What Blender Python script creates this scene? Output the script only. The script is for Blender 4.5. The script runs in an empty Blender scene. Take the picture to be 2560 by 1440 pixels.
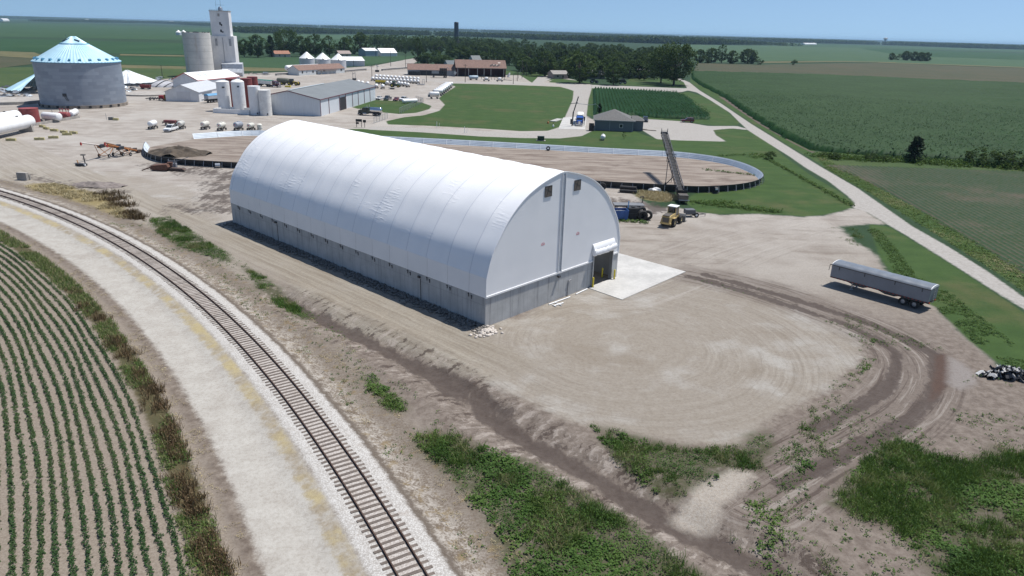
import bpy, bmesh, math, random
import numpy as np
from mathutils import Vector, Matrix
random.seed(7)
RNG = np.random.default_rng(7)
scene = bpy.context.scene
COL = scene.collection
R = math.radians
# ---------------------------------------------------------------- camera
CAM_H, F_PX = 30.0, 1755.0
ROLL = math.atan(72/2560)
PITCH = math.atan((720-74)*math.cos(ROLL)/F_PX)
FW = np.array([0, math.cos(PITCH), -math.sin(PITCH)])
UP0 = np.array([0, math.sin(PITCH), math.cos(PITCH)])
RT = math.cos(ROLL)*np.array([1., 0, 0]) + math.sin(ROLL)*UP0
DN = math.sin(ROLL)*np.array([1., 0, 0]) - math.cos(ROLL)*UP0
cam_d = bpy.data.cameras.new('camera')
cam_d.sensor_width = 36
cam_d.lens = 36*F_PX/2560
cam_d.clip_start = .5
cam_d.clip_end = 120000
cam = bpy.data.objects.new('camera', cam_d)
COL.objects.link(cam)
cam.matrix_world = Matrix(((RT[0], -DN[0], -FW[0], 0), (RT[1], -DN[1], -FW[1], 0), (RT[2], -DN[2], -FW[2], CAM_H), (0, 0, 0, 1)))
scene.camera = cam


def G(x, y, z=0.0):
    """survey helper: the spot at height z that lies under pixel (x, y) of the 2560 px photograph"""
    d = (x-1280)/F_PX*RT + (y-720)/F_PX*DN + FW
    t = (z-CAM_H)/d[2]
    return Vector((t*d[0], t*d[1], z))


# ---------------------------------------------------------------- light
SUN_AZ = math.atan2(.87, .49)
SUN_EL = R(66)
world = bpy.data.worlds.new("World")
scene.world = world
world.use_nodes = True
wn = world.node_tree
bg = wn.nodes['Background']
sky = wn.nodes.new('ShaderNodeTexSky')
sky.sky_type = 'NISHITA'
sky.sun_disc = False
sky.sun_elevation = SUN_EL
sky.sun_rotation = SUN_AZ
sky.air_density = 1.0
sky.dust_density = 0.6
sky.ozone_density = 2.0
tcw = wn.nodes.new('ShaderNodeTexCoord')
lift = wn.nodes.new('ShaderNodeVectorMath')
lift.operation = 'ADD'
lift.inputs[1].default_value = (0, 0, .16)
nrm = wn.nodes.new('ShaderNodeVectorMath')
nrm.operation = 'NORMALIZE'
wn.links.new(tcw.outputs['Generated'], lift.inputs[0])
wn.links.new(lift.outputs[0], nrm.inputs[0])
wn.links.new(nrm.outputs[0], sky.inputs[0])
tint = wn.nodes.new('ShaderNodeMix')
tint.data_type = 'RGBA'
tint.blend_type = 'MULTIPLY'
tint.inputs[0].default_value = 1
tint.inputs[7].default_value = (.80, .87, .90, 1)
wn.links.new(sky.outputs[0], tint.inputs[6])
wn.links.new(tint.outputs[2], bg.inputs[0])
bg.inputs[1].default_value = 0.11
sl = bpy.data.lights.new('sun', 'SUN')
sl.energy = 4.6
sl.angle = R(.5)
sl.color = (1, .96, .9)
so = bpy.data.objects.new('sun', sl)
COL.objects.link(so)
sd = Vector((math.sin(SUN_AZ)*math.cos(SUN_EL), math.cos(SUN_AZ)*math.cos(SUN_EL), math.sin(SUN_EL)))
so.rotation_euler = sd.to_track_quat('Z', 'Y').to_euler()
so.location = (60, 60, 200)
scene.view_settings.view_transform = 'Standard'
scene.view_settings.look = 'None'
scene.view_settings.exposure = 0.32
scene.view_settings.gamma = 1
scene.render.engine = 'CYCLES'
scene.cycles.use_denoising = True
scene.cycles.max_bounces = 6
scene.cycles.transparent_max_bounces = 8


# ---------------------------------------------------------------- materials
class NT:
    """tiny node-tree builder"""
    def __init__(s, mat):
        mat.use_nodes = True
        s.t = mat.node_tree
        s.b = s.t.nodes['Principled BSDF']

    def n(s, typ, **kw):
        nd = s.t.nodes.new(typ)
        for k, v in kw.items():
            setattr(nd, k, v)
        return nd

    def put(s, sock, v):
        if isinstance(v, bpy.types.NodeSocket):
            s.t.links.new(v, sock)
        elif isinstance(v, (tuple, list)) and len(v) == 3 and sock.type == 'RGBA':
            sock.default_value = (*v, 1)
        else:
            sock.default_value = v

    def m(s, op, a, b=None, c=None, clamp=False):
        nd = s.n('ShaderNodeMath', operation=op, use_clamp=clamp)
        for i, v in enumerate((a, b, c)):
            if v is not None:
                s.put(nd.inputs[i], v)
        return nd.outputs[0]

    def mix(s, f, a, b, blend='MIX'):
        nd = s.n('ShaderNodeMix', data_type='RGBA', blend_type=blend)
        s.put(nd.inputs[0], f)
        s.put(nd.inputs[6], a)
        s.put(nd.inputs[7], b)
        return nd.outputs[2]

    def ramp(s, v, a, b, lo=0., hi=1.):
        nd = s.n('ShaderNodeMapRange', interpolation_type='SMOOTHSTEP')
        s.put(nd.inputs[0], v)
        nd.inputs[1].default_value = a
        nd.inputs[2].default_value = b
        nd.inputs[3].default_value = lo
        nd.inputs[4].default_value = hi
        return nd.outputs[0]

    def co(s, kind='Object', scale=None):
        nd = s.n('ShaderNodeTexCoord')
        o = nd.outputs[kind]
        if scale is not None:
            mp = s.n('ShaderNodeMapping')
            mp.inputs['Scale'].default_value = scale
            s.t.links.new(o, mp.inputs[0])
            o = mp.outputs[0]
        return o

    def noise(s, sc, vec=None, det=4, rough=.55, out=0):
        nd = s.n('ShaderNodeTexNoise')
        nd.inputs['Scale'].default_value = sc
        nd.inputs['Detail'].default_value = det
        nd.inputs['Roughness'].default_value = rough
        if vec is not None:
            s.t.links.new(vec, nd.inputs['Vector'])
        return nd.outputs[out]

    def attr(s, name):
        return s.n('ShaderNodeAttribute', attribute_name=name).outputs['Fac']

    def bump(s, h, strength=.3, dist=.05):
        nd = s.n('ShaderNodeBump')
        nd.inputs['Strength'].default_value = strength
        nd.inputs['Distance'].default_value = dist
        s.t.links.new(h, nd.inputs['Height'])
        s.t.links.new(nd.outputs[0], s.b.inputs['Normal'])


MATS = {}


def mat(name, col, rough=.6, metal=0., var=.18, scale=.8, bump=0., col2=None, stretch=None, spec=None):
    """weathered paint, metal, cloth or wood: base colour broken up by two noises"""
    if name in MATS:
        return MATS[name]
    m = bpy.data.materials.new(name)
    t = NT(m)
    v = t.co('Object', stretch)
    n1 = t.noise(scale, v, 5, .6)
    n2 = t.noise(scale*9, v, 3, .6)
    f = t.m('ADD', t.m('MULTIPLY', n1, .7), t.m('MULTIPLY', n2, .3))
    f = t.ramp(f, .32, .68)
    dark = tuple(c*(1-var) for c in col) if col2 is None else col2
    lite = tuple(min(c*(1+var*.5), .95) for c in col) if col2 is None else col
    t.put(t.b.inputs['Base Color'], t.mix(f, dark, lite))
    t.b.inputs['Roughness'].default_value = rough
    t.b.inputs['Metallic'].default_value = metal
    if spec is not None:
        t.b.inputs['Specular IOR Level'].default_value = spec
    if bump:
        t.bump(n2, bump, .03)
    MATS[name] = m
    return m


# ---------------------------------------------------------------- mesh + object helpers
class MB:
    """collects shapes, links them as ONE mesh object"""
    def __init__(s):
        s.v = []
        s.f = []
        s.mi = []
        s.cur = 0

    def add(s, vs, fs):
        o = len(s.v)
        s.v += [tuple(v) for v in vs]
        s.f += [tuple(i+o for i in f) for f in fs]
        s.mi += [s.cur]*len(fs)
        return s

    def box(s, cx, cy, cz, sx, sy, sz, rz=0., ry=0., rx=0.):
        M = Matrix.Translation((cx, cy, cz)) @ Matrix.Rotation(rz, 4, 'Z') @ Matrix.Rotation(ry, 4, 'Y') @ Matrix.Rotation(rx, 4, 'X')
        vs = [M @ Vector((a*sx/2, b*sy/2, c*sz/2)) for c in (-1, 1) for b in (-1, 1) for a in (-1, 1)]
        return s.add(vs, [(0, 2, 3, 1), (4, 5, 7, 6), (0, 1, 5, 4), (2, 6, 7, 3), (0, 4, 6, 2), (1, 3, 7, 5)])

    def bar(s, a, b, w=.1, h=None):
        a, b = Vector(a), Vector(b)
        d = b-a
        L = d.length
        if L < 1e-6:
            return s
        h = h or w
        q = d.to_track_quat('X', 'Z').to_matrix()
        vs = [a + q @ Vector((x*L, y*w/2, z*h/2)) for x in (0, 1) for z in (-1, 1) for y in (-1, 1)]
        return s.add(vs, [(0, 1, 3, 2), (4, 6, 7, 5), (0, 4, 5, 1), (2, 3, 7, 6), (0, 2, 6, 4), (1, 5, 7, 3)])

    def tube(s, a, b, r, n=12, r2=None, caps=True):
        a, b = Vector(a), Vector(b)
        r2 = r if r2 is None else r2
        q = (b-a).to_track_quat('Z', 'Y').to_matrix()
        vs = []
        for p, rr in ((a, r), (b, r2)):
            vs += [p + q @ Vector((rr*math.cos(2*math.pi*i/n), rr*math.sin(2*math.pi*i/n), 0)) for i in range(n)]
        fs = [(i, (i+1) % n, n+(i+1) % n, n+i) for i in range(n)]
        if caps:
            fs += [tuple(range(n-1, -1, -1)), tuple(range(n, 2*n))]
        return s.add(vs, fs)

    def lathe(s, prof, n=24, axis='Z', o=(0, 0, 0), a0=0., a1=2*math.pi):
        """profile of (radius, height) spun about an axis through o"""
        full = abs(a1-a0-2*math.pi) < 1e-6
        k = n if full else n+1
        vs = []
        for r, h in prof:
            for i in range(k):
                a = a0+(a1-a0)*i/n
                x, y = r*math.cos(a), r*math.sin(a)
                p = (x, y, h) if axis == 'Z' else ((h, x, y) if axis == 'X' else (y, h, x))
                vs.append((p[0]+o[0], p[1]+o[1], p[2]+o[2]))
        fs = []
        for j in range(len(prof)-1):
            for i in range(n):
                i2 = (i+1) % k
                fs.append((j*k+i, j*k+i2, (j+1)*k+i2, (j+1)*k+i))
        return s.add(vs, fs)

    def prism(s, pts, z0, z1):
        n = len(pts)
        vs = [(p[0], p[1], z0) for p in pts]+[(p[0], p[1], z1) for p in pts]
        fs = [(i, (i+1) % n, n+(i+1) % n, n+i) for i in range(n)]
        fs += [tuple(range(n-1, -1, -1)), tuple(range(n, 2*n))]
        return s.add(vs, fs)

    def ext(s, pts, a, b, axis='Y'):
        """2-D outline (u, z) extruded along an axis from a to b"""
        n = len(pts)
        if axis == 'Y':
            vs = [(p[0], a, p[1]) for p in pts]+[(p[0], b, p[1]) for p in pts]
        else:
            vs = [(a, p[0], p[1]) for p in pts]+[(b, p[0], p[1]) for p in pts]
        fs = [(i, (i+1) % n, n+(i+1) % n, n+i) for i in range(n)]
        fs += [tuple(range(n-1, -1, -1)), tuple(range(n, 2*n))]
        return s.add(vs, fs)

    def capsule(s, a, b, r, n=16, k=4, e=.5):
        """horizontal or upright tank with dished ends of depth e*r"""
        a, b = Vector(a), Vector(b)
        d = (b-a)
        L = d.length
        q = d.to_track_quat('Z', 'Y').to_matrix()
        prof = [(r*math.cos(t), -e*r*math.sin(t)) for t in [math.pi/2*(1-i/k)*.999 for i in range(k)]]+[(r, 0), (r, L)]
        prof += [(r*math.cos(t), L+e*r*math.sin(t)) for t in [math.pi/2*(i+1)/k*.999 for i in range(k)]]
        vs = []
        for rr, h in prof:
            vs += [a + q @ Vector((rr*math.cos(2*math.pi*i/n), rr*math.sin(2*math.pi*i/n), h)) for i in range(n)]
        fs = []
        for j in range(len(prof)-1):
            fs += [(j*n+i, j*n+(i+1) % n, (j+1)*n+(i+1) % n, (j+1)*n+i) for i in range(n)]
        return s.add(vs, fs)

    def build(s, name, m, parent=None, smooth=False, bevel=0.):
        me = bpy.data.meshes.new(name)
        me.from_pydata(s.v, [], s.f)
        for x in (m if isinstance(m, (list, tuple)) else [m]):
            me.materials.append(x)
        if any(s.mi):
            me.polygons.foreach_set('material_index', s.mi)
        bm = bmesh.new()
        bm.from_mesh(me)
        bmesh.ops.recalc_face_normals(bm, faces=bm.faces)
        bm.to_mesh(me)
        bm.free()
        if smooth:
            me.polygons.foreach_set('use_smooth', [True]*len(me.polygons))
            try:
                me.set_sharp_from_angle(angle=R(40))
            except Exception:
                pass
        o = bpy.data.objects.new(name, me)
        COL.objects.link(o)
        if parent is not None:
            o.parent = parent
        if bevel:
            b = o.modifiers.new('bevel', 'BEVEL')
            b.width = bevel
            b.segments = 2
            b.limit_method = 'ANGLE'
        return o


def tag(o, label=None, cat=None, group=None, kind=None):
    for k, v in (('label', label), ('category', cat), ('group', group), ('kind', kind)):
        if v:
            o[k] = v
    return o


def thing(name, label, cat, loc=(0, 0, 0), rz=0., group=None):
    o = bpy.data.objects.new(name, None)
    COL.objects.link(o)
    o.location = loc
    o.rotation_euler = (0, 0, rz)
    o.empty_display_size = .3
    return tag(o, label, cat, group)


KIDS = {}


def copy_tree(o, parent=None):
    c = o.copy()
    COL.objects.link(c)
    if parent is not None:
        c.parent = parent
    for ch in KIDS.get(o.name) or [x for x in bpy.data.objects if x.parent == o]:
        copy_tree(ch, c)
    return c


def dup(o, loc, rz=0., label=None, group=None, sc=1.):
    if o.name not in KIDS:
        st = [o]
        while st:
            q = st.pop()
            KIDS[q.name] = list(q.children)
            st += list(q.children)
    c = copy_tree(o)
    c.location = loc
    c.rotation_euler = (0, 0, rz)
    c.scale = (sc, sc, sc) if not isinstance(sc, tuple) else sc
    if label:
        c['label'] = label
    if group:
        c['group'] = group
    return c


def yaw(a, b):
    return math.atan2(b[1]-a[1], b[0]-a[0])


def P2(pts):
    return np.array([G(x, y)[:2] for x, y in pts])


def np_mesh(name, v, f, m, attrs=None, kind=None, parent=None, smooth=False):
    """v (n,3) and f (m,4) arrays -> one mesh object"""
    me = bpy.data.meshes.new(name)
    v = np.asarray(v, np.float32)
    f = np.asarray(f, np.int32)
    me.vertices.add(len(v))
    me.vertices.foreach_set('co', v.ravel())
    k = f.shape[1]
    me.loops.add(f.size)
    me.loops.foreach_set('vertex_index', f.ravel())
    me.polygons.add(len(f))
    me.polygons.foreach_set('loop_start', np.arange(0, f.size, k, dtype=np.int32))
    for a, d in (attrs or {}).items():
        at = me.attributes.new(a, 'FLOAT', 'POINT')
        at.data.foreach_set('value', np.asarray(d, np.float32))
    me.update(calc_edges=True)
    me.materials.append(m)
    if smooth:
        me.polygons.foreach_set('use_smooth', [True]*len(f))
    o = bpy.data.objects.new(name, me)
    COL.objects.link(o)
    if kind:
        o['kind'] = kind
    if parent is not None:
        o.parent = parent
    return o
# ---------------------------------------------------------------- survey of the site (outlines on the ground)
RC = np.array([-228.6, -96.3])
RR = 257.6


def rail_d(x, y):
    return np.hypot(x-RC[0], y-RC[1])-RR


def sdf(poly, x, y):
    """signed distance in metres, positive inside"""
    p = np.asarray(poly)
    q = np.roll(p, -1, 0)
    d2 = np.full(x.shape, 1e18)
    ins = np.zeros(x.shape, bool)
    for (ax, ay), (bx, by) in zip(p, q):
        ex, ey = bx-ax, by-ay
        L = ex*ex+ey*ey
        if L < 1e-9:
            continue
        t = np.clip(((x-ax)*ex+(y-ay)*ey)/L, 0, 1)
        d2 = np.minimum(d2, (x-ax-t*ex)**2+(y-ay-t*ey)**2)
        c = (ay > y) != (by > y)
        ins ^= c & (x < ex*(y-ay)/(ey if abs(ey) > 1e-12 else 1e-12)+ax)
    d = np.sqrt(d2)
    return np.where(ins, d, -d)


def dline(pts, x, y):
    d2 = np.full(x.shape, 1e18)
    for (ax, ay), (bx, by) in zip(pts[:-1], pts[1:]):
        ex, ey = bx-ax, by-ay
        t = np.clip(((x-ax)*ex+(y-ay)*ey)/(ex*ex+ey*ey), 0, 1)
        d2 = np.minimum(d2, (x-ax-t*ex)**2+(y-ay-t*ey)**2)
    return np.sqrt(d2)


def along(pts, x, y):
    """signed distance from a line and distance along it"""
    d2 = np.full(x.shape, 1e18)
    sg = np.ones(x.shape)
    arc = np.zeros(x.shape)
    L0 = 0.
    for (ax, ay), (bx, by) in zip(pts[:-1], pts[1:]):
        ex, ey = bx-ax, by-ay
        L = math.hypot(ex, ey)
        t = np.clip(((x-ax)*ex+(y-ay)*ey)/(L*L), 0, 1)
        q = (x-ax-t*ex)**2+(y-ay-t*ey)**2
        up = q < d2
        d2 = np.where(up, q, d2)
        sg = np.where(up, np.sign(ex*(y-ay)-ey*(x-ax)), sg)
        arc = np.where(up, L0+t*L, arc)
        L0 += L
    return np.sqrt(d2)*sg, arc


def smooth_line(P, n=3):
    P = np.array(P)
    for _ in range(n):
        Q = np.empty((2*len(P)-2, 2))
        Q[0::2] = .75*P[:-1]+.25*P[1:]
        Q[1::2] = .25*P[:-1]+.75*P[1:]
        P = np.vstack([P[:1], Q, P[-1:]])
    return P


def vnoise(x, y, sc, seed=0):
    """value noise 0..1"""
    x = np.asarray(x)/sc
    y = np.asarray(y)/sc
    i, j = np.floor(x).astype(np.int64), np.floor(y).astype(np.int64)
    u, v = x-i, y-j
    u, v = u*u*(3-2*u), v*v*(3-2*v)

    def h(a, b):
        n = (a*374761393+b*668265263+seed*974634777) & 0xffffffff
        n = ((n ^ (n >> 13))*1274126177) & 0xffffffff
        return ((n ^ (n >> 16)) & 0xffff)/65535.
    return (h(i, j)*(1-u)+h(i+1, j)*u)*(1-v)+(h(i, j+1)*(1-u)+h(i+1, j+1)*u)*v


YARD = P2([(-500, 236), (0, 222), (330, 200), (470, 192), (620, 184), (740, 179), (830, 172), (930, 165), (1010, 150), (1030, 141), (1042, 141), (1046, 152), (1018, 168),
           (1022, 186), (1290, 188), (1330, 188), (1420, 196), (1478, 210), (1478, 219), (1470, 255), (1466, 290), (1485, 300), (1500, 320), (1520, 420), (1600, 500), (1640, 520),
           (1700, 520), (1750, 531), (1800, 537), (1880, 535), (1950, 538), (2010, 543), (2060, 539), (2095, 531), (2130, 520), (2160, 525), (2220, 562), (2172, 560), (2095, 567), (2140, 605),
           (2195, 640), (2227, 690), (2280, 740), (2332, 765), (2420, 850), (2500, 915), (2700, 1000), (2900, 1700), (1200, 1900), (300, 1900), (-900, 800)])
LAWNS = [P2([(1105, 208), (1200, 210), (1300, 213), (1400, 217), (1434, 226), (1432, 250), (1414, 290), (1398, 318), (1370, 327), (1300, 328), (1200, 321), (1060, 314), (970, 311), (965, 303), (1010, 293), (1060, 288), (1098, 277), (1112, 262), (1097, 246), (1108, 236), (1140, 216)]),
         P2([(880, 268), (937, 250), (1006, 253), (1054, 256), (1079, 265), (1073, 273), (1041, 282), (998, 285), (956, 281), (948, 270), (895, 272)]),
         P2([(900, 322), (1060, 331), (1200, 341), (1400, 346), (1460, 336), (1482, 327), (1500, 325), (1585, 328), (1642, 348), (1815, 354), (1790, 338), (1783, 325), (1830, 322), (1872, 327), (1920, 355), (1960, 390), (2030, 440), (2100, 480), (2134, 507), (2128, 519), (2090, 530), (2060, 537), (2010, 541), (1950, 536), (1880, 533), (1800, 535), (1745, 530), (1712, 505), (1735, 484), (1880, 470), (1905, 455), (1850, 418), (1700, 393), (1500, 383), (1135, 362), (640, 338), (640, 330)]),
         P2([(1476, 219), (1700, 233), (1720, 229), (1755, 240), (1810, 272), (1849, 306), (1843, 313), (1790, 314), (1730, 307), (1690, 302), (1600, 296), (1480, 290), (1466, 288), (1470, 250)]),
         P2([(2172, 560), (2222, 566), (2272, 596), (2385, 665), (2510, 748), (2640, 835), (2640, 985), (2500, 912), (2420, 848), (2340, 768), (2290, 745), (2235, 692), (2200, 645), (2185, 600)]),
         P2([(1180, 178), (1330, 176), (1400, 190), (1380, 200), (1330, 207), (1300, 188)]),
         P2([(1552, 212), (1575, 196), (1640, 193), (1700, 196), (1720, 213), (1705, 219), (1560, 213)]),
         P2([(1390, 195), (1480, 206), (1476, 210), (1370, 206)]),
         P2([(2064, 421), (2110, 448), (2180, 486), (2250, 530), (2320, 573), (2450, 655), (2600, 755), (2600, 690), (2480, 632), (2370, 566), (2250, 500), (2150, 445), (2040, 380), (1990, 347), (1920, 303), (1815, 240), (1745, 190), (1726, 193), (1726, 206), (1752, 226), (1806, 258), (1880, 308), (1962, 358), (2050, 410)])]
ROADS = [P2([(1690, 192), (1724, 206), (1749, 226), (1803, 259), (1877, 309), (1958, 359), (2052, 417), (2145, 471), (2228, 529), (2281, 566), (2371, 617), (2471, 680), (2560, 744), (2700, 845), (2700, 880), (2560, 772), (2507, 741), (2382, 661), (2270, 591), (2222, 563), (2165, 528), (2128, 519), (2137, 507), (2118, 489), (2070, 452), (2015, 420), (1975, 392), (1900, 345), (1872, 327), (1850, 307), (1825, 282), (1775, 250), (1742, 231), (1720, 226), (1700, 231), (1550, 225), (1479, 220), (1478, 212), (1560, 215), (1690, 220), (1718, 221), (1709, 205), (1676, 190)]),
         P2([(1050, 197), (1120, 203), (1360, 208), (1478, 212), (1479, 222), (1471, 250), (1466, 290), (1478, 328), (1455, 340), (1400, 346), (1300, 345), (1200, 341), (1060, 331), (920, 324), (930, 316), (1060, 320), (1200, 327), (1300, 332), (1370, 330), (1398, 319), (1415, 290), (1432, 250), (1436, 228), (1400, 215), (1200, 209), (1100, 207)]),
         P2([(1600, 297), (1640, 299), (1700, 303), (1770, 315), (1843, 315), (1870, 325), (1830, 321), (1783, 325), (1790, 338), (1816, 354), (1700, 351), (1642, 348), (1600, 322)]),
         P2([(1330, 207), (1345, 192), (1400, 184), (1404, 186), (1355, 207)])]
WALLPX = [(374, 368), (368, 376), (369, 389), (381, 399), (402, 405), (427, 409), (452, 411), (490, 414), (540, 416), (584, 419), (1500, 466), (1550, 470), (1650, 474), (1712, 481), (1775, 480), (1830, 476), (1870, 470), (1895, 461), (1903, 452), (1893, 442), (1875, 431), (1850, 420), (1820, 411), (1775, 403), (1700, 393), (1600, 388), (1500, 383), (1385, 376), (1260, 369), (1135, 362), (644, 338), (590, 340), (535, 344), (485, 347.5)]
WALL = P2(WALLPX)
PAD = P2([(700, 690), (760, 740), (850, 800), (960, 852), (1040, 880), (1130, 925), (1200, 950), (1270, 985), (1400, 1045), (1480, 1070), (1560, 1088), (1680, 1105), (1790, 1116), (1850, 1108), (1930, 1050), (2040, 985), (2120, 930), (2160, 880), (2150, 830), (2060, 790), (1900, 735), (1790, 712), (1700, 695), (1640, 690), (1545, 650), (1300, 800), (1150, 790), (560, 555), (470, 470), (300, 430), (-300, 400), (-300, 440), (60, 450), (300, 495), (450, 560), (600, 630)])
MUD = [P2(p) for p in ([(700, 740), (787, 785), (880, 827), (980, 875), (1040, 910), (1100, 940), (1185, 1000), (1235, 1045), (1337, 1105), (1412, 1147), (1487, 1182), (1550, 1225), (1640, 1280), (1735, 1335), (1810, 1365), (1885, 1400), (1980, 1450)],
                       [(1725, 690), (1800, 710), (1900, 740), (2010, 775), (2090, 800), (2180, 838), (2240, 880), (2240, 930), (2200, 985), (2110, 1035), (2040, 1070)],
                       [(1760, 685), (1900, 722), (2010, 755), (2150, 800), (2250, 840), (2330, 885), (2352, 940), (2330, 990), (2270, 1050), (2180, 1100), (2080, 1150), (1960, 1210)],
                       [(1500, 505), (1560, 508), (1640, 522)], [(1090, 920), (1170, 960), (1260, 1030)], [(400, 412), (480, 425), (570, 440), (560, 520), (470, 520)], [(60, 440), (180, 462), (300, 480)])]
MUDW = [1.15, .8, .9, 5.0, .9, 6., 3.]
MUDA = [1, 1, 1, .75, 1, .62, .6]
PUDDLE = P2([(2372, 890), (2400, 905), (2440, 935), (2440, 960), (2400, 975), (2370, 960)])
REDDIRT = P2([(2340, 885), (2365, 885), (2376, 930), (2370, 960), (2345, 990), (2325, 1000), (2335, 940)])
CHUTE = P2([(1685, 1285), (1720, 1255), (1770, 1212), (1830, 1178), (1875, 1186), (1860, 1212), (1805, 1262), (1785, 1312), (1740, 1322)])
WEEDS = [P2(p) for p in ([(1030, 1085), (1075, 1075), (1140, 1085), (1200, 1115), (1270, 1140), (1330, 1145), (1360, 1165), (1430, 1215), (1500, 1250), (1580, 1300), (1700, 1395), (1780, 1460), (1780, 1560), (1300, 1560), (1230, 1340), (1150, 1230), (1080, 1160), (1040, 1120)],
                         [(1480, 1065), (1530, 1068), (1600, 1088), (1700, 1112), (1790, 1120), (1860, 1112), (1870, 1085), (1920, 1072), (1930, 1095), (1930, 1130), (1900, 1180), (1840, 1180), (1760, 1220), (1720, 1258), (1640, 1240), (1560, 1180), (1500, 1110)],
                         [(2060, 1260), (2110, 1200), (2200, 1108), (2260, 1098), (2330, 1130), (2420, 1150), (2480, 1112), (2560, 1122), (2700, 1140), (2800, 1600), (2300, 1600), (2330, 1450), (2250, 1340), (2120, 1290)],
                         [(1850, 1250), (1900, 1230), (2000, 1290), (2080, 1400), (2100, 1500), (1980, 1500), (1900, 1440), (1820, 1340)],
                         [(372, 545), (420, 540), (500, 590), (575, 635), (590, 655), (560, 657), (450, 620), (390, 580)],
                         [(600, 660), (660, 690), (720, 735), (780, 780), (770, 803), (700, 770), (640, 715)],
                         [(895, 940), (940, 938), (965, 970), (1020, 1010), (1020, 1035), (970, 1028), (925, 985)],
                         [(1930, 1130), (2000, 1060), (2040, 1035), (2120, 1080), (2100, 1130), (2020, 1180), (1960, 1250), (1900, 1240), (1900, 1180)],
                         [(1990, 1020), (2080, 980), (2150, 900), (2170, 830), (2200, 850), (2190, 900), (2100, 1000), (2000, 1045)],
                         [(2060, 560), (2130, 565), (2180, 610), (2160, 625), (2100, 600)])]
WDENS = [1., .95, 1., .72, 1., 1., 1., .66, .52, .6]
DRY = [P2(p) for p in ([(60, 458), (130, 458), (200, 475), (270, 492), (320, 530), (340, 545), (300, 545), (230, 515), (150, 490), (80, 475)],
                       [(1600, 478), (1640, 480), (1690, 488), (1695, 500), (1660, 505), (1620, 500), (1590, 490)])]
FIELD_L = None


def clipd(a, k=6.):
    return np.clip(a, -k, k)


def relief(x, y):
    """height of the ground: flat, with a low rail bank and shallow ditches"""
    x = np.asarray(x, float)
    y = np.asarray(y, float)
    d = rail_d(x, y)
    near = (x > -140) & (x < 70) & (y < 150)
    z = np.where(near, .42*np.clip((4.2-np.abs(d))/2.2, 0, 1), .42*np.clip((4.2-np.abs(d))/2.2, 0, 1))
    dm = dline(MUD[0], x, y)
    z = z-.55*np.exp(-(dm/1.5)**2)+.16*np.exp(-((dm-3.2)/1.1)**2)
    for k in (1, 2):
        z = z-.12*np.exp(-(dline(MUD[k], x, y)/.9)**2)
    rough = np.clip(np.minimum(d-3, 8)/4, 0, 1)*np.clip((9-dm)/4, 0, 1)
    z = z+rough*(.16*(vnoise(x, y, 1.7, 3)-.5)+.1*(vnoise(x, y, .8, 4)-.5))
    return z


def grown(a, step, lim, fac=1.28):
    out = [a]
    while abs(out[-1]) < lim:
        step *= fac
        out.append(out[-1]+step)
    return out


def axis_pts(neg, pos, lim):
    p = [0.]
    for a, s in pos:
        while p[-1] < a:
            p.append(p[-1]+s)
    p = p[:-1]+grown(p[-1], pos[-1][1], lim)
    n = [0.]
    for a, s in neg:
        while n[-1] > a:
            n.append(n[-1]-s)
    n = n[:-1]+grown(n[-1], -neg[-1][1], lim)
    return np.array(sorted(set(n[1:]+p)))


xs = axis_pts([(-62, .5), (-190, 1.6), (-330, 5)], [(62, .5), (150, 1.6), (260, 5)], 50000)
ys = axis_pts([(-60, 6)], [(22, 4), (108, .5), (330, 1.6), (620, 5)], 60000)
GX, GY = np.meshgrid(xs, ys)
nx, ny = len(xs), len(ys)
gx, gy = GX.ravel(), GY.ravel()
m_near = (np.abs(gx) < 420) & (gy > -80) & (gy < 900)
A = {k: np.full(gx.shape, -6.) for k in ('yard', 'lawn', 'road', 'bunk', 'pad', 'weed', 'dry', 'chute', 'red', 'pud')}
nxx, nyy = gx[m_near], gy[m_near]
A['yard'][m_near] = clipd(sdf(YARD, nxx, nyy))
A['lawn'][m_near] = clipd(np.max([sdf(p, nxx, nyy) for p in LAWNS], 0))
A['road'][m_near] = clipd(np.max([sdf(p, nxx, nyy) for p in ROADS], 0))
A['bunk'][m_near] = clipd(sdf(WALL, nxx, nyy))
A['pad'][m_near] = clipd(sdf(PAD, nxx, nyy))
A['weed'][m_near] = clipd(np.max([sdf(p, nxx, nyy) for p, w in zip(WEEDS, WDENS) if w > .73], 0))
A['dry'][m_near] = clipd(np.max([sdf(p, nxx, nyy) for p in DRY], 0))
A['chute'][m_near] = clipd(sdf(CHUTE, nxx, nyy))
A['red'][m_near] = clipd(sdf(REDDIRT, nxx, nyy))
A['pud'][m_near] = clipd(sdf(PUDDLE, nxx, nyy))
A['raild'] = np.clip(rail_d(gx, gy), -400, 400)
md = np.zeros(gx.shape)
for p, w, am in zip(MUD, MUDW, MUDA):
    md[m_near] = np.maximum(md[m_near], am*np.exp(-(dline(p, nxx, nyy)/w)**2))
A['mud'] = md
gz = np.zeros(gx.shape)
gz[m_near] = relief(nxx, nyy)
# swirl of tyre marks on the pad
pc = G(1560, 860)
A['pr'] = np.clip(np.hypot(gx-pc[0], (gy-pc[1])), 0, 200)
A['pa'] = np.arctan2(gy-pc[1], gx-pc[0])
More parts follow.
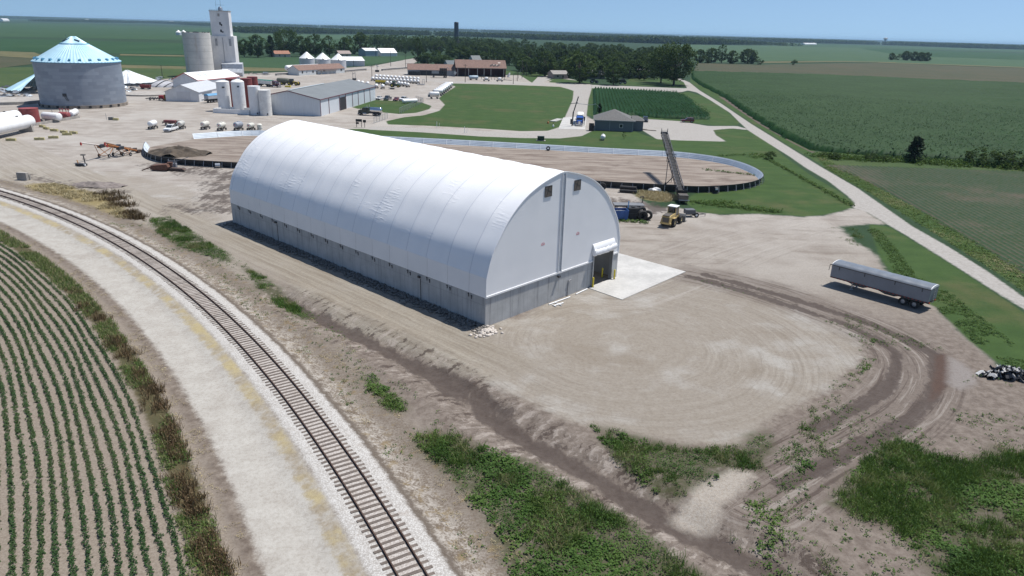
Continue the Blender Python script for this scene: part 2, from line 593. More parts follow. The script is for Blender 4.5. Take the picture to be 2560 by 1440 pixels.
# building axes and ditch axes, for wheel tracks and washed-out rills
bo, br = G(1213, 818), R(47.28)
A['bx'] = np.clip((gx-bo[0])*math.cos(br)+(gy-bo[1])*math.sin(br), -400, 400)
A['by'] = np.clip(-(gx-bo[0])*math.sin(br)+(gy-bo[1])*math.cos(br), -400, 400)
tline = smooth_line(P2([(1640, 672), (1745, 688), (1850, 712), (1955, 742), (2080, 786), (2190, 830), (2275, 880), (2300, 935), (2270, 1000), (2190, 1060), (2090, 1115), (1960, 1190), (1880, 1240)]))
A['td'] = np.full(gx.shape, 50.)
A['ta'] = np.zeros(gx.shape)
A['td'][m_near], A['ta'][m_near] = along(tline, nxx, nyy)
A['td'] = np.clip(A['td'], -50, 50)
eline = smooth_line(P2([(2250, 560), (2140, 540), (1980, 570), (1800, 620), (1640, 690), (1540, 720)]))
A['ed'] = np.full(gx.shape, 50.)
A['ea'] = np.zeros(gx.shape)
A['ed'][m_near], A['ea'][m_near] = along(eline, nxx, nyy)
A['ed'] = np.clip(A['ed'], -50, 50)
A['ma'] = np.zeros(gx.shape)
_, A['ma'][m_near] = along(smooth_line(MUD[0]), nxx, nyy)
mdist = np.full(gx.shape, 50.)
mdist[m_near] = np.minimum(dline(MUD[0], nxx, nyy), 50)
A['mdist'] = mdist


def terrain_material():
    m = bpy.data.materials.new('terrain')
    t = NT(m)
    co = t.co('Object')
    nL = t.noise(.035, co, 4, .6)
    nM = t.noise(.22, co, 5, .6)
    nS = t.noise(1.3, co, 5, .65)
    nF = t.noise(6., co, 4, .7)
    nX = t.noise(22., co, 2, .7)
    wob = t.m('ADD', t.m('MULTIPLY', t.m('SUBTRACT', nM, .5), 2.4), t.m('MULTIPLY', t.m('SUBTRACT', nS, .5), 1.6))
    wobS = t.m('ADD', t.m('MULTIPLY', t.m('SUBTRACT', nS, .5), .8), t.m('MULTIPLY', t.m('SUBTRACT', nF, .5), .6))

    def mask(name, soft=.5, w=wob, k=1., off=0.):
        return t.ramp(t.m('ADD', t.m('ADD', t.attr(name), off), t.m('MULTIPLY', w, k)), -soft, soft)
    # open fields
    fld = t.mix(t.ramp(nL, .35, .65), (.026, .060, .024), (.034, .072, .029))
    fld = t.mix(t.ramp(nM, .4, .7), fld, t.mix(.5, fld, (.045, .09, .04)))
    # yard: dusty gravel, stains, pale patches, faint streaks left by wheels
    strk = t.noise(.35, t.co('Object', (.22, 1.6, 1)), 5, .65)
    strk2 = t.noise(.5, t.co('Object', (1.4, .3, 1)), 5, .65)
    yd = t.mix(t.ramp(nM, .3, .7), (.36, .322, .29), (.47, .435, .40))
    yd = t.mix(t.ramp(strk, .52, .72), yd, (.265, .225, .195))
    yd = t.mix(t.m('MULTIPLY', t.ramp(nL, .5, .62), .6), yd, (.50, .47, .44))
    yd = t.mix(t.m('MULTIPLY', t.ramp(strk2, .6, .78), .5), yd, (.25, .21, .185))
    # bare soil of the near right corner
    ys_ = t.mix(t.ramp(nS, .3, .7), (.195, .16, .14), (.325, .28, .25))
    # pad gravel with swirl marks
    cb = t.n('ShaderNodeCombineXYZ')
    t.put(cb.inputs[0], t.m('MULTIPLY', t.attr('pr'), 1.5))
    t.put(cb.inputs[1], t.m('MULTIPLY', t.attr('pa'), 1.6))
    sw = t.noise(1., cb.outputs[0], 5, .7)
    sw = t.m('ADD', t.m('MULTIPLY', sw, t.ramp(nL, .3, .6, .25, .75)), t.m('MULTIPLY', nS, t.ramp(nL, .3, .6, .75, .25)))
    pdc = t.mix(t.ramp(sw, .3, .7), (.33, .29, .248), (.405, .37, .33))
    pdc = t.mix(t.m('MULTIPLY', t.ramp(t.m('ADD', t.m('MULTIPLY', nL, .5), t.m('MULTIPLY', nM, .55)), .50, .66), .8), pdc, (.53, .52, .505))
    pdc = t.mix(t.m('MULTIPLY', t.ramp(t.noise(.09, co, 4, .6), .52, .68), .55), pdc, (.29, .245, .20))
    cs2 = t.n('ShaderNodeCombineXYZ')
    t.put(cs2.inputs[0], t.m('MULTIPLY', t.m('ADD', t.attr('pr'), t.m('MULTIPLY', wob, .15)), 3.2))
    t.put(cs2.inputs[1], t.m('MULTIPLY', t.attr('pa'), 1.5))
    sw2 = t.noise(1., cs2.outputs[0], 3, .7)
    swm = t.m('MULTIPLY', t.ramp(t.attr('pr'), 4., 10.), t.ramp(nL, .35, .6, .35, 1.))
    pdc = t.mix(t.m('MULTIPLY', t.m('MULTIPLY', t.ramp(sw2, .52, .64), swm), .42), pdc, (.235, .20, .165))
    pdc = t.mix(t.m('MULTIPLY', t.m('MULTIPLY', t.ramp(sw2, .46, .36), swm), .35), pdc, (.53, .50, .46))
    pdc = t.mix(t.m('MULTIPLY', t.ramp(nX, .45, .7), .3), pdc, (.55, .52, .48))
    # the drive beside the base wall: long wheel marks
    cd = t.n('ShaderNodeCombineXYZ')
    t.put(cd.inputs[0], t.m('MULTIPLY', t.m('ADD', t.attr('bx'), t.m('MULTIPLY', wob, .12)), 1.5))
    t.put(cd.inputs[1], t.m('MULTIPLY', t.attr('by'), .05))
    dn = t.noise(1., cd.outputs[0], 5, .7)
    dvc = t.mix(t.ramp(dn, .32, .66), (.285, .245, .20), (.43, .395, .34))
    dmask = t.m('MULTIPLY', t.ramp(t.attr('bx'), -1.2, -3.), t.ramp(t.attr('by'), -14., -2.))
    pdc = t.mix(t.m('MULTIPLY', dmask, .8), pdc, dvc)
    yd = t.mix(t.m('MULTIPLY', dmask, t.ramp(t.attr('bx'), -40., -12., 0., .5)), yd, dvc)
    # grass
    gr = t.mix(t.ramp(nM, .3, .7), (.052, .100, .024), (.074, .132, .034))
    gr = t.mix(t.ramp(nF, .35, .7), gr, t.mix(.6, gr, (.038, .085, .018)))
    gr = t.mix(t.m('MULTIPLY', t.ramp(t.noise(.055, co, 5, .65), .50, .70), .75), gr, (.115, .118, .048))
    mow = t.m('SINE', t.m('MULTIPLY', t.m('ADD', t.attr('by'), t.m('MULTIPLY', t.attr('bx'), .9)), 1.3))
    gr = t.mix(t.m('MULTIPLY', t.ramp(mow, -.3, .3), .25), gr, t.mix(1., gr, (.75, .8, .75), 'MULTIPLY'))
    dryc = t.mix(nF, (.24, .19, .09), (.40, .33, .17))
    # road
    rd = t.mix(t.ramp(nS, .3, .7), (.42, .395, .37), (.52, .495, .47))
    rd = t.mix(t.m('MULTIPLY', t.ramp(nM, .55, .75), .5), rd, (.36, .33, .30))
    # bunker floor: brown dirt with pale limed streaks along its length
    bstr = t.noise(.32, t.co('Object', (.3, 1.5, 1)), 6, .65)
    bk = t.mix(t.ramp(bstr, .34, .62), (.235, .185, .155), (.40, .345, .30))
    bk = t.mix(t.m('MULTIPLY', t.ramp(t.noise(.55, t.co('Object', (.35, 1.6, 1)), 6, .7), .60, .72), .8), bk, (.56, .52, .485))
    bk = t.mix(t.m('MULTIPLY', t.ramp(t.noise(.12, co, 5, .6), .56, .7), .8), bk, (.21, .165, .14))
    c = fld
    ym = mask('yard', .7)
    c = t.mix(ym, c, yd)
    # soil where the ground drops away south-east of the pad
    sx = t.n('ShaderNodeSeparateXYZ')
    t.t.links.new(co, sx.inputs[0])
    soil = t.m('MULTIPLY', t.m('MULTIPLY', t.ramp(t.m('ADD', sx.outputs[1], t.m('MULTIPLY', wob, 2.)), 92., 66.), t.ramp(t.attr('raild'), 4., 9.)), ym)
    c = t.mix(soil, c, ys_)
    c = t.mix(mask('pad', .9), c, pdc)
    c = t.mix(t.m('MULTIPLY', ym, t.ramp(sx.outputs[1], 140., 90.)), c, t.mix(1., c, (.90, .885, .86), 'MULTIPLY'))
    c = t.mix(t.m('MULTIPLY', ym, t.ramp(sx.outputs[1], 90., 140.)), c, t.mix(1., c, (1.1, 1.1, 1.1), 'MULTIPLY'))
    rl = t.attr('raild')
    # bank between track and ditch: pale fines, dry grass, brown soil
    d1 = t.m('ADD', rl, t.m('MULTIPLY', wobS, 1.2))
    band = t.m('MULTIPLY', t.ramp(d1, 1.9, 2.3), t.ramp(d1, 7.6, 6.0))
    pale = t.ramp(t.m('ADD', d1, t.m('MULTIPLY', wob, 1.2)), 5.6, 3.6)
    bc = t.mix(t.ramp(t.m('ADD', t.m('MULTIPLY', nF, .55), t.m('MULTIPLY', nS, .5)), .44, .62), (.20, .16, .125), (.50, .46, .415))
    bc = t.mix(t.m('MULTIPLY', t.m('SUBTRACT', 1., pale), .8), bc, t.mix(nF, (.15, .12, .095), (.28, .235, .195)))
    bc = t.mix(t.m('MULTIPLY', t.ramp(t.noise(.9, co, 5, .75), .53, .66), .7), bc, (.27, .20, .105))
    bc = t.mix(t.ramp(d1, 3.1, 2.5), bc, (.17, .14, .115))
    c = t.mix(t.m('MULTIPLY', band, ym), c, bc)
    # rills washed into the ditch banks
    cr = t.n('ShaderNodeCombineXYZ')
    t.put(cr.inputs[0], t.m('MULTIPLY', t.m('ADD', t.attr('ma'), t.m('MULTIPLY', t.m('SUBTRACT', nS, .5), 1.4)), 1.15))
    t.put(cr.inputs[1], t.m('MULTIPLY', t.attr('mdist'), .28))
    rn = t.noise(1., cr.outputs[0], 4, .75)
    rmask = t.m('MULTIPLY', t.ramp(t.attr('mdist'), 4.6, 2.2), t.ramp(t.attr('mdist'), .4, 1.2))
    c = t.mix(t.m('MULTIPLY', t.m('MULTIPLY', t.ramp(rn, .54, .60), rmask), .85), c, (.085, .063, .054))
    c = t.mix(t.m('MULTIPLY', t.m('MULTIPLY', t.ramp(rn, .47, .38), rmask), .7), c, (.46, .405, .365))
    # ruts: a bundle of wheel tracks round the curve, and fainter ones across the yard
    def ruts(dn, an, fx, fy, ww):
        cc = t.n('ShaderNodeCombineXYZ')
        t.put(cc.inputs[0], t.m('MULTIPLY', t.m('ADD', t.attr(dn), t.m('MULTIPLY', wob, ww)), fx))
        t.put(cc.inputs[1], t.m('MULTIPLY', t.attr(an), fy))
        return t.noise(1., cc.outputs[0], 4, .75)
    ru = ruts('td', 'ta', 1.5, .05, .10)
    ab = t.m('ABSOLUTE', t.attr('td'))
    rm = t.m('MULTIPLY', t.ramp(t.m('ADD', ab, t.m('MULTIPLY', wob, .8)), 5.2, 2.6), t.ramp(t.attr('ta'), 0., 5.))
    c = t.mix(t.m('MULTIPLY', rm, .55), c, (.20, .165, .145))
    c = t.mix(t.m('MULTIPLY', t.m('MULTIPLY', t.ramp(ru, .52, .60), rm), .85), c, (.105, .08, .068))
    c = t.mix(t.m('MULTIPLY', t.m('MULTIPLY', t.ramp(ru, .46, .38), rm), .6), c, (.40, .36, .325))
    re = ruts('ed', 'ea', 1.7, .035, .10)
    em = t.m('MULTIPLY', t.ramp(t.m('ABSOLUTE', t.attr('ed')), 11., 5.), t.m('MULTIPLY', ym, .55))
    c = t.mix(t.m('MULTIPLY', t.ramp(re, .55, .66), em), c, (.26, .225, .20))
    c = t.mix(t.m('MULTIPLY', t.ramp(re, .45, .34), em), c, (.52, .49, .46))
    # mud
    mm = t.ramp(t.m('ADD', t.m('MULTIPLY', t.attr('mud'), 1.05), t.m('MULTIPLY', t.m('ADD', t.m('ADD', t.m('SUBTRACT', nS, .5), t.m('SUBTRACT', nM, .5)), t.m('SUBTRACT', strk2, .5)), 1.4)), .35, .75)
    mm = t.m('MULTIPLY', mm, t.ramp(t.attr('mud'), .05, .3))
    c = t.mix(t.m('MULTIPLY', mm, .85), c, t.mix(nS, (.07, .052, .046), (.125, .10, .088)))
    c = t.mix(mask('red', .4, wobS), c, (.115, .075, .06))
    c = t.mix(mask('pud', .6, wobS), c, (.30, .27, .255))
    # left of the track
    c = t.mix(t.m('MULTIPLY', t.ramp(d1, -7.9, -8.5), 1.), c, t.mix(t.ramp(nF, .3, .7), (.255, .212, .172), (.37, .318, .268)))
    c = t.mix(t.m('MULTIPLY', t.ramp(d1, -8.9, -9.4), t.ramp(d1, -11.1, -10.5)), c, t.mix(nS, (.06, .075, .03), (.16, .12, .07)))
    hl = t.mix(t.ramp(t.noise(.6, t.co('Object', (1, 1, 1)), 5, .7), .3, .7), (.49, .46, .42), (.58, .555, .515))
    hl = t.mix(t.m('MULTIPLY', t.ramp(nM, .5, .7), .5), hl, (.40, .36, .32))
    hmask = t.m('MULTIPLY', t.ramp(d1, -7.6, -6.9), t.ramp(d1, -2., -2.5))
    c = t.mix(t.m('MULTIPLY', t.ramp(d1, -8.7, -8.), t.ramp(d1, -6.6, -7.2)), c, t.mix(t.ramp(nS, .3, .7), (.17, .135, .112), (.31, .262, .22)))
    c = t.mix(hmask, c, hl)
    # spilled grain along the ballast edge
    ye = t.m('MULTIPLY', t.m('MULTIPLY', t.ramp(d1, -3.6, -3.0), t.ramp(d1, -2.1, -2.5)), .8)
    c = t.mix(t.m('MULTIPLY', ye, t.ramp(t.m('ADD', t.m('MULTIPLY', nS, .6), t.m('MULTIPLY', nM, .5)), .35, .62)), c, t.mix(t.ramp(nM, .4, .65), (.34, .27, .17), (.56, .46, .23)))
    # ballast stone
    st = t.n('ShaderNodeTexVoronoi')
    st.inputs['Scale'].default_value = 9.
    t.t.links.new(co, st.inputs['Vector'])
    bal = t.mix(t.ramp(st.outputs['Distance'], .15, .75), (.74, .725, .705), (.50, .475, .45))
    bal = t.mix(t.m('MULTIPLY', t.ramp(t.noise(.9, co, 5, .7), .55, .7), .35), bal, (.40, .34, .29))
    rust = t.m('MULTIPLY', t.ramp(t.m('ABSOLUTE', rl), 1.0, .5), .22)
    bal = t.mix(rust, bal, (.46, .33, .27))
    ad = t.m('ADD', t.m('ABSOLUTE', t.m('ADD', rl, -.05)), t.m('MULTIPLY', wobS, .95))
    c = t.mix(t.ramp(ad, 2.4, 1.95), c, bal)
    # grass and roads win where they are laid
    c = t.mix(mask('lawn', .35, wobS), c, gr)
    c = t.mix(mask('dry', .8, wob), c, dryc)
    c = t.mix(mask('road', .3, wobS, .7), c, rd)
    c = t.mix(mask('bunk', .3, wobS, .3), c, bk)
    wc = t.mix(nF, (.045, .062, .022), (.10, .095, .05))
    c = t.mix(t.m('MULTIPLY', mask('weed', .8, wob, .9, -.2), t.ramp(nS, .3, .55, .1, .85)), c, wc)
    chm = t.m('MULTIPLY', mask('chute', .6, wob, .6, .25), t.ramp(nF, .36, .5, .35, .98))
    c = t.mix(chm, c, t.mix(t.ramp(nF, .3, .6), (.64, .61, .56), (.40, .35, .30)))
    # grit
    nG = t.noise(3.2, co, 3, .8)
    c = t.mix(t.m('MULTIPLY', t.ramp(nG, .42, .68), .42), c, t.mix(1., c, (.62, .58, .54), 'MULTIPLY'))
    c = t.mix(t.m('MULTIPLY', t.ramp(nX, .45, .7), .35), c, t.mix(1., c, (.60, .57, .54), 'MULTIPLY'))
    c = t.mix(t.m('MULTIPLY', t.ramp(nX, .48, .3), .28), c, t.mix(1., c, (1.45, 1.43, 1.4), 'MULTIPLY'))
    c = t.mix(1., c, (.69, .69, .68), 'MULTIPLY')
    t.put(t.b.inputs['Base Color'], c)
    t.b.inputs['Roughness'].default_value = .95
    t.b.inputs['Specular IOR Level'].default_value = .2
    hb = t.m('ADD', t.m('ADD', t.m('MULTIPLY', nF, .6), t.m('MULTIPLY', nX, .4)), t.m('MULTIPLY', t.m('MULTIPLY', rn, rmask), -5.))
    t.bump(hb, .55, .06)
    return m


TERRAIN = terrain_material()
ii, jj = np.meshgrid(np.arange(nx-1), np.arange(ny-1))
a = (jj*nx+ii).ravel()
FACES = np.stack([a, a+1, a+1+nx, a+nx], 1)


def fmean(k):
    return A[k][FACES].mean(1)


cls = np.zeros(len(FACES), int)
cls[fmean('yard') > 0] = 1
cls[(fmean('pad') > 0) & (cls == 1)] = 2
rdv = fmean('raild')
insite = (np.abs(gx[FACES].mean(1)) < 330) & (gy[FACES].mean(1) < 260) & (gy[FACES].mean(1) > 5)
cls[(rdv < -8.2) & (rdv > -200) & insite] = 3
cls[(rdv > -7.4) & (rdv < -2.3) & insite] = 4
cls[(np.abs(rdv) < 2.2) & insite] = 5
cls[fmean('lawn') > 0] = 6
cls[fmean('road') > 0] = 7
cls[fmean('bunk') > 0] = 8
V = np.stack([gx, gy, gz], 1)
NRM = np.stack([-np.gradient(gz.reshape(ny, nx), xs, axis=1).ravel(), -np.gradient(gz.reshape(ny, nx), ys, axis=0).ravel(), np.ones(len(gx))], 1)
NRM /= np.linalg.norm(NRM, axis=1)[:, None]
for k, nm in enumerate(('ground', 'gravel_yard', 'gravel_pad', 'field', 'haul_road', 'ballast', 'grass', 'road', 'dirt_floor')):
    f = FACES[cls == k]
    if not len(f):
        continue
    idx, inv = np.unique(f, return_inverse=True)
    o = np_mesh(nm, V[idx], inv.reshape(f.shape), TERRAIN, {q: d[idx] for q, d in A.items()}, 'stuff' if nm == 'grass' else 'structure', smooth=True)
    o.data.normals_split_custom_set_from_vertices(NRM[idx].tolist())
    if nm == 'grass':
        tag(o, 'mown green lawn grass between the roads and the long bunker wall', 'grass')
# ---------------------------------------------------------------- arched fabric storage building
def fabric_mat(name, wrinkle=.35, rib=False):
    m = bpy.data.materials.new(name)
    t = NT(m)
    co = t.co('Object')
    n = t.noise(.25, co, 4, .55)
    col = t.mix(t.ramp(n, .3, .7), (.84, .845, .855), (.90, .90, .905))
    if rib:
        sx = t.n('ShaderNodeSeparateXYZ')
        t.t.links.new(co, sx.inputs[0])
        # welded overlap every bay: a thin darker line in the cloth
        ph = t.m('ABSOLUTE', t.m('SUBTRACT', t.m('FRACT', t.m('DIVIDE', t.m('ADD', sx.outputs[1], -2.54+3.58*.5), 3.58)), .5))
        col = t.mix(t.m('MULTIPLY', t.ramp(ph, .022, .010), .5), col, (.46, .48, .53))
    t.put(t.b.inputs['Base Color'], col)
    t.b.inputs['Roughness'].default_value = .42
    # creases: short oblique wrinkles in a few patches
    mpw = t.n('ShaderNodeMapping')
    mpw.inputs['Rotation'].default_value = (R(24), 0, 0)
    mpw.inputs['Scale'].default_value = (.9, .55, 4.2)
    t.t.links.new(co, mpw.inputs[0])
    w = t.noise(1.3, mpw.outputs[0], 2, .5)
    p = t.ramp(t.noise(.23, co, 2, .5), .56, .68)
    h = t.m('MULTIPLY', t.ramp(w, .42, .75), p)
    t.bump(t.m('ADD', h, t.m('MULTIPLY', t.noise(.5, co, 2), .25)), wrinkle, .12)
    tr = t.n('ShaderNodeBsdfTranslucent')
    t.put(tr.inputs[0], (.8, .8, .78))
    mx = t.n('ShaderNodeMixShader')
    mx.inputs[0].default_value = .1
    t.t.links.new(t.b.outputs[0], mx.inputs[1])
    t.t.links.new(tr.outputs[0], mx.inputs[2])
    t.t.links.new(mx.outputs[0], t.t.nodes['Material Output'].inputs[0])
    return m


def concrete_mat(name, base=(.47, .47, .46), dark=(.2, .2, .2), streak=.75):
    m = bpy.data.materials.new(name)
    t = NT(m)
    co = t.co('Object')
    st = t.noise(1.0, t.co('Object', (2.2, 2.2, .12)), 5, .7)
    n = t.noise(.5, co, 5, .65)
    f = t.noise(7, co, 3, .7)
    c = t.mix(t.ramp(n, .3, .7), tuple(x*.8 for x in base), base)
    c = t.mix(t.m('MULTIPLY', t.ramp(st, .50, .70), streak), c, dark)
    sp = t.n('ShaderNodeSeparateXYZ')
    t.t.links.new(co, sp.inputs[0])
    # form-panel joints
    for ax, per in ((0, 1.22), (1, 1.22)):
        ph = t.m('ABSOLUTE', t.m('SUBTRACT', t.m('FRACT', t.m('DIVIDE', sp.outputs[ax], per)), .5))
        c = t.mix(t.m('MULTIPLY', t.ramp(ph, .02, .008), .35), c, dark)
    ph = t.m('ABSOLUTE', t.m('SUBTRACT', sp.outputs[2], 2.42))
    c = t.mix(t.m('MULTIPLY', t.ramp(ph, .05, .015), .4), c, dark)
    c = t.mix(t.m('MULTIPLY', t.ramp(f, .4, .7), .2), c, tuple(x*.7 for x in base))
    t.put(t.b.inputs['Base Color'], c)
    t.b.inputs['Roughness'].default_value = .85
    t.bump(f, .25, .02)
    return m


M_FAB = fabric_mat('white_fabric', .22, True)
M_FABE = fabric_mat('white_fabric_end', .04)
M_CON = concrete_mat('board_concrete')
M_WHITE = mat('white_paint', (.78, .78, .77), .45, var=.08)
M_BLACK = mat('black_rubber', (.022, .022, .024), .7, var=.3)
M_DARK = mat('dark_steel', (.05, .052, .058), .5, .3)
M_GALV = mat('galvanised_steel', (.42, .44, .46), .38, .75, var=.15)
M_YEL = mat('safety_yellow', (.70, .55, .03), .5)
BA = G(1213, 818)
BL, BW, BH, BT = 56.9, 24.1, 3.3, .3
BROT = R(47.28)
fb = thing('fabric_building', 'big white arched fabric storage building on a grey concrete base wall', 'storage building', BA, BROT)
prof0 = [(0, 3.3), (0, 4.4), (.03, 5.5), (.8, 7.8), (2.15, 9.85), (3.6, 11.6), (5.75, 13.25), (8.3, 14.4), (11.0, 15.12), (12.05, 15.27)]


def crom(P, per=6):
    P = [np.array(p, float) for p in P]
    P = [2*P[0]-P[1]]+P+[2*P[-1]-P[-2]]
    out = []
    for i in range(1, len(P)-2):
        for k in range(per):
            t = k/per
            out.append(.5*((2*P[i])+(-P[i-1]+P[i+1])*t+(2*P[i-1]-5*P[i]+4*P[i+1]-P[i+2])*t*t+(-P[i-1]+3*P[i]-3*P[i+1]+P[i+2])*t**3))
    return out+[P[-2]]


arch = [tuple(p) for p in crom(prof0[2:], 4)]
half = [tuple(p) for p in prof0[:2]]+arch
PROF = half+[(BW-x, z) for x, z in half[::-1][1:]]
ARCH = arch+[(BW-x, z) for x, z in arch[::-1][1:]]
ribs = [0.]+[2.54+3.46*i for i in range(16)]+[BL]
cover = MB()
for a_, b_ in zip(ribs[:-1], ribs[1:]):
    vv, ff = [], []
    npf = len(ARCH)
    for j in range(7):
        sg = math.sin(math.pi*j/6)
        for x, z in ARCH:
            dx, dz = x-BW/2, z-4
            r = math.hypot(dx, dz)
            k = 1-.07*sg*min(1, (z-5.5)/1.5)/r
            vv.append((BW/2+dx*k, a_+(b_-a_)*j/6, 4+dz*k))
    for j in range(6):
        for i in range(npf-1):
            ff.append((j*npf+i, j*npf+i+1, (j+1)*npf+i+1, (j+1)*npf+i))
    cover.add(vv, ff)
cover = cover.build('roof_cover', M_FAB, fb, smooth=True)
for x, s in ((0, -1), (BW, 1)):
    sk = MB()
    for a_, b_ in zip(ribs[:-1], ribs[1:]):
        sk.add([(x-s*.03, a_+.01, 5.52), (x-s*.03, b_-.01, 5.52), (x+s*.03, b_-.01, BH+.02), (x+s*.03, a_+.01, BH+.02)], [(0, 1, 2, 3)])
    sk.build('side_skirt', M_FABE, fb)
# end walls of cloth (front one with the doorway cut out)
DX0, DX1, DZ = 18.5, 22.72, 4.35


def end_wall(yv, door):
    b = MB()
    xsl = sorted(set([x for x, z in PROF]+[DX0, DX1]))

    def top(x):
        for (x0, z0), (x1, z1) in zip(PROF[:-1], PROF[1:]):
            if x0 <= x <= x1 and x1 > x0:
                return z0+(z1-z0)*(x-x0)/(x1-x0)
        return 5.5
    for x0, x1 in zip(xsl[:-1], xsl[1:]):
        if x1-x0 < 1e-4:
            continue
        lo = DZ if door and x0 >= DX0-1e-6 and x1 <= DX1+1e-6 else BH+.02
        n = 10
        for k in range(n):
            z = [lo+(t-lo)*q/n for t in (top(x0), top(x1)) for q in (k, k+1)]
            b.add([(x0, yv, z[0]), (x1, yv, z[2]), (x1, yv, z[3]), (x0, yv, z[1])], [(0, 1, 2, 3)])
    return b


end_wall(-.02, True).build('end_wall', M_FABE, fb)
end_wall(BL+.02, False).build('end_wall', M_FABE, fb)
# cloth wrapped over the end arch
hem = MB()
for (x0, z0), (x1, z1) in zip(PROF[:-1], PROF[1:]):
    hem.bar((x0, -.03, z0), (x1, -.03, z1), .14, .10)
hem.build('hem', M_FABE, fb)
# base walls
MB().box(BT/2, BL/2, BH/2, BT, BL, BH).build('base_wall', M_CON, fb)
MB().box(BW-BT/2, BL/2, BH/2, BT, BL, BH).build('base_wall', M_CON, fb)
MB().box((BT+DX0)/2, BT/2, BH/2, DX0-BT, BT-.01, BH-.004).build('base_wall', M_CON, fb)
MB().box((DX1+BW-BT)/2, BT/2, BH/2, BW-BT-DX1, BT-.01, BH-.004).build('base_wall', M_CON, fb)
MB().box(BW/2, BL-BT/2, BH/2, BW-2*BT, BT-.01, BH-.004).build('base_wall', M_CON, fb)
M_SLAB = mat('slab_concrete', (.43, .42, .40), .8, var=.2, scale=.35)
MB().box(BW/2, BL/2, .03, BW-2*BT, BL-2*BT, .06).build('floor', mat('stained_floor', (.22, .19, .16), .8), fb)
tr = MB()
tr.box(DX0/2, -.06, BH+.1, DX0, .09, .2)
tr.box((DX1+BW)/2, -.06, BH+.1, BW-DX1, .09, .2)
tr.build('trim', M_WHITE, fb)
se = MB()
for x in (11.82, 12.42):
    se.box(x, -.07, 9.2, .07, .10, 11.8)
se.build('seam', M_FABE, fb)
MB().box(12.12, -.045, 9.15, .5, .03, 11.7).build('lacing', mat('lacing_grey', (.38, .41, .45), .6), fb)
M_MESH = mat('vent_mesh', (.125, .105, .09), .5, var=.25, scale=3)
for x in (9.46, 14.6):
    w = MB().box(x, -.05, 13.45, 1.16, .04, 1.2).build('window', M_MESH, fb)
    f = MB()
    for dx, dz, sx, sz in ((-.58, 0, .03, 1.22), (.58, 0, .03, 1.22), (0, .6, 1.19, .03), (0, -.6, 1.19, .03)):
        f.box(x+dx, -.075, 13.45+dz, sx, .03, sz)
    f.bar((x-.3, -.078, 12.9), (x+.1, -.078, 14.0), .03)
    f.bar((x-.5, -.078, 13.8), (x+.5, -.078, 13.3), .02)
    f.build('frame', M_DARK, w)
M_RED = mat('logo_red', (.62, .12, .13), .5)
for x, z in ((8.95, 7.45), (15.25, 7.5)):
    lg = MB()
    for k in range(8):
        a0, a1 = math.pi*k/8, math.pi*(k+1)/8
        lg.bar((x+.27*math.cos(a0), -.03, z+.2*math.sin(a0)), (x+.27*math.cos(a1), -.03, z+.2*math.sin(a1)), .012, .045)
    for k in range(5):
        lg.box(x-.22+.11*k, -.03, z-.03, .07, .012, .09)
    lg.build('logo', M_RED, fb)
# doorway: posts, rolled curtain, cover flap
fr = MB()
for x in (DX0+.07, DX1-.07):
    fr.box(x, .02, DZ/2, .14, .5, DZ)
fr.box((DX0+DX1)/2, .1, DZ-.08, DX1-DX0-.28, .3, .16)
fr.build('door_frame', M_GALV, fb)
roll = MB()
nseg = 14
rv, rf = [], []
for i in range(nseg+1):
    x = DX0-.15+(DX1-DX0+.35)*i/nseg
    for k in range(14):
        a_ = 2*math.pi*k/14
        r_ = .36+.05*math.sin(3*a_+i*1.7)+.04*math.sin(i*2.3)
        rv.append((x, -.30+.75*r_*math.cos(a_), DZ+.22+r_*1.15*math.sin(a_)-.1*math.sin(math.pi*i/nseg)))
for i in range(nseg):
    for k in range(14):
        rf.append((i*14+k, i*14+(k+1) % 14, (i+1)*14+(k+1) % 14, (i+1)*14+k))
rf += [tuple(range(13, -1, -1)), tuple(nseg*14+k for k in range(14))]
roll.add(rv, rf).build('rolled_curtain', M_FABE, fb, smooth=True)
MB().ext([(-.04, DZ+.55), (-.04, DZ+1.25), (-.10, DZ+1.2), (-.38, DZ+.62), (-.38, DZ+.5)], DX0-.1, DX1+.1, 'X').build('curtain_cover', M_FABE, fb, smooth=True)
# strap winches under every rib
for yv in ribs[1:-1]:
    for dy, dz in ((.02, -.28), (-.45, -.42)):
        b = MB()
        b.box(-.05, yv+dy, BH+dz, .07, .05, .38)
        b.box(-.08, yv+dy, BH+dz+.17, .12, .10, .10)
        b.build('strap_winch', M_DARK, fb)
for yv in (10.8, 43.):
    b = MB()
    b.box(-.12, yv, 2.95, .22, .34, .22)
    b.box(-.03, yv-.15, 1.3, .05, .05, 2.9)
    b.build('wall_lamp', M_DARK, fb)
b = MB()
b.box(11.95, -.16, 2.98, .34, .26, .22)
b.build('wall_lamp', M_DARK, fb)
b = MB()
b.box(13.9, -.05, .95, .05, .07, 1.9)
b.box(14.15, -.1, 1.95, .5, .12, .12)
b.build('conduit', mat('grey_plastic', (.3, .3, .31), .5), fb)


def onb(x, y, z=0.):
    """spot given in the building's own axes"""
    c, s = math.cos(BROT), math.sin(BROT)
    return Vector((BA[0]+c*x-s*y, BA[1]+s*x+c*y, z))


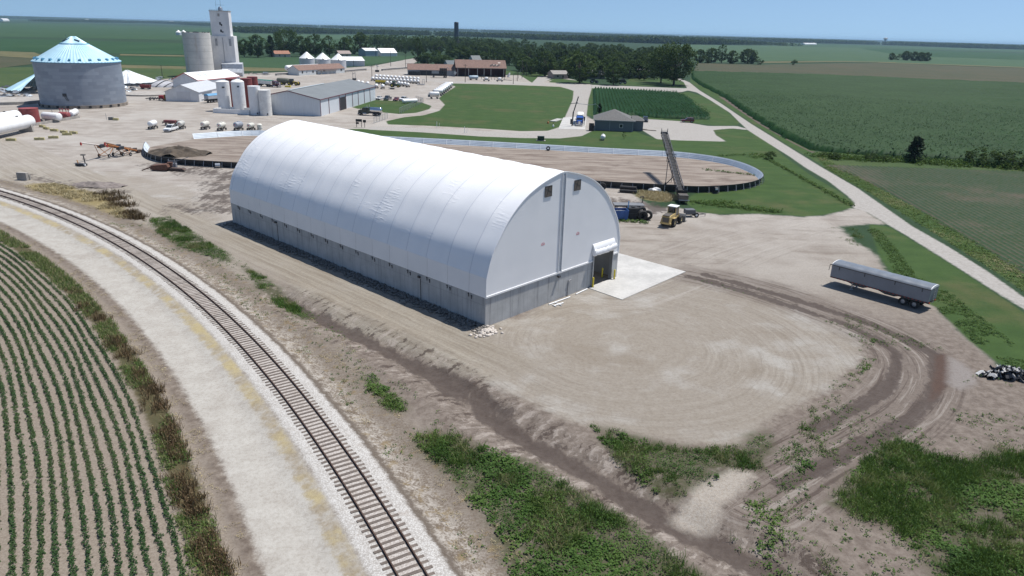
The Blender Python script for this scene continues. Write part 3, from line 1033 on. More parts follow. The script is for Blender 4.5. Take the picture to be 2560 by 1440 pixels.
sl_ = MB().prism([onb(17.9, -.25), onb(17.66, -5.4), onb(32.8, -5.2), onb(32.9, 6.1), onb(24.14, 6.2), onb(24.14, -.02), onb(22.6, -.02), onb(18.6, -.02)], -.1, .07).build('concrete_slab', M_SLAB)
sl_['kind'] = 'structure'
for k, (x, y, lb) in enumerate(((18.55, -.35, 'yellow steel bollard at the left jamb of the fabric building doorway'),
                                (23.05, -.4, 'yellow steel bollard standing outside the right jamb of the fabric building doorway'),
                                (22.45, 1.1, 'yellow steel bollard just inside the dark doorway of the fabric building'))):
    b = thing('bollard', lb, 'bollard', onb(x, y, .06), 0, 'bollards at the fabric building door')
    p = MB()
    p.lathe([(0, 0), (.11, 0), (.11, 1.2), (.085, 1.27), (0, 1.3)], 12)
    p.build('post', M_YEL, b, smooth=True)
    MB().lathe([(.16, 0), (.16, .03), (.11, .03)], 12).build('base_plate', M_DARK, b)
for k, (p0, p1, lb) in enumerate((((1372, 761), (1425, 742), 'long white plastic pipe lying along the concrete front wall'),
                                  ((1385, 764), (1408, 757), 'short white plastic pipe with cross pieces beside the front wall'),
                                  ((1440, 735), (1468, 722), 'thin white pipe on the ground just left of the doorway slab'))):
    q0, q1 = G(*p0, .08), G(*p1, .08)
    b = MB().tube(q0, q1, .075, 10)
    if k == 1:
        md_ = (q0+q1)/2
        dd = (q1-q0).normalized()
        pn = Vector((-dd.y, dd.x, 0))
        b.tube(md_-pn*.5, md_+pn*.6, .06, 8)
        b.tube(q0-pn*.35, q0+pn*.3, .06, 8)
    tag(b.build('pipe', M_WHITE, smooth=True), lb, 'pipe')


def stones(name, pts, rmin, rmax, m, label=None, cat=None):
    """scatter of broken rock as one mass"""
    base = np.array([(-1, -1, -.7), (1, -1, -.6), (1, 1, -.7), (-1, 1, -.6), (-.7, -.6, .7), (.8, -.7, .6), (.6, .7, .8), (-.7, .8, .6)])
    qf = np.array([(0, 3, 2, 1), (4, 5, 6, 7), (0, 1, 5, 4), (1, 2, 6, 5), (2, 3, 7, 6), (3, 0, 4, 7)])
    n = len(pts)
    rr = RNG.uniform(rmin, rmax, n)
    an = RNG.uniform(0, 6.28, n)
    V_ = base[None]*RNG.uniform(.65, 1.25, (n, 8, 3))*rr[:, None, None]
    c, s = np.cos(an)[:, None], np.sin(an)[:, None]
    X = V_[:, :, 0]*c-V_[:, :, 1]*s
    Y = V_[:, :, 0]*s+V_[:, :, 1]*c
    V_ = np.stack([X+pts[:, 0:1], Y+pts[:, 1:2], V_[:, :, 2]*.75+pts[:, 2:3]], 2).reshape(-1, 3)
    F_ = (qf[None]+8*np.arange(n)[:, None, None]).reshape(-1, 4)
    o = np_mesh(name, V_, F_, m, kind='stuff')
    if label:
        tag(o, label, cat)
    return o


pts = []
for _ in range(2600):
    s_ = RNG.uniform(-.6, BL+.5)
    t_ = -abs(RNG.normal(0, 1.))*.8-.05
    if t_ > -1.9-.3*math.sin(s_*.7):
        p = onb(t_, s_)
        pts.append((p.x, p.y, .05+max(0, .22+t_*.1)*RNG.uniform(0, 1)))
M_RUB = mat('shaded_limestone', (.17, .155, .14), .9, var=.4, scale=2.2)  # rock colour darkened to carry the shade at the foot of the wall
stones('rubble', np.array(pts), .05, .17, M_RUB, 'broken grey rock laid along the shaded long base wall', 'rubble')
pts = []
for _ in range(170):
    a_ = RNG.uniform(0, 6.28)
    r_ = abs(RNG.normal(0, .8))
    p = onb(-.9+r_*math.cos(a_)*1.1, -1.0+.7*r_*math.sin(a_))
    pts.append((p.x, p.y, .06+.25*max(0, 1-r_)*RNG.uniform(.3, 1)))
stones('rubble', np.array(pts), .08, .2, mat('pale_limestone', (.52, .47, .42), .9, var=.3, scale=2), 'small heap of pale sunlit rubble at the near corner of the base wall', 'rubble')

# ---------------------------------------------------------------- railway track on its curve
track = thing('railway_track', 'single curving railway track with rusty rails and wooden sleepers', 'railway track', (0, 0, 0))


def railpt(th, d, z=0.):
    r = RR+d
    return Vector((RC[0]+r*math.cos(th), RC[1]+r*math.sin(th), z))


M_RAIL = mat('rusty_rail', (.085, .05, .036), .6, .35, var=.35, scale=2)
M_TIE = mat('weathered_sleeper', (.135, .11, .094), .9, var=.45, scale=1.6, stretch=(1, 1, 1))
TH0, TH1 = math.atan2(20-RC[1], 4-RC[0]), math.atan2(150-RC[1], -140-RC[0])
for sgn in (-1, 1):
    b = MB()
    ths = np.linspace(TH0, TH1, 170)
    pr = [(-.075, .42), (.075, .42), (.075, .45), (.02, .46), (.02, .54), (.038, .55), (.038, .59), (-.038, .59), (-.038, .55), (-.02, .54), (-.02, .46), (-.075, .45)]
    vs, fs = [], []
    for th in ths:
        for u_, z_ in pr:
            vs.append(railpt(th, sgn*.755+u_, z_))
    n = len(pr)
    for j in range(len(ths)-1):
        for i in range(n):
            fs.append((j*n+i, j*n+(i+1) % n, (j+1)*n+(i+1) % n, (j+1)*n+i))
    b.add(vs, fs).build('rail', M_RAIL, track)
nt = int((TH1-TH0)*RR/.53)
rest = MB()
for i in range(nt):
    th = TH0+(i+.5)*(TH1-TH0)/nt
    p = railpt(th, RNG.uniform(-.06, .06), .40+RNG.uniform(-.03, .012))
    if 5 < i < 106:
        ti = MB().box(0, 0, 0, 2.6, .22, .11).build('sleeper', M_TIE, track)
        ti.location = p
        ti.rotation_euler = (0, 0, th+RNG.uniform(-.03, .03))
    else:
        rest.box(p.x, p.y, p.z, 2.6, .22, .11, th+RNG.uniform(-.03, .03))
rs = rest.build('sleepers', M_TIE, track)
rs['kind'] = 'stuff'
# ---------------------------------------------------------------- vegetation
def leaf_mat(name, cols, trans=.25, rough=.6):
    """foliage whose tint is picked plant by plant (attribute cv 0..1)"""
    m = bpy.data.materials.new(name)
    t = NT(m)
    r = t.n('ShaderNodeValToRGB')
    el = r.color_ramp.elements
    while len(el) < len(cols):
        el.new(.5)
    for i, c in enumerate(cols):
        el[i].position = i/(len(cols)-1)
        el[i].color = (*c, 1)
    t.put(r.inputs[0], t.attr('cv'))
    oi = t.n('ShaderNodeObjectInfo')
    c = t.mix(t.m('MULTIPLY', oi.outputs['Random'], .3), r.outputs[0], tuple(x*.6 for x in cols[0]))
    t.put(t.b.inputs['Base Color'], c)
    t.b.inputs['Roughness'].default_value = rough
    t.b.inputs['Specular IOR Level'].default_value = .08
    if trans:
        tr = t.n('ShaderNodeBsdfTranslucent')
        t.put(tr.inputs[0], t.mix(.4, c, (.12, .16, .02)))
        mx = t.n('ShaderNodeMixShader')
        mx.inputs[0].default_value = trans
        t.t.links.new(t.b.outputs[0], mx.inputs[1])
        t.t.links.new(tr.outputs[0], mx.inputs[2])
        t.t.links.new(mx.outputs[0], t.t.nodes['Material Output'].inputs[0])
    return m


def leaf_quads(P, size, upb=.6, asp=.55, rng=RNG):
    """one randomly turned leaf at every point"""
    n = len(P)
    nr = rng.normal(0, 1, (n, 3))
    nr[:, 2] = np.abs(nr[:, 2])*.7+upb*1.6
    nr /= np.linalg.norm(nr, axis=1)[:, None]
    tg = rng.normal(0, 1, (n, 3))
    tg -= (tg*nr).sum(1)[:, None]*nr
    tg /= np.linalg.norm(tg, axis=1)[:, None]
    bt = np.cross(nr, tg)
    s = np.broadcast_to(np.asarray(size, float), (n,))*rng.uniform(.6, 1.35, n)
    a, b = tg*s[:, None]*.5, bt*s[:, None]*asp*.5
    v = np.stack([P-a, P+b*1.0-a*.1, P+a, P-b*1.0-a*.1], 1).reshape(-1, 3)
    f = np.arange(4*n).reshape(-1, 4)
    return v, f


def blade_quads(P, h, lean=.35, w=.03, rng=RNG):
    """thin upright stems"""
    n = len(P)
    an = rng.uniform(0, 6.28, n)
    hh = np.broadcast_to(np.asarray(h, float), (n,))*rng.uniform(.6, 1.2, n)
    ln = rng.normal(0, lean, (n, 2))*hh[:, None]
    d = np.stack([np.cos(an), np.sin(an), np.zeros(n)], 1)*(np.broadcast_to(np.asarray(w, float), (n,)))[:, None]
    top = P+np.concatenate([ln, hh[:, None]], 1)
    v = np.stack([P-d, P+d, top+d*.5, top-d*.5], 1).reshape(-1, 3)
    return v, np.arange(4*n).reshape(-1, 4)


def plant(name, kind_pts, m, label, cat, **kw):
    pass


def tufts(P, per, rad, hgt, rng=RNG):
    """per leaf points in a dome over every plant"""
    n = len(P)
    a = rng.uniform(0, 6.28, (n, per))
    r = np.sqrt(rng.uniform(0, 1, (n, per)))
    rad = np.broadcast_to(np.asarray(rad, float), (n,))[:, None]
    hgt = np.broadcast_to(np.asarray(hgt, float), (n,))[:, None]
    x = P[:, 0:1]+rad*r*np.cos(a)
    y = P[:, 1:2]+rad*r*np.sin(a)
    z = P[:, 2:3]+hgt*(1-r*r*.75)*rng.uniform(.35, 1.05, (n, per))
    return np.stack([x, y, z], 2).reshape(-1, 3)


def sample_poly(poly, dens, rng=RNG):
    p = np.asarray(poly)
    lo, hi = p.min(0), p.max(0)
    n = int((hi-lo).prod()*dens)
    q = rng.uniform(lo, hi, (n, 2))
    return q[sdf(poly, q[:, 0], q[:, 1]) > 0]


def seen(q, mrg=3.):
    """keep what can come into the picture or just outside it"""
    v = np.c_[q[:, :2], np.zeros(len(q))]-np.array([0, 0, CAM_H])
    dz = v@FW
    u = v@RT/dz*F_PX+1280
    w = v@DN/dz*F_PX+720
    return q[(dz > 4) & (u > -500) & (u < 3060) & (w < 1900)]


def zed(q):
    return np.c_[q[:, :2], relief(q[:, 0], q[:, 1])]


def cat_mesh(parts):
    vs, fs, cs, o = [], [], [], 0
    for v, f, c in parts:
        vs.append(v)
        fs.append(f+o)
        cs.append(np.repeat(c, 4) if len(c)*4 == len(v) else c)
        o += len(v)
    return np.concatenate(vs), np.concatenate(fs), np.concatenate(cs)


L_WEED = leaf_mat('weed_leaves', [(.040, .082, .021), (.076, .142, .033), (.132, .188, .052), (.32, .285, .16)])
L_CROP = leaf_mat('bean_leaves', [(.028, .062, .022), (.043, .088, .031), (.068, .10, .04), (.11, .105, .058)])
L_CORN = leaf_mat('corn_leaves', [(.010, .038, .012), (.016, .056, .018), (.026, .074, .025), (.042, .096, .038)])
L_BEANF = leaf_mat('shaded_bean_leaves', [(.014, .036, .013), (.022, .048, .017), (.04, .055, .026), (.085, .072, .05)], 0)  # darker bean copy: the self-shadow the ridged sheet lacks is in the colour
L_DRY = leaf_mat('dry_grass_blades', [(.16, .12, .07), (.36, .29, .16), (.52, .44, .27), (.60, .54, .35)], .15)
L_BROWN = leaf_mat('brown_seed_stems', [(.06, .034, .02), (.11, .068, .04), (.19, .135, .075), (.34, .27, .15)], .1)
L_TREE = leaf_mat('tree_leaves', [(.015, .035, .011), (.034, .068, .017), (.064, .108, .028), (.105, .155, .045)], .2)

# foreground weed beds
for k, (poly, dn) in enumerate(zip(WEEDS, WDENS)):
    q = seen(sample_poly(poly, 19*dn))
    nz = vnoise(q[:, 0], q[:, 1], 2.2, 11+k)*.6+vnoise(q[:, 0], q[:, 1], .9, 31+k)*.4
    edge = np.clip((sdf(poly, q[:, 0], q[:, 1])+(1.4 if k in (0, 1, 2, 3) else .5)*(nz-.5))/(2.2 if k in (0, 1, 2, 3) else .7), 0, 1)
    q = q[RNG.uniform(0, 1, len(q)) < np.clip(edge*.78*(dn > .8)*(1-.35*(k > 0))+(nz-(.70-.4*dn))*3.5*edge, 0, 1)]
    P = zed(q)
    nz = vnoise(q[:, 0], q[:, 1], 3.2, 50+k)
    hg = .08+.38*vnoise(q[:, 0], q[:, 1], 1.6, 70+k)*min(1, dn)
    big = nz > .55
    parts = []
    for sel, per, rd, sz in ((big, 8, .30, .20), (~big, 7, .26, .13)):
        Q = P[sel]
        L = tufts(Q, per, rd, hg[sel])
        v, f = leaf_quads(L, sz, 1.)
        cvb = np.repeat(np.clip(vnoise(Q[:, 0], Q[:, 1], 2.5, 90+k)*.55+RNG.uniform(-.08, .12, len(Q)), 0, .85), per)
        parts.append((v, f, np.clip(cvb+RNG.uniform(-.08, .08, len(cvb)), 0, 1)))
    gsel = (vnoise(q[:, 0], q[:, 1], 2.8, 120+k) > .50)
    Q = np.repeat(P[gsel], 9, 0)+np.c_[RNG.normal(0, .16, (gsel.sum()*9, 2)), np.zeros(gsel.sum()*9)]
    v, f = blade_quads(Q, .45 if k in (0, 2) else .32, .5, .018)
    parts.append((v, f, np.clip(np.repeat(vnoise(q[gsel][:, 0], q[gsel][:, 1], 1.6, 150+k)*1.1-.05, 9)+RNG.normal(0, .12, len(Q)), .1, 1)))
    v, f, c = cat_mesh(parts)
    o = np_mesh('weeds', v, f, L_WEED, {'cv': c}, 'stuff')
    tag(o, ('lush green weeds and pale grass covering the bank right of the railway track',
            'green weeds fringing the lower edge of the gravel pad',
            'broad green weeds filling the bottom right corner of the field',
            'patchy weeds on bare soil below the pale gravel chute',
            'strip of green weeds between the track bank and the dirt drive',
            'green weeds along the dirt drive beside the long base wall',
            'dense clump of dark green bushy weeds near the wooden pallet',
            'sparse weeds between the pad fringe and the tyre tracks',
            'thin weeds along the inner side of the curved tyre tracks',
            'low weeds beside the culvert at the site entrance')[k], 'weeds')
# scattered single weeds on the bare soil
soil = P2([(1700, 690), (1900, 720), (2100, 780), (2300, 850), (2420, 900), (2560, 980), (2700, 1100), (2600, 1300), (2300, 1500), (1900, 1500), (1850, 1250), (2050, 1000), (2160, 860), (2000, 770)])
q = seen(sample_poly(soil, 3.2))
q = q[vnoise(q[:, 0], q[:, 1], 4., 5)*.6+vnoise(q[:, 0], q[:, 1], 1.2, 6)*.4 > .52+.06*(q[:, 1]-50)/30]
bank = np.array([[RC[0]+(RR+d)*math.cos(th), RC[1]+(RR+d)*math.sin(th)] for d, th in zip(RNG.uniform(3.2, 9.5, 2600), RNG.uniform(TH0, TH1, 2600))])
bank = seen(bank)
bank = bank[(vnoise(bank[:, 0], bank[:, 1], 2.5, 8) > .55) & (bank[:, 1] < 110)]
Q = zed(np.concatenate([q, bank]))
L = tufts(Q, 8, RNG.uniform(.1, .3, len(Q)), RNG.uniform(.08, .32, len(Q)))
v, f = leaf_quads(L, .13, .9)
o = np_mesh('weeds', v, f, L_WEED, {'cv': np.repeat(np.clip(np.repeat(RNG.uniform(0, .6, len(Q)), 8)+RNG.uniform(-.05, .1, len(L)), 0, 1), 4)}, 'stuff')
tag(o, 'single small weeds dotted over the bare brown soil', 'weeds')
# brown and green bank between the haul road and the bean rows
bp, gp_ = [], []
for (px, py, r, n) in ((215, 770, 1., 60), (245, 800, 1.1, 70), (290, 860, 1.2, 110), (320, 890, 1., 80), (350, 945, 1., 70), (385, 975, 1.1, 110), (398, 1020, 1., 90), (425, 1085, 1.2, 160), (440, 1125, 1.1, 130),
                       (465, 1220, 1.2, 150), (485, 1275, 1.1, 130), (520, 1380, 1.2, 150), (555, 1430, 1., 110), (190, 735, .8, 30), (330, 545, 1., 40), (350, 548, .9, 40)):
    c = G(px, py)
    tdir = np.array([-(c.y-RC[1]), c.x-RC[0]])/RR
    nd = np.array([c.x-RC[0], c.y-RC[1]])/RR
    n = int(n*.22)
    a_, b_ = RNG.normal(0, r*.85, n), RNG.normal(0, .42, n)
    bp.append(np.array([c.x, c.y])[None]+a_[:, None]*tdir+b_[:, None]*nd)
bp = zed(np.concatenate(bp))
Q = np.repeat(bp, 14, 0)+np.c_[RNG.normal(0, .15, (len(bp)*14, 2)), np.zeros(len(bp)*14)]
v1, f1 = blade_quads(Q, .6, .3, .022)
L = tufts(bp, 16, .30, .75)
v2, f2 = leaf_quads(L, .10, .8, .5)
v, f, c = cat_mesh([(v1, f1, np.clip(RNG.normal(.5, .25, len(Q)), 0, 1)), (v2, f2, np.clip(RNG.normal(.42, .25, len(L)), 0, 1))])
tag(np_mesh('dock_weeds', v, f, L_BROWN, {'cv': c}, 'stuff'), 'tall rusty brown dock weeds between the haul road and the bean rows', 'weeds')
d_, th_ = RNG.uniform(-11.0, -9.1, 5200), RNG.uniform(TH0, TH1+.05, 5200)
q = np.c_[RC[0]+(RR+d_)*np.cos(th_), RC[1]+(RR+d_)*np.sin(th_)]
q = seen(q)
keep = vnoise(q[:, 0], q[:, 1], 2.6, 21) > .36
q = q[keep]
Q = zed(q)
wide = np.where((vnoise(q[:, 0], q[:, 1], 9, 23) > .45), .32, .2)
L = tufts(Q, 8, .24, wide)
v1, f1 = leaf_quads(L, .15, .9)
B_ = np.repeat(Q, 5, 0)+np.c_[RNG.normal(0, .15, (len(Q)*5, 2)), np.zeros(len(Q)*5)]
v2, f2 = blade_quads(B_, .42, .35, .02)
v, f, c = cat_mesh([(v1, f1, np.clip(RNG.normal(.42, .2, len(L)), 0, 1)), (v2, f2, np.clip(RNG.normal(.8, .2, len(B_)), 0, 1))])
tag(np_mesh('verge_weeds', v, f, L_WEED, {'cv': c}, 'stuff'), 'green and straw coloured weeds along the edge of the bean rows', 'weeds')
# bean rows follow the curve of the track
parts = []
rows_q = []
for k in range(24):
    th = np.arange(TH0-.02, TH1+.06, .12/RR)
    d = -11.45-.76*k+RNG.normal(0, .05, len(th))+.07*np.sin(th*60+k)
    q = np.c_[RC[0]+(RR+d)*np.cos(th), RC[1]+(RR+d)*np.sin(th)]
    q = q[RNG.uniform(0, 1, len(q)) < .75+.35*vnoise(q[:, 0], q[:, 1], 2.5, 41)]
    rows_q.append(seen(q))
q = np.concatenate(rows_q)
Q = zed(q)
gv = vnoise(q[:, 0], q[:, 1], 6., 43)*.7+vnoise(q[:, 0], q[:, 1], 1.1, 44)*.3
L = tufts(Q, 11, .165, .14+.22*gv)
v, f = leaf_quads(L, .125, .9, .75)
cv = np.repeat(np.clip(.78-gv*.75+RNG.uniform(-.12, .12, len(Q)), 0, 1), 11)
tag(np_mesh('bean_rows', v, f, L_CROP, {'cv': np.repeat(cv, 4)}, 'stuff'), 'young soybean rows curving alongside the haul road', 'crop')
# straw patches
for k, poly in enumerate(DRY):
    q = sample_poly(poly, 5.5 if k == 0 else 8)
    q = q[vnoise(q[:, 0], q[:, 1], 2.4, 301) > .36]
    Q = zed(q)
    B_ = np.repeat(Q, 12, 0)+np.c_[RNG.normal(0, .22, (len(Q)*12, 2)), np.zeros(len(Q)*12)]
    v, f = blade_quads(B_, .38, .6, .035)
    tag(np_mesh('dry_grass', v, f, L_DRY, {'cv': np.repeat(np.clip(RNG.normal(.6, .2, len(B_)), 0, 1), 4)}, 'stuff'),
        ('straw yellow dead grass between the railway bend and the dirt yard', 'flattened yellow grass at the foot of the conveyor by the bunker wall')[k], 'dry grass')
bq = []
for px, py, r in ((285, 500, 2.4), (305, 515, 2.), (265, 488, 2.), (345, 545, 1.2), (325, 535, 1.2)):
    c = G(px, py)
    bq.append(np.array([c.x, c.y])+RNG.normal(0, r*.5, (70, 2)))
Q = zed(np.concatenate(bq))
B_ = np.repeat(Q, 7, 0)+np.c_[RNG.normal(0, .15, (len(Q)*7, 2)), np.zeros(len(Q)*7)]
v, f = blade_quads(B_, .65, .35, .035)
tag(np_mesh('dock_weeds', v, f, L_BROWN, {'cv': np.repeat(np.clip(RNG.normal(.5, .25, len(B_)), 0, 1), 4)}, 'stuff'), 'dark brown seed stems among the straw grass by the rail bend', 'weeds')
q = np.array([[RC[0]+(RR+d)*math.cos(th), RC[1]+(RR+d)*math.sin(th)] for d, th in zip(np.concatenate([RNG.uniform(3.0, 8.5, 2600), RNG.uniform(-9.0, -7.6, 1700)]), RNG.uniform(TH0, TH1, 4300))])
q = seen(q)
q = q[(vnoise(q[:, 0], q[:, 1], 1.8, 208) > .50)]
Q = zed(q)
B_ = tufts(Q, 9, .26, .16)
v, f = leaf_quads(B_, .14, 1.0, .22)
tag(np_mesh('dry_grass', v, f, L_DRY, {'cv': np.repeat(np.clip(np.repeat(RNG.uniform(0, .8, len(Q)), 9)+RNG.normal(0, .12, len(B_)), 0, 1), 4)}, 'stuff'), 'tan dead grass tufts dotted along both banks of the track', 'dry grass')
# long verge grass between the county road and the fields
vg = P2([(2064, 421), (2110, 448), (2180, 486), (2250, 530), (2320, 573), (2450, 655), (2600, 755), (2600, 690), (2480, 632), (2370, 566), (2250, 500), (2150, 445), (2040, 385)])
q = seen(sample_poly(vg, 5.))
dd = sdf(vg, q[:, 0], q[:, 1])
Q = zed(q)
B_ = tufts(Q, 7, .4, .3)
v, f = leaf_quads(B_, .30, 1.2, .35)
cv = np.clip(np.repeat(vnoise(q[:, 0], q[:, 1], 5, 61)*.55+.42*(dd > 2.2)+.30, 7)+RNG.normal(0, .12, len(B_)), .1, 1)
tag(np_mesh('verge_grass', v, f, L_WEED, {'cv': np.repeat(cv, 4)}, 'stuff'), 'long olive verge grass between the pale road and the bean field', 'grass')
# grass fringe of the right ditch and around the lawn edges
fr_ = P2([(2160, 565), (2215, 630), (2240, 690), (2330, 760), (2430, 850), (2560, 940), (2700, 1040), (2640, 960), (2500, 830), (2380, 735), (2290, 690), (2240, 620), (2200, 575)])
q = seen(sample_poly(fr_, 10))
q = q[vnoise(q[:, 0], q[:, 1], 2., 63) > .3]
Q = zed(q)
L = tufts(Q, 8, .26, .10+.3*vnoise(q[:, 0], q[:, 1], 2.5, 64))
v, f = leaf_quads(L, .18, 1.)
tag(np_mesh('ditch_weeds', v, f, L_WEED, {'cv': np.repeat(np.clip(RNG.normal(.3, .16, len(L)), 0, 1), 4)}, 'stuff'), 'ragged green ditch weeds behind the grain trailer', 'weeds')
vq = []
for a_, b_, n, r in (((1735, 505), (1945, 530), 420, 1.4), ((1780, 506), (1830, 508), 120, 1.), ((1800, 390), (1905, 385), 60, .8), ((1905, 390), (2130, 515), 420, .5), ((1620, 380), (1760, 392), 260, .6), ((1505, 462), (1590, 470), 110, .7), ((1880, 395), (1930, 385), 110, 1.2),
                     ((1535, 376), (1632, 383), 160, .7), ((1500, 548), (1625, 558), 60, .6), ((1760, 425), (1900, 440), 60, .5)):
    A_, B2 = G(*a_), G(*b_)
    t_ = RNG.uniform(0, 1, n)
    vq.append(np.c_[A_.x+(B2.x-A_.x)*t_, A_.y+(B2.y-A_.y)*t_]+RNG.normal(0, r*.6, (n, 2)))
Q = zed(np.concatenate(vq))
L = tufts(Q, 9, .4, .45)
v, f = leaf_quads(L, .3, .9)
tag(np_mesh('rough_grass', v, f, L_WEED, {'cv': np.repeat(np.clip(np.repeat(RNG.uniform(0, .6, len(Q)), 9)+RNG.normal(0, .1, len(L)), 0, 1), 4)}, 'stuff'), 'rough unmown tufts along the ditch line and the bunker wall', 'grass')
# ---------------------------------------------------------------- measuring helpers
def HT(bx, by, ty, base=0.):
    """height at which an upright over ground pixel (bx, by) reaches pixel row ty"""
    P = G(bx, by, base)
    lo, hi = 0., 80.
    for _ in range(50):
        m_ = (lo+hi)/2
        q = np.array([P.x, P.y, m_-CAM_H])
        if q@DN/(q@FW)*F_PX+720 > ty:
            lo = m_
        else:
            hi = m_
    return lo


def MPP(x, y):
    P = G(x, y)
    return math.sqrt(P.x**2+P.y**2+CAM_H**2)/F_PX


M_TYRE = mat('tyre', (.028, .027, .026), .85, var=.4, scale=4)
M_RIM = mat('rim', (.45, .45, .46), .4, .5)
M_GLASS = mat('dark_glass', (.02, .025, .03), .12, var=.1, spec=.8)
M_CHROME = mat('chrome', (.62, .63, .65), .18, 1., var=.08)
M_ALU = mat('aluminium_sheet', (.55, .57, .60), .42, .55, var=.1)
M_LAMP = mat('lamp_lens', (.75, .75, .72), .2)
M_TAIL = mat('tail_lens', (.45, .02, .02), .3)


def wheel(parent, x, y, r, w=.3, rim=None, rr=.55, out=1, z=None):
    b = MB()
    b.lathe([(r*.5, -w/2), (r*.92, -w/2), (r, -w*.35), (r, w*.35), (r*.92, w/2), (r*.5, w/2), (r*.5, -w/2)], 18, 'Y')
    o = b.build('wheel', M_TYRE, parent, smooth=True)
    o.location = (x, y, r if z is None else z)
    c = MB()
    c.lathe([(0, out*w*.30), (r*rr*.45, out*w*.30), (r*rr*.55, out*w*.42), (r*rr, out*w*.36), (r*rr, -out*w*.4), (0, -out*w*.4)], 14, 'Y')
    c.build('rim', rim or M_RIM, o, smooth=True)
    return o


# ---------------------------------------------------------------- grain trailer
tf, tb = Vector((41.05, 86.1, 0)), Vector((48.9, 77.25, 0))
fwd = (tf-tb).normalized()
lft = Vector((-fwd.y, fwd.x, 0))
trc = (tf+tb)/2-lft*1.25
gt = thing('grain_trailer', 'long grey grain hopper trailer with tarp roof parked on bare dirt', 'trailer', trc, math.atan2(fwd.y, fwd.x))
TL = (tf-tb).length
hl = TL/2
zb, zt = 1.2, 2.78
M_TRS = mat('trailer_side', (.21, .235, .275), .45, .3, var=.1, scale=.5)
b = MB()
b.box(0, 0, (zb+zt)/2, TL, 2.5, zt-zb)
b.build('body', M_TRS, gt, bevel=.03)
b = MB()
for hx in (hl*.42, -hl*.22):
    vs = [(hx+sx*1.9, sy*1.1, zb) for sx in (-1, 1) for sy in (-1, 1)]+[(hx+sx*.55, sy*.45, .55) for sx in (-1, 1) for sy in (-1, 1)]
    hb = MB().add(vs, [(0, 2, 6, 4), (1, 5, 7, 3), (0, 4, 5, 1), (2, 3, 7, 6), (4, 6, 7, 5)])
    hb.build('hopper', mat('hopper_metal', (.22, .23, .25), .5, .4), gt)
ar = [(-1.24, zt)]+[(1.24*math.cos(math.pi-t), zt+.34*math.sin(t)) for t in np.linspace(0, math.pi, 9)]+[(1.24, zt)]
M_TARP = mat('tarp', (.135, .155, .185), .45, var=.22, scale=.7)
tp = MB()
nsg = 33
vs = []
for i in range(nsg):
    x = -hl+.06+(TL-.12)*i/(nsg-1)
    k = 1-.14*abs(math.sin(math.pi*i/8))**.6*0-(.10 if i % 4 == 2 else 0)
    vs += [(x, y, zt+.005+(z-zt)*k) for y, z in ar[1:-1]]
n = len(ar)-2
tp.add(vs, [(i*n+j, i*n+j+1, (i+1)*n+j+1, (i+1)*n+j) for i in range(nsg-1) for j in range(n-1)])
tp.build('tarp', M_TARP, gt, smooth=True)
for x in (-hl+.03, hl-.03):
    e = MB().ext(ar, x-.05, x+.05, 'X')
    e.build('end_cap', M_WHITE, gt)
rl = MB()
for s in (-1, 1):
    rl.tube((-hl, s*1.29, zt-.02), (hl+.15, s*1.29, zt-.02), .06, 8)
rl.build('roll_tube', M_DARK, gt)
for x in (hl-1.0, hl-4.2, -hl+4.0, -hl+.9):
    MB().box(x, 1.275, zt-.25, .07, .05, .5).build('tarp_stop', M_DARK, gt)
b = MB()
for s in (-1, 1):
    b.box(0, s*1.22, zb-.07, TL-.1, .1, .14)
    b.box(-hl+2., s*.5, zb-.25, 3.9, .12, .3)
    b.box(hl-1.3, s*.5, zb-.15, 2.4, .12, .2)
b.build('side_rail', M_DARK, gt)
b = MB()
for i in range(26):
    b.box(-hl+.4+i*.445, 1.275, zb-.06, .2, .01, .06)
b.build('reflector_tape', mat('reflector_red', (.5, .06, .05), .4), gt)
for s in (-1, 1):
    lg = MB()
    lg.box(hl-2.75, s*.75, .62, .14, .14, 1.15)
    lg.box(hl-2.75, s*.75, .05, .32, .3, .07)
    lg.bar((hl-2.7, s*.7, .3), (hl-3.4, s*.4, 1.1), .07)
    lg.build('landing_leg', M_GALV, gt)
for x in (-hl+2.75, -hl+1.45):
    for s in (-1, 1):
        wheel(gt, x, s*.98, .51, .5, out=s)
    MB().tube((x, -.9, .51), (x, .9, .51), .07, 8).build('axle', M_DARK, gt)
MB().box(-hl+2.1, 1.05, 1.03, 2.9, .5, .05).build('mudguard', M_DARK, gt)
b = MB()
for s in (-.25, .25):
    b.bar((-hl-.08, s, .9), (-hl-.08, s, 2.9), .05)
for i in range(6):
    b.bar((-hl-.08, -.25, 1.+i*.33), (-hl-.08, .25, 1.+i*.33), .04)
b.build('ladder', M_GALV, gt)
b = MB()
b.bar((hl+.05, 1.1, zt-.1), (hl+.32, 1.1, zt-.1), .06)
b.bar((hl+.3, 1.1, zt-.1), (hl+.36, 1.1, zt-.9), .05)
b.build('crank', M_DARK, gt)
b = MB()
for s in (-.9, .9):
    b.box(-hl-.03, s, 1.05, .06, .25, .12)
b.build('tail_light', M_TAIL, gt)

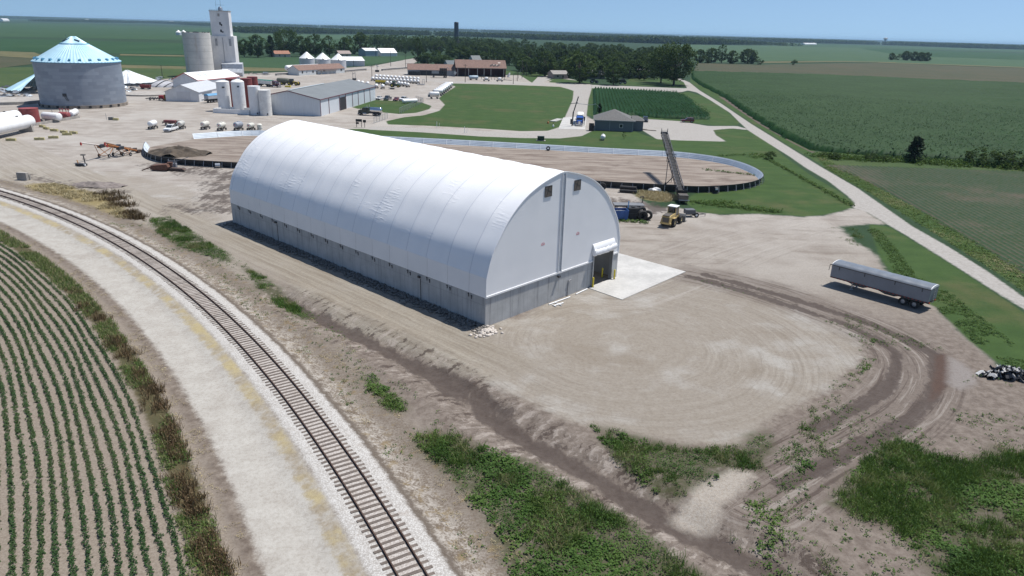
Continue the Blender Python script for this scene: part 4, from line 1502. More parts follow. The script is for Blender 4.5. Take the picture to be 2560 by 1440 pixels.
# ---------------------------------------------------------------- wheel loader
q0, q1 = G(1683, 567), G(1699.5, 558)
ld = q1-q0
wb = ld.length
fwd = ld.normalized()
lft = Vector((-fwd.y, fwd.x, 0))
wl = thing('wheel_loader', 'tan wheel loader with white cab roof parked beside the dark conveyor', 'wheel loader', (q0+q1)/2+lft*.85, math.atan2(fwd.y, fwd.x))
M_TAN = mat('loader_tan', (.43, .32, .13), .45, var=.2)
M_LDK = mat('loader_dark', (.075, .065, .055), .6)
hw = wb/2
for x in (-hw, hw):
    for s in (-1, 1):
        wheel(wl, x, s*.9, .72, .5, mat('loader_rim', (.42, .34, .17), .5), .6, s)
b = MB()
b.ext([(-hw-1.55, .85), (-hw-1.5, 1.85), (-hw-1.2, 2.05), (-.35, 2.15), (-.35, .75), (-hw-1.3, .62)], -.72, .72, 'Y')
b.build('engine_hood', M_TAN, wl, bevel=.07)
MB().box(-hw-.75, 0, 2.09, 1.7, 1.15, .06, 0, -.05).build('hood_top', M_LDK, wl)
MB().box(-hw-1.57, 0, 1.35, .08, 1.1, .75).build('grille', M_LDK, wl)
b = MB()
b.box(-hw-1.45, 0, .75, .35, 1.9, .35)
b.build('counterweight', M_TAN, wl, bevel=.06)
b = MB()
b.ext([(-.55, 1.5), (-.6, 3.05), (.55, 3.05), (.75, 1.5)], -.68, .68, 'Y')
cb = b.build('cab', M_GLASS, wl, bevel=.03)
p = MB()
for x0, x1 in ((-.57, -.62), (.74, .56)):
    for s in (-.69, .69):
        p.bar((x0, s, 1.5), (x1, s, 3.08), .09)
p.box(.1, 0, 1.42, 1.45, 1.45, .3)
p.build('cab_frame', M_TAN, cb)
MB().box(-.02, 0, 3.15, 1.5, 1.6, .16).build('cab_roof', M_WHITE, wl, bevel=.06)
b = MB()
b.box(.75, 0, .95, 2.1, .8, .6)
b.box(hw-.1, 0, 1.2, .7, .7, 1.0)
b.build('front_frame', M_LDK, wl)
b = MB()
for s in (-.45, .45):
    b.bar((hw-.3, s, 1.65), (hw+1.25, s, .65), .16, .3)
b.bar((hw-.2, 0, 1.8), (hw+1.2, 0, 1.1), .14, .2)
b.build('lift_arm', M_TAN, wl)
b = MB()
pr = [(hw+1.15, .15), (hw+1.2, 1.0), (hw+1.45, 1.35), (hw+1.5, 1.3), (hw+1.32, .95), (hw+1.35, .3), (hw+2.05, .12), (hw+2.05, .06), (hw+1.25, .06)]
b.ext(pr, -1.3, 1.3, 'Y')
b.build('bucket', mat('bucket_grey', (.23, .23, .225), .55, .3, var=.3), wl)
for s in (-1, 1):
    MB().box(-hw, s*.9, 1.5, 1.1, .5, .08, 0, .0).build('mudguard', M_TAN, wl, bevel=.03)
MB().tube((-.9, -.35, 2.1), (-.9, -.35, 2.75), .06, 8).build('exhaust', M_LDK, wl)

# ---------------------------------------------------------------- tall truss conveyor at the bunker
c0, c1 = G(1699, 496), G(1660, 338, 8.3)
c0 = Vector((c0.x, c0.y, 1.15))
dv = Vector((c1.x-c0.x, c1.y-c0.y, 0))
cl = dv.length
cv_ = thing('belt_conveyor', 'tall dark lattice belt conveyor rising over the bunker wall', 'conveyor', (c0.x, c0.y, 0), math.atan2(dv.y, dv.x))
M_TRUS = mat('truss_steel', (.055, .058, .07), .5, .35)
M_BELT = mat('belt_rubber', (.018, .018, .02), .8)
sl = (c1.z-c0.z)/cl


def cz(x):
    return c0.z+sl*x


tb_ = MB()
nb = 20
for s in (-.62, .62):
    for dz in (0, 1.0):
        tb_.bar((0, s, cz(0)+dz), (cl, s, cz(cl)+dz), .11)
    for i in range(nb):
        x0, x1 = cl*i/nb, cl*(i+1)/nb
        tb_.bar((x0, s, cz(x0)), (x0, s, cz(x0)+1.), .07)
        tb_.bar((x0, s, cz(x0)+(i % 2)), (x1, s, cz(x1)+1-(i % 2)), .06)
for i in range(nb+1):
    x0 = cl*i/nb
    tb_.bar((x0, -.62, cz(x0)), (x0, .62, cz(x0)), .07)
    tb_.bar((x0, -.62, cz(x0)+1), (x0, .62, cz(x0)+1), .05)
    if i < nb:
        tb_.bar((x0, -.62, cz(x0)), (x0+cl/nb, .62, cz(x0+cl/nb)), .05)
tb_.build('truss', M_TRUS, cv_)
MB().bar((-.3, 0, cz(-.3)+.55), (cl+.2, 0, cz(cl+.2)+.55), .95, .07).build('belt', M_BELT, cv_)
b = MB()
b.tube((cl+.15, -.75, cz(cl)+.5), (cl+.15, .75, cz(cl)+.5), .3, 12)
b.build('head_pulley', M_DARK, cv_)
for s in (-.68, .68):
    MB().box(cl-.3, s, cz(cl)+1.2, .5, .06, .7).build('head_guard', M_TRUS, cv_)
b = MB()
xm = cl*.52
b.box(xm, 0, cz(xm)+1.35, .12, 1.9, .12)
for s in (-.9, .9):
    b.bar((xm, s, cz(xm)-.3), (xm, s, cz(xm)+1.4), .1)
b.build('gantry', M_TRUS, cv_)
xs_ = cl*.36
for s in (-1.4, 1.4):
    b = MB()
    b.bar((xs_, s, .6), (xs_+4.2, s*.5, cz(xs_+4.2)), .14)
    b.bar((xs_, s, .6), (xs_-3.6, s*.5, cz(xs_-3.6)), .14)
    b.build('support_leg', M_TRUS, cv_)
    wheel(cv_, xs_, s, .5, .32, out=(1 if s > 0 else -1))
MB().bar((xs_, -1.4, .55), (xs_, 1.4, .55), .16).build('axle', M_TRUS, cv_)
b = MB()
b.bar((cl*.55, -.62, .03), (cl*.55, -.62, cz(cl*.55)), .1)
b.build('prop', M_TRUS, cv_)
b = MB()
b.add([(-2.1, -1.1, 1.9), (.5, -1.1, 1.9), (.5, 1.1, 1.9), (-2.1, 1.1, 1.9), (-1.6, -.5, .5), (0, -.5, .5), (0, .5, .5), (-1.6, .5, .5)], [(0, 1, 5, 4), (1, 2, 6, 5), (2, 3, 7, 6), (3, 0, 4, 7), (4, 5, 6, 7)])
b.build('feed_hopper', M_DARK, cv_)
b = MB()
b.box(-3.4, 0, 1.15, 2.0, 1.7, .8)
b.box(-3.4, 0, .5, 2.3, 1.5, .2)
for sx in (-1, 1):
    for sy in (-1, 1):
        b.box(-3.4+sx*.9, sy*.65, .25, .12, .12, .5)
b.build('engine_box', M_LDK, cv_)
MB().box(-4.9, 0, .75, .9, 1.9, .14, 0, .25).build('loading_ramp', mat('pale_sheet', (.45, .44, .43), .5), cv_)
# cart beside it
q0, q1 = G(1712, 541), G(1752, 541)
ct = thing('utility_trailer', 'small dark single axle trailer beside the conveyor hopper', 'trailer', (q0+q1)/2, yaw(q0, q1))
MB().box(-.7, 0, .95, 1.7, 1.4, .75).build('box_body', mat('cart_grey', (.10, .105, .115), .6), ct, bevel=.03)
wheel(ct, .35, .75, .42, .22, M_WHITE, .6, 1)
wheel(ct, .35, -.75, .42, .22, M_WHITE, .6, -1)
b = MB()
for s in (-.6, .6):
    b.bar((-1.5, s, .5), (.9, s, .5), .1)
    b.bar((.9, s, .5), (2.3, 0, .45), .09)
b.bar((2.2, 0, .45), (2.2, 0, .03), .07)
b.build('draw_bar', M_DARK, ct)

# ---------------------------------------------------------------- blue skip, black pieces behind the right corner
q = G(1546, 552)
db = thing('dumpster', 'blue open steel dumpster at the right corner of the fabric building', 'dumpster', q, R(8))
M_BLUE = mat('skip_blue', (.03, .09, .28), .5, var=.25)
b = MB()
b.ext([(-1.6, .1), (-1.75, 1.75), (1.75, 1.75), (1.6, .1)], -.02, .06, 'Y')
b.ext([(-1.6, .1), (-1.75, 1.75), (1.75, 1.75), (1.6, .1)], 1.9, 1.98, 'Y')
b.add([(-1.6, .06, .1), (-1.75, .06, 1.75), (-1.75, 1.9, 1.75), (-1.6, 1.9, .1), (-1.5, .06, .1), (-1.66, .06, 1.75), (-1.66, 1.9, 1.75), (-1.5, 1.9, .1)], [(0, 1, 2, 3), (7, 6, 5, 4), (1, 5, 6, 2), (0, 4, 5, 1), (3, 2, 6, 7)])
b.add([(1.6, .06, .1), (1.75, .06, 1.75), (1.75, 1.9, 1.75), (1.6, 1.9, .1), (1.5, .06, .1), (1.66, .06, 1.75), (1.66, 1.9, 1.75), (1.5, 1.9, .1)], [(0, 3, 2, 1), (7, 4, 5, 6), (1, 2, 6, 5), (0, 1, 5, 4), (3, 7, 6, 2)])
b.box(0, .98, .15, 3.1, 1.85, .08)
b.build('body', M_BLUE, db)
for x in (-1.5, 1.85):
    MB().bar((x, 1.2, .8), (x+.08, 1.2, 3.1), .14).build('upright', mat('pale_blue', (.10, .33, .62), .5), db)
b = MB()
for x in (-1., 0, 1.):
    b.box(x, -.05, .9, .1, .08, 1.5)
b.build('rib', M_BLUE, db)
rb = MB()
for i in range(14):
    rb.box(-1.2+.18*i, RNG.uniform(.8, 1.1), 1.35+RNG.uniform(-.05, .1), RNG.uniform(.3, .9), RNG.uniform(.2, .6), .2, RNG.uniform(0, 3), RNG.uniform(-.3, .3))
rb.build('waste', mat('waste_mix', (.16, .17, .17), .8, var=.6, scale=1.5), db)
q = G(1583, 549)
bt = thing('plastic_tote', 'black square plastic tank frame beside the blue dumpster', 'tank', q, R(6))
b = MB()
b.box(0, .7, 1.05, 1.9, 1.7, 1.9)
b.build('shell', M_BLACK, bt, bevel=.12)
b = MB()
for x in (-.95, .95):
    for y in (-.15, 1.55):
        b.box(x, y, 1.05, .08, .08, 2.1)
for z in (.1, 1.1, 2.05):
    b.box(0, -.17, z, 1.95, .05, .07)
    b.box(.97, .7, z, .05, 1.75, .07)
b.build('cage', M_DARK, bt)
MB().lathe([(0, 2.02), (.35, 2.02), (.35, 2.16), (0, 2.18)], 14, o=(0, .7, 0)).build('lid', M_BLACK, bt)
tyr = None
for k, (px, py, rz, lb) in enumerate(((1600, 549, .3, 'big black tyre leaning right of the black plastic tank'), (1606, 551, .1, 'front black tyre of the pile near the green weed patch'),
                                      (1618, 550, -.2, 'rightmost big black tyre standing near the wheel loader'), (1603, 540, .5, 'black tyre at the back of the tyre pile'))):
    if tyr is None:
        tyr = thing('loose_tyre', lb, 'tyre', G(px, py), rz, 'old black tyres by the dumpster')
        b = MB().lathe([(.42, -.28), (.78, -.28), (.85, -.18), (.85, .18), (.78, .28), (.42, .28), (.42, -.28)], 22, 'Y', (0, 0, .85))
        b.build('tread', M_TYRE, tyr, smooth=True)
        MB().lathe([(.40, -.2), (.44, -.28), (.46, -.29), (.46, .29), (.44, .28), (.40, .2)], 18, 'Y', (0, 0, .85)).build('bead', M_BLACK, tyr)
    else:
        dup(tyr, G(px, py), rz, lb)
q0, q1 = G(1540, 528), G(1600, 529)
fl = thing('flatbed_frame', 'grey flat trailer deck behind the blue dumpster', 'trailer', (q0+q1)/2, yaw(q0, q1))
MB().box(0, 0, 1.3, 5.4, 2.2, .16).build('deck', mat('deck_grey', (.16, .165, .175), .6), fl)
b = MB()
for sy in (-.6, .6):
    b.bar((-2.6, sy, 1.1), (2.6, sy, 1.1), .14, .25)
for sx in (-2.2, 2.2):
    for sy in (-.8, .8):
        b.bar((sx, sy, .02), (sx, sy, 1.2), .14)
b.bar((2.6, .9, 1.3), (2.75, .9, 2.6), .13)
b.bar((2.75, .9, 2.55), (2.1, .9, 2.45), .12)
b.build('frame', M_DARK, fl)
# black culvert pipes and a white sack by the wall
pg = None
for k, (a_, b_, z, lb) in enumerate((((1549, 481), (1592, 484), .36, 'front black corrugated pipe lying by the bunker wall'), ((1549, 477), (1592, 480), .36, 'rear black corrugated pipe lying by the bunker wall'), ((1550, 481), (1591, 484), 1.0, 'black corrugated pipe resting on two others by the bunker wall'))):
    p0, p1 = G(*a_), G(*b_)
    if k == 2:
        p0 += Vector((0, .38, 0))
        p1 += Vector((0, .38, 0))
    L_ = (p1-p0).length
    b = MB()
    prof = [(0, 0)]
    for i in range(30):
        prof += [(.36, L_*i/30), (.36, L_*(i+.55)/30), (.33, L_*(i+.6)/30), (.33, L_*(i+.95)/30)]
    prof += [(.30, L_), (0, L_)]
    b.lathe(prof, 12, 'X')
    o = b.build('culvert_pipe', M_BLACK)
    o.location = (p0.x, p0.y, z)
    o.rotation_euler = (0, 0, yaw(p0, p1))
    tag(o, lb, 'pipe', 'black pipes by the bunker wall')
q0 = G(1505, 476)
b = MB().lathe([(.3, -.3), (.75, -.3), (.8, 0), (.75, .3), (.3, .3), (.3, -.3)], 18, 'Y', (0, 0, .8)).build('loose_tyre', M_TYRE)
b.location = q0
tag(b, 'black tyre standing at the bunker wall right behind the fabric roof', 'tyre', 'old black tyres by the dumpster')
q = G(1638, 479)
b = MB()
bm_ = bmesh.new()
bmesh.ops.create_icosphere(bm_, subdivisions=3, radius=1)
for v_ in bm_.verts:
    n_ = 1+.25*math.sin(v_.co.x*5+v_.co.y*3)+.12*math.sin(v_.co.y*11)
    v_.co = Vector((v_.co.x*1.15*n_, v_.co.y*.5*n_, max(v_.co.z, -.55)*.5*n_+.28))
me = bpy.data.meshes.new('plastic_sack')
bm_.to_mesh(me)
bm_.free()
me.materials.append(M_WHITE)
o = bpy.data.objects.new('plastic_sack', me)
COL.objects.link(o)
o.location = q
tag(o, 'crumpled white plastic sack lying at the foot of the bunker wall', 'sack')

# ---------------------------------------------------------------- bunker wall
bw = thing('bunker_wall', 'long low oval bunker wall of pale metal panels with dark outer face', 'bunker wall', (0, 0, 0))
M_PAN = mat('bunker_panel', (.58, .64, .69), .5, .05, var=.12, scale=.5)
M_PANB = mat('bunker_back_shaded', (.035, .038, .042), .75, var=.2)  # near-black colour carries the shade under the outward lean
M_POST = mat('bunker_post', (.40, .41, .42), .5, .4)
wp = [WALL[0]]
for a_, b_ in zip(WALL[:-1], WALL[1:]):
    n_ = max(1, int(np.linalg.norm(b_-a_)/2.))
    for i in range(1, n_+1):
        wp.append(a_+(b_-a_)*i/n_)
wp = np.array(wp)
for _ in range(4):
    wp[1:-1] = .25*wp[:-2]+.5*wp[1:-1]+.25*wp[2:]
# even spacing
seg = np.r_[0, np.cumsum(np.linalg.norm(np.diff(wp, axis=0), axis=1))]
ns = int(seg[-1]/2.15)
tt = np.linspace(0, seg[-1], ns+1)
wp = np.c_[np.interp(tt, seg, wp[:, 0]), np.interp(tt, seg, wp[:, 1])]
tg_ = np.gradient(wp, axis=0)
tg_ /= np.linalg.norm(tg_, axis=1)[:, None]
inn = np.c_[-tg_[:, 1], tg_[:, 0]]      # inside lies to the left of travel
HW = 1.35
vs, fs = [], []
prof = [(.00, 0), (.05, .33), (.0, .36), (.06, .68), (.01, .71), (.07, 1.02), (.02, 1.05), (.08, HW)]
for p, n_ in zip(wp, inn):
    for u_, z in prof:
        vs.append((p[0]-n_[0]*(u_+.5*z), p[1]-n_[1]*(u_+.5*z), z))
k = len(prof)
for i in range(len(wp)-1):
    for j in range(k-1):
        fs.append((i*k+j, (i+1)*k+j, (i+1)*k+j+1, i*k+j+1))
MB().add(vs, fs).build('panel', M_PAN, bw)
vs, fs = [], []
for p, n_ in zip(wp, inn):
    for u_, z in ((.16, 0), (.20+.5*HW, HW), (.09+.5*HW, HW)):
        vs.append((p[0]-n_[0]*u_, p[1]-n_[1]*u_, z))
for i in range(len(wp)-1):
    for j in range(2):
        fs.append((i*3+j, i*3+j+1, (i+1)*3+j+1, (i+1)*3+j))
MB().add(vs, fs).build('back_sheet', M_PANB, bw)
po = []
for i, (p, n_) in enumerate(zip(wp, inn)):
    P0 = Vector((p[0], p[1], 0))
    N_ = Vector((n_[0], n_[1], 0))
    if P0.y < 215 and not (P0.x > -58 and P0.x < 9 and P0.y > 100 and P0.y < 156):
        b = MB().bar(P0-N_*1.15+Vector((0, 0, .02)), P0-N_*(.24+.45*HW)+Vector((0, 0, HW*.9)), .09)
        b.bar(P0-N_*1.15+Vector((0, 0, .05)), P0-N_*.22+Vector((0, 0, .05)), .08)
        po.append((P0, b))
for P0, b in po[:70]:
    b.build('brace', M_POST, bw)
cnt = 0
for i, (p, n_) in enumerate(zip(wp, inn)):
    if p[1] > 170 and i % 3 == 0 and cnt < 28:
        cnt += 1
        MB().bar((p[0]+n_[0]*.05, p[1]+n_[1]*.05, 0), (p[0]-n_[0]*(.03+.5*HW), p[1]-n_[1]*(.03+.5*HW), HW), .16, .12).build('panel_rib', mat('panel_rib', (.75, .77, .79), .5), bw)
for px, py, lb in ((1370, 376, 'round black fan in the far bunker wall behind the white roof edge'), (1129, 360, 'round black fan in the bunker wall nearest the white roof ridge')):
    q = G(px, py)
    f_ = thing('aeration_fan', lb, 'fan', (q.x, q.y-.4, 0), R(-5), 'fans along the bunker wall')
    b = MB().lathe([(.25, -.2), (.55, -.25), (.55, .25), (.25, .2), (.25, -.2)], 16, 'Y', (0, 0, .6))
    b.build('housing', M_BLACK, f_, smooth=True)
    MB().box(0, 0, .06, .8, .5, .12).build('foot', M_DARK, f_)
q = G(1788, 483)
f_ = thing('aeration_fan', 'black fan unit with white label outside the right bend of the bunker wall', 'fan', q, R(10), 'fans along the bunker wall')
MB().lathe([(.2, -.3), (.62, -.3), (.62, .3), (.2, .3), (.2, -.3)], 16, 'X', (0, 0, .7)).build('housing', M_BLACK, f_, smooth=True)
MB().box(0, 0, .08, 1.1, .7, .16).build('foot', M_DARK, f_)
MB().box(-.1, -.64, .95, .5, .03, .3).build('label_plate', M_WHITE, f_)
q = G(545, 420)
f_ = thing('aeration_fan', 'white and black fan motor outside the left end of the bunker wall', 'fan', q, R(20), 'fans along the bunker wall')
MB().lathe([(0, -.5), (.5, -.5), (.5, .5), (0, .5)], 16, 'X', (0, 0, .55)).build('housing', M_GALV, f_, smooth=True)
MB().box(0, 0, .06, 1.5, .8, .12).build('foot', M_DARK, f_)
MB().tube((.5, 0, .55), (1.5, .3, .2), .12, 8).build('duct', M_BLACK, f_)


def mound(name, q, rx, ry, h, m, label, seed=1, rz=0.):
    n = 40
    vs, fs = [], []
    for i in range(n+1):
        for j in range(n+1):
            u, v = 2*i/n-1, 2*j/n-1
            r = math.hypot(u, v)
            k = max(0, 1-r*(.9+.3*(vnoise(np.array([u*2.5+9]), np.array([v*2.5+4]), 1, seed)[0]-.5)*2))
            z = h*(1-(1-k)**1.6)*(.75+.5*vnoise(np.array([u*5+3]), np.array([v*5+8]), 1, seed+1)[0])+.12*(vnoise(np.array([u*16+33]), np.array([v*16+8]), 1, seed+2)[0]-.3)*(k > 0)
            vs.append((u*rx, v*ry, z-.03))
    for i in range(n):
        for j in range(n):
            fs.append((i*(n+1)+j, (i+1)*(n+1)+j, (i+1)*(n+1)+j+1, i*(n+1)+j+1))
    o = MB().add(vs, fs).build(name, m, smooth=False)
    o.location = q
    o.rotation_euler = (0, 0, rz)
    return tag(o, label, 'dirt pile')


mound('dirt_pile', G(446, 387), 6.8, 4.2, 1.9, mat('pile_soil', (.085, .066, .048), .95, var=.6, scale=.9), 'brown heap of soil inside the left end of the bunker', 3)
mound('gravel_pile', G(248, 464), 5.0, 2.2, .7, mat('pile_gravel', (.20, .17, .155), .95, var=.3), 'low spread heap of grey gravel by the straw grass', 8, R(-8))

# ---------------------------------------------------------------- plastic debris heap at the right edge
dh = MB()
q = G(2520, 940)
cells = []
for i in range(70):
    a_, r_ = RNG.uniform(0, 6.28), abs(RNG.normal(0, .55))
    x, y = r_*math.cos(a_)*2.2, r_*math.sin(a_)*1.1
    n_ = 7
    base = []
    sx, sy = RNG.uniform(.3, .9), RNG.uniform(.15, .4)
    rz_ = RNG.uniform(0, 3.14)
    dh.cur = 1 if RNG.uniform() < .32 else 0
    vs, fs = [], []
    h0 = .15+.5*max(0, 1-r_)
    for u_ in range(n_):
        for v_ in range(4):
            lx, ly = (u_/(n_-1)-.5)*2*sx, (v_/3-.5)*2*sy
            z = h0+.18*math.sin(u_*1.7+i)+.13*math.sin(v_*2.1+i*2)
            vs.append((x+lx*math.cos(rz_)-ly*math.sin(rz_), y+lx*math.sin(rz_)+ly*math.cos(rz_), max(.02, z)))
    for u_ in range(n_-1):
        for v_ in range(3):
            fs.append((u_*4+v_, u_*4+v_+1, (u_+1)*4+v_+1, (u_+1)*4+v_))
    dh.add(vs, fs)
o = dh.build('plastic_heap', [mat('black_film', (.015, .015, .017), .35, var=.3), mat('white_film', (.55, .54, .52), .4, var=.3)])
o.location = q
o['kind'] = 'stuff'
tag(o, 'heap of crumpled black and white plastic film at the edge of the ditch', 'plastic waste')
# wooden pallet beside the track
p0, p1, p2 = G(771, 936), G(797, 941), G(786, 928)
pl = thing('pallet', 'weathered wooden pallet lying on pale gravel beside the track', 'pallet', G(788, 935), yaw(p0, p1))
M_WOOD = mat('grey_wood', (.30, .26, .22), .9, var=.35, scale=3, stretch=(1, 5, 1))
for i in range(9):
    MB().box(-.52+i*.13, 0, .13, .09, 1.25, .025).build('board', M_WOOD, pl)
for y in (-.58, 0, .58):
    MB().box(0, y, .06, 1.2, .09, .1).build('runner', M_WOOD, pl)
# ---------------------------------------------------------------- farm yard, tanks and wagons
M_TANKW = mat('tank_white', (.76, .76, .755), .4, var=.08, scale=.5)
M_TANKR = mat('tank_red', (.22, .045, .04), .6, var=.25, scale=.4)
M_RUST = mat('rust', (.12, .055, .035), .85, var=.45, scale=2)
M_CONP = mat('old_concrete', (.34, .315, .285), .9, var=.3, scale=.6)
M_ORANGE = mat('auger_orange', (.34, .13, .035), .6, var=.35, scale=1)
M_GREENP = mat('tractor_green', (.012, .075, .03), .4)
M_YELP = mat('machine_yellow', (.55, .45, .03), .5)
M_POLYW = mat('poly_cream', (.66, .64, .57), .5, var=.12)


def car(name, label, cat, q, rz, paint, kind='sedan', group=None):
    L, Wd = {'sedan': (4.6, 1.8), 'suv': (4.7, 1.9), 'pickup': (5.7, 1.95)}[kind]
    t = thing(name, label, cat, q, rz, group)
    h = L/2
    if kind == 'sedan':
        pr = [(-h, .35), (-h, .85), (-h+.6, .95), (h-1.3, .93), (h-.1, .75), (h, .4)]
        cabp = [(-h+.5, .93), (-h+1.25, 1.42), (h-2.2, 1.45), (h-1.25, .92)]
    elif kind == 'suv':
        pr = [(-h, .4), (-h, 1.02), (h-1.4, 1.05), (h-.15, .92), (h, .45)]
        cabp = [(-h+.05, 1.02), (-h+.4, 1.68), (h-2.3, 1.7), (h-1.4, 1.04)]
    else:
        pr = [(-h, .5), (-h, 1.12), (h-1.5, 1.15), (h-.12, 1.02), (h, .5)]
        cabp = [(-h+2.0, 1.12), (-h+2.15, 1.82), (h-2.35, 1.84), (h-1.5, 1.14)]
    MB().ext(pr, -Wd/2, Wd/2, 'Y').build('body', paint, t, bevel=.09)
    c = MB().ext(cabp, -Wd/2+.13, Wd/2-.13, 'Y').build('window', M_GLASS, t, bevel=.04)
    z_ = cabp[1][1]
    r = MB().box((cabp[1][0]+cabp[2][0])/2, 0, z_+.02, cabp[2][0]-cabp[1][0]+.1, Wd-.3, .07)
    for s in (-1, 1):
        for a_, b_ in ((cabp[0], cabp[1]), (cabp[3], cabp[2])):
            r.bar((a_[0], s*(Wd/2-.13), a_[1]), (b_[0], s*(Wd/2-.15), b_[1]), .07)
        xm_ = (cabp[1][0]+cabp[2][0])/2
        r.bar((xm_, s*(Wd/2-.12), cabp[0][1]), (xm_, s*(Wd/2-.14), z_), .07)
    r.build('roof', paint, t, bevel=.02)
    if kind == 'pickup':
        MB().box(-h+1.02, 0, 1.12, 1.8, Wd-.3, .06).build('bed', M_BLACK, t)
    for x in (-h+.9, h-.95):
        for s in (-1, 1):
            wheel(t, x, s*(Wd/2-.08), .36, .24, out=s)
    for s in (-1, 1):
        MB().box(h-.06, s*(Wd/2-.32), .78, .1, .4, .16).build('headlight', M_LAMP, t)
        MB().box(-h+.0, s*(Wd/2-.2), .85, .06, .2, .2).build('tail_light', M_TAIL, t)
    MB().box(h+.0, 0, .68, .06, Wd-.9, .22).build('grille', M_DARK, t)
    b = MB()
    b.box(h-.02, 0, .45, .16, Wd-.06, .16)
    b.build('bumper', M_DARK if kind != 'pickup' else M_CHROME, t, bevel=.03)
    return t


def paint(name, c):
    return mat('paint_'+name, c, .3, .1, var=.08)


def nurse(name, label, q, rz, m=None, r=.62, L=2.6, group=None, poly=False, cat='tank wagon', high=0.):
    """horizontal tank on a four-wheel running gear; x is the tank axis"""
    t = thing(name, label, cat, q, rz, group)
    zc = r+.78+high
    tk = MB().capsule((-L/2, 0, zc), (L/2, 0, zc), r, 16, 4, .45).build('tank', m or M_TANKW, t, smooth=True)
    if poly:
        b = MB()
        for i in range(4):
            b.lathe([(r*1.0, -.05), (r*1.06, -.04), (r*1.06, .04), (r*1.0, .05)], 16, 'X', (-L/2+L*(i+.5)/4, 0, zc))
        b.build('hoop', M_GALV if poly == 2 else (m or M_POLYW), t, smooth=True)
        MB().box(-L/2-r*.43, 0, zc+.1, .06, .26, .26).build('placard', mat('placard_red', (.6, .06, .05), .5), t)
    b = MB()
    b.lathe([(0, zc+r-.03), (.2, zc+r-.03), (.2, zc+r+.16), (0, zc+r+.2)], 10)
    b.build('manhole', m or M_TANKW, t)
    b = MB()
    for s in (-.4, .4):
        b.box(0, s, .62+high*.6, L+.5, .1, .14)
    for x in (-L*.36, L*.36):
        b.box(x, 0, zc-r*.75, .18, 1.1, .5)
        b.box(x, 0, .42, .1, 1.5, .1)
        b.box(x, 0, .55, .1, .3, .3)
    b.bar((-L/2-.2, 0, .5), (-L/2-1.4, 0, .35), .07)
    b.build('frame', M_DARK, t)
    for x in (-L*.36, L*.36):
        for s in (-1, 1):
            wheel(t, x, s*.8, .38, .2, out=s)
    return t


# ---- big grey bin
sL, sR = G(100, 265), G(320, 260)
sc_ = (sL+sR)/2
RB = (sR-sL).length/2*.985
EH = HT(100, 265, 150)-.1
AP = 25.
bin_ = thing('grain_bin', 'huge round grey steel grain bin with pale blue cone roof', 'grain bin', sc_)
M_BINW = bpy.data.materials.new('corrugated_bin')
t_ = NT(M_BINW)
cb_ = t_.n('ShaderNodeSeparateXYZ')
co_ = t_.co('Object')
t_.t.links.new(co_, cb_.inputs[0])
ang_ = t_.m('ARCTAN2', cb_.outputs[1], cb_.outputs[0])
row_ = t_.m('FLOOR', t_.m('DIVIDE', cb_.outputs[2], 1.12))
cell = t_.n('ShaderNodeTexWhiteNoise', noise_dimensions='2D')
cx_ = t_.n('ShaderNodeCombineXYZ')
t_.put(cx_.inputs[0], t_.m('FLOOR', t_.m('ADD', t_.m('MULTIPLY', ang_, 5.1), t_.m('MULTIPLY', row_, .5))))
t_.put(cx_.inputs[1], row_)
t_.t.links.new(cx_.outputs[0], cell.inputs['Vector'])
base_ = t_.mix(cell.outputs['Value'], (.24, .27, .315), (.31, .345, .395))
ln = t_.m('ABSOLUTE', t_.m('SUBTRACT', t_.m('FRACT', t_.m('DIVIDE', cb_.outputs[2], 1.12)), .5))
base_ = t_.mix(t_.m('MULTIPLY', t_.ramp(ln, .46, .5), .35), base_, (.14, .15, .17))
t_.put(t_.b.inputs['Base Color'], base_)
t_.b.inputs['Roughness'].default_value = .5
t_.b.inputs['Metallic'].default_value = .45
t_.bump(t_.m('SINE', t_.m('MULTIPLY', cb_.outputs[2], 42.)), .35, .02)
M_BLUER = mat('pale_blue_roof', (.40, .60, .70), .45, .1, var=.12, scale=.25)
M_BLUED = mat('deep_blue_trim', (.10, .30, .45), .5)
MB().lathe([(RB, 1.1), (RB, EH)], 96).build('wall', M_BINW, bin_, smooth=True)
pl_ = MB().lathe([(0, 0), (RB+.35, 0), (RB+.35, 1.1), (0, 1.1)], 96).build('plinth', mat('stained_plinth', (.27, .23, .19), .9, var=.45, scale=.5), bin_)
for k in range(12):
    a_ = R(-165+k*14)
    MB().box((RB+.3)*math.cos(a_), (RB+.3)*math.sin(a_), .65, .5, .8, .7, a_).build('fan_opening', M_BLACK, pl_)
apz = HT(*[205, 262], 92) if False else None
apex = None
# cone height from the photographed tip
lo, hi = EH, EH+20
for _ in range(40):
    mid = (lo+hi)/2
    qv = np.array([sc_.x, sc_.y, mid-CAM_H])
    if qv@DN/(qv@FW)*F_PX+720 > 91:
        lo = mid
    else:
        hi = mid
AZ = lo
nr = 72
vs, fs = [], []
for j, (r_, z_) in enumerate(((RB+.25, EH-.15), (RB*.32, EH+(AZ-EH)*.69), (.9, AZ))):
    for i in range(nr*2):
        a_ = math.pi*i/nr
        d_ = .10 if i % 2 else 0
        vs.append((r_*math.cos(a_), r_*math.sin(a_), z_+d_*(1 if j < 2 else .3)))
for j in range(2):
    for i in range(nr*2):
        fs.append((j*nr*2+i, j*nr*2+(i+1) % (nr*2), (j+1)*nr*2+(i+1) % (nr*2), (j+1)*nr*2+i))
fs.append(tuple(2*nr*2+i for i in range(nr*2)))
rf_ = MB().add(vs, fs).build('roof', M_BLUER, bin_)
zc_ = EH+(AZ-EH)*.69
MB().lathe([(RB*.335, zc_-.1), (RB*.335, zc_+.22), (RB*.31, zc_+.25)], 72).build('roof_ring', M_BLUED, rf_)
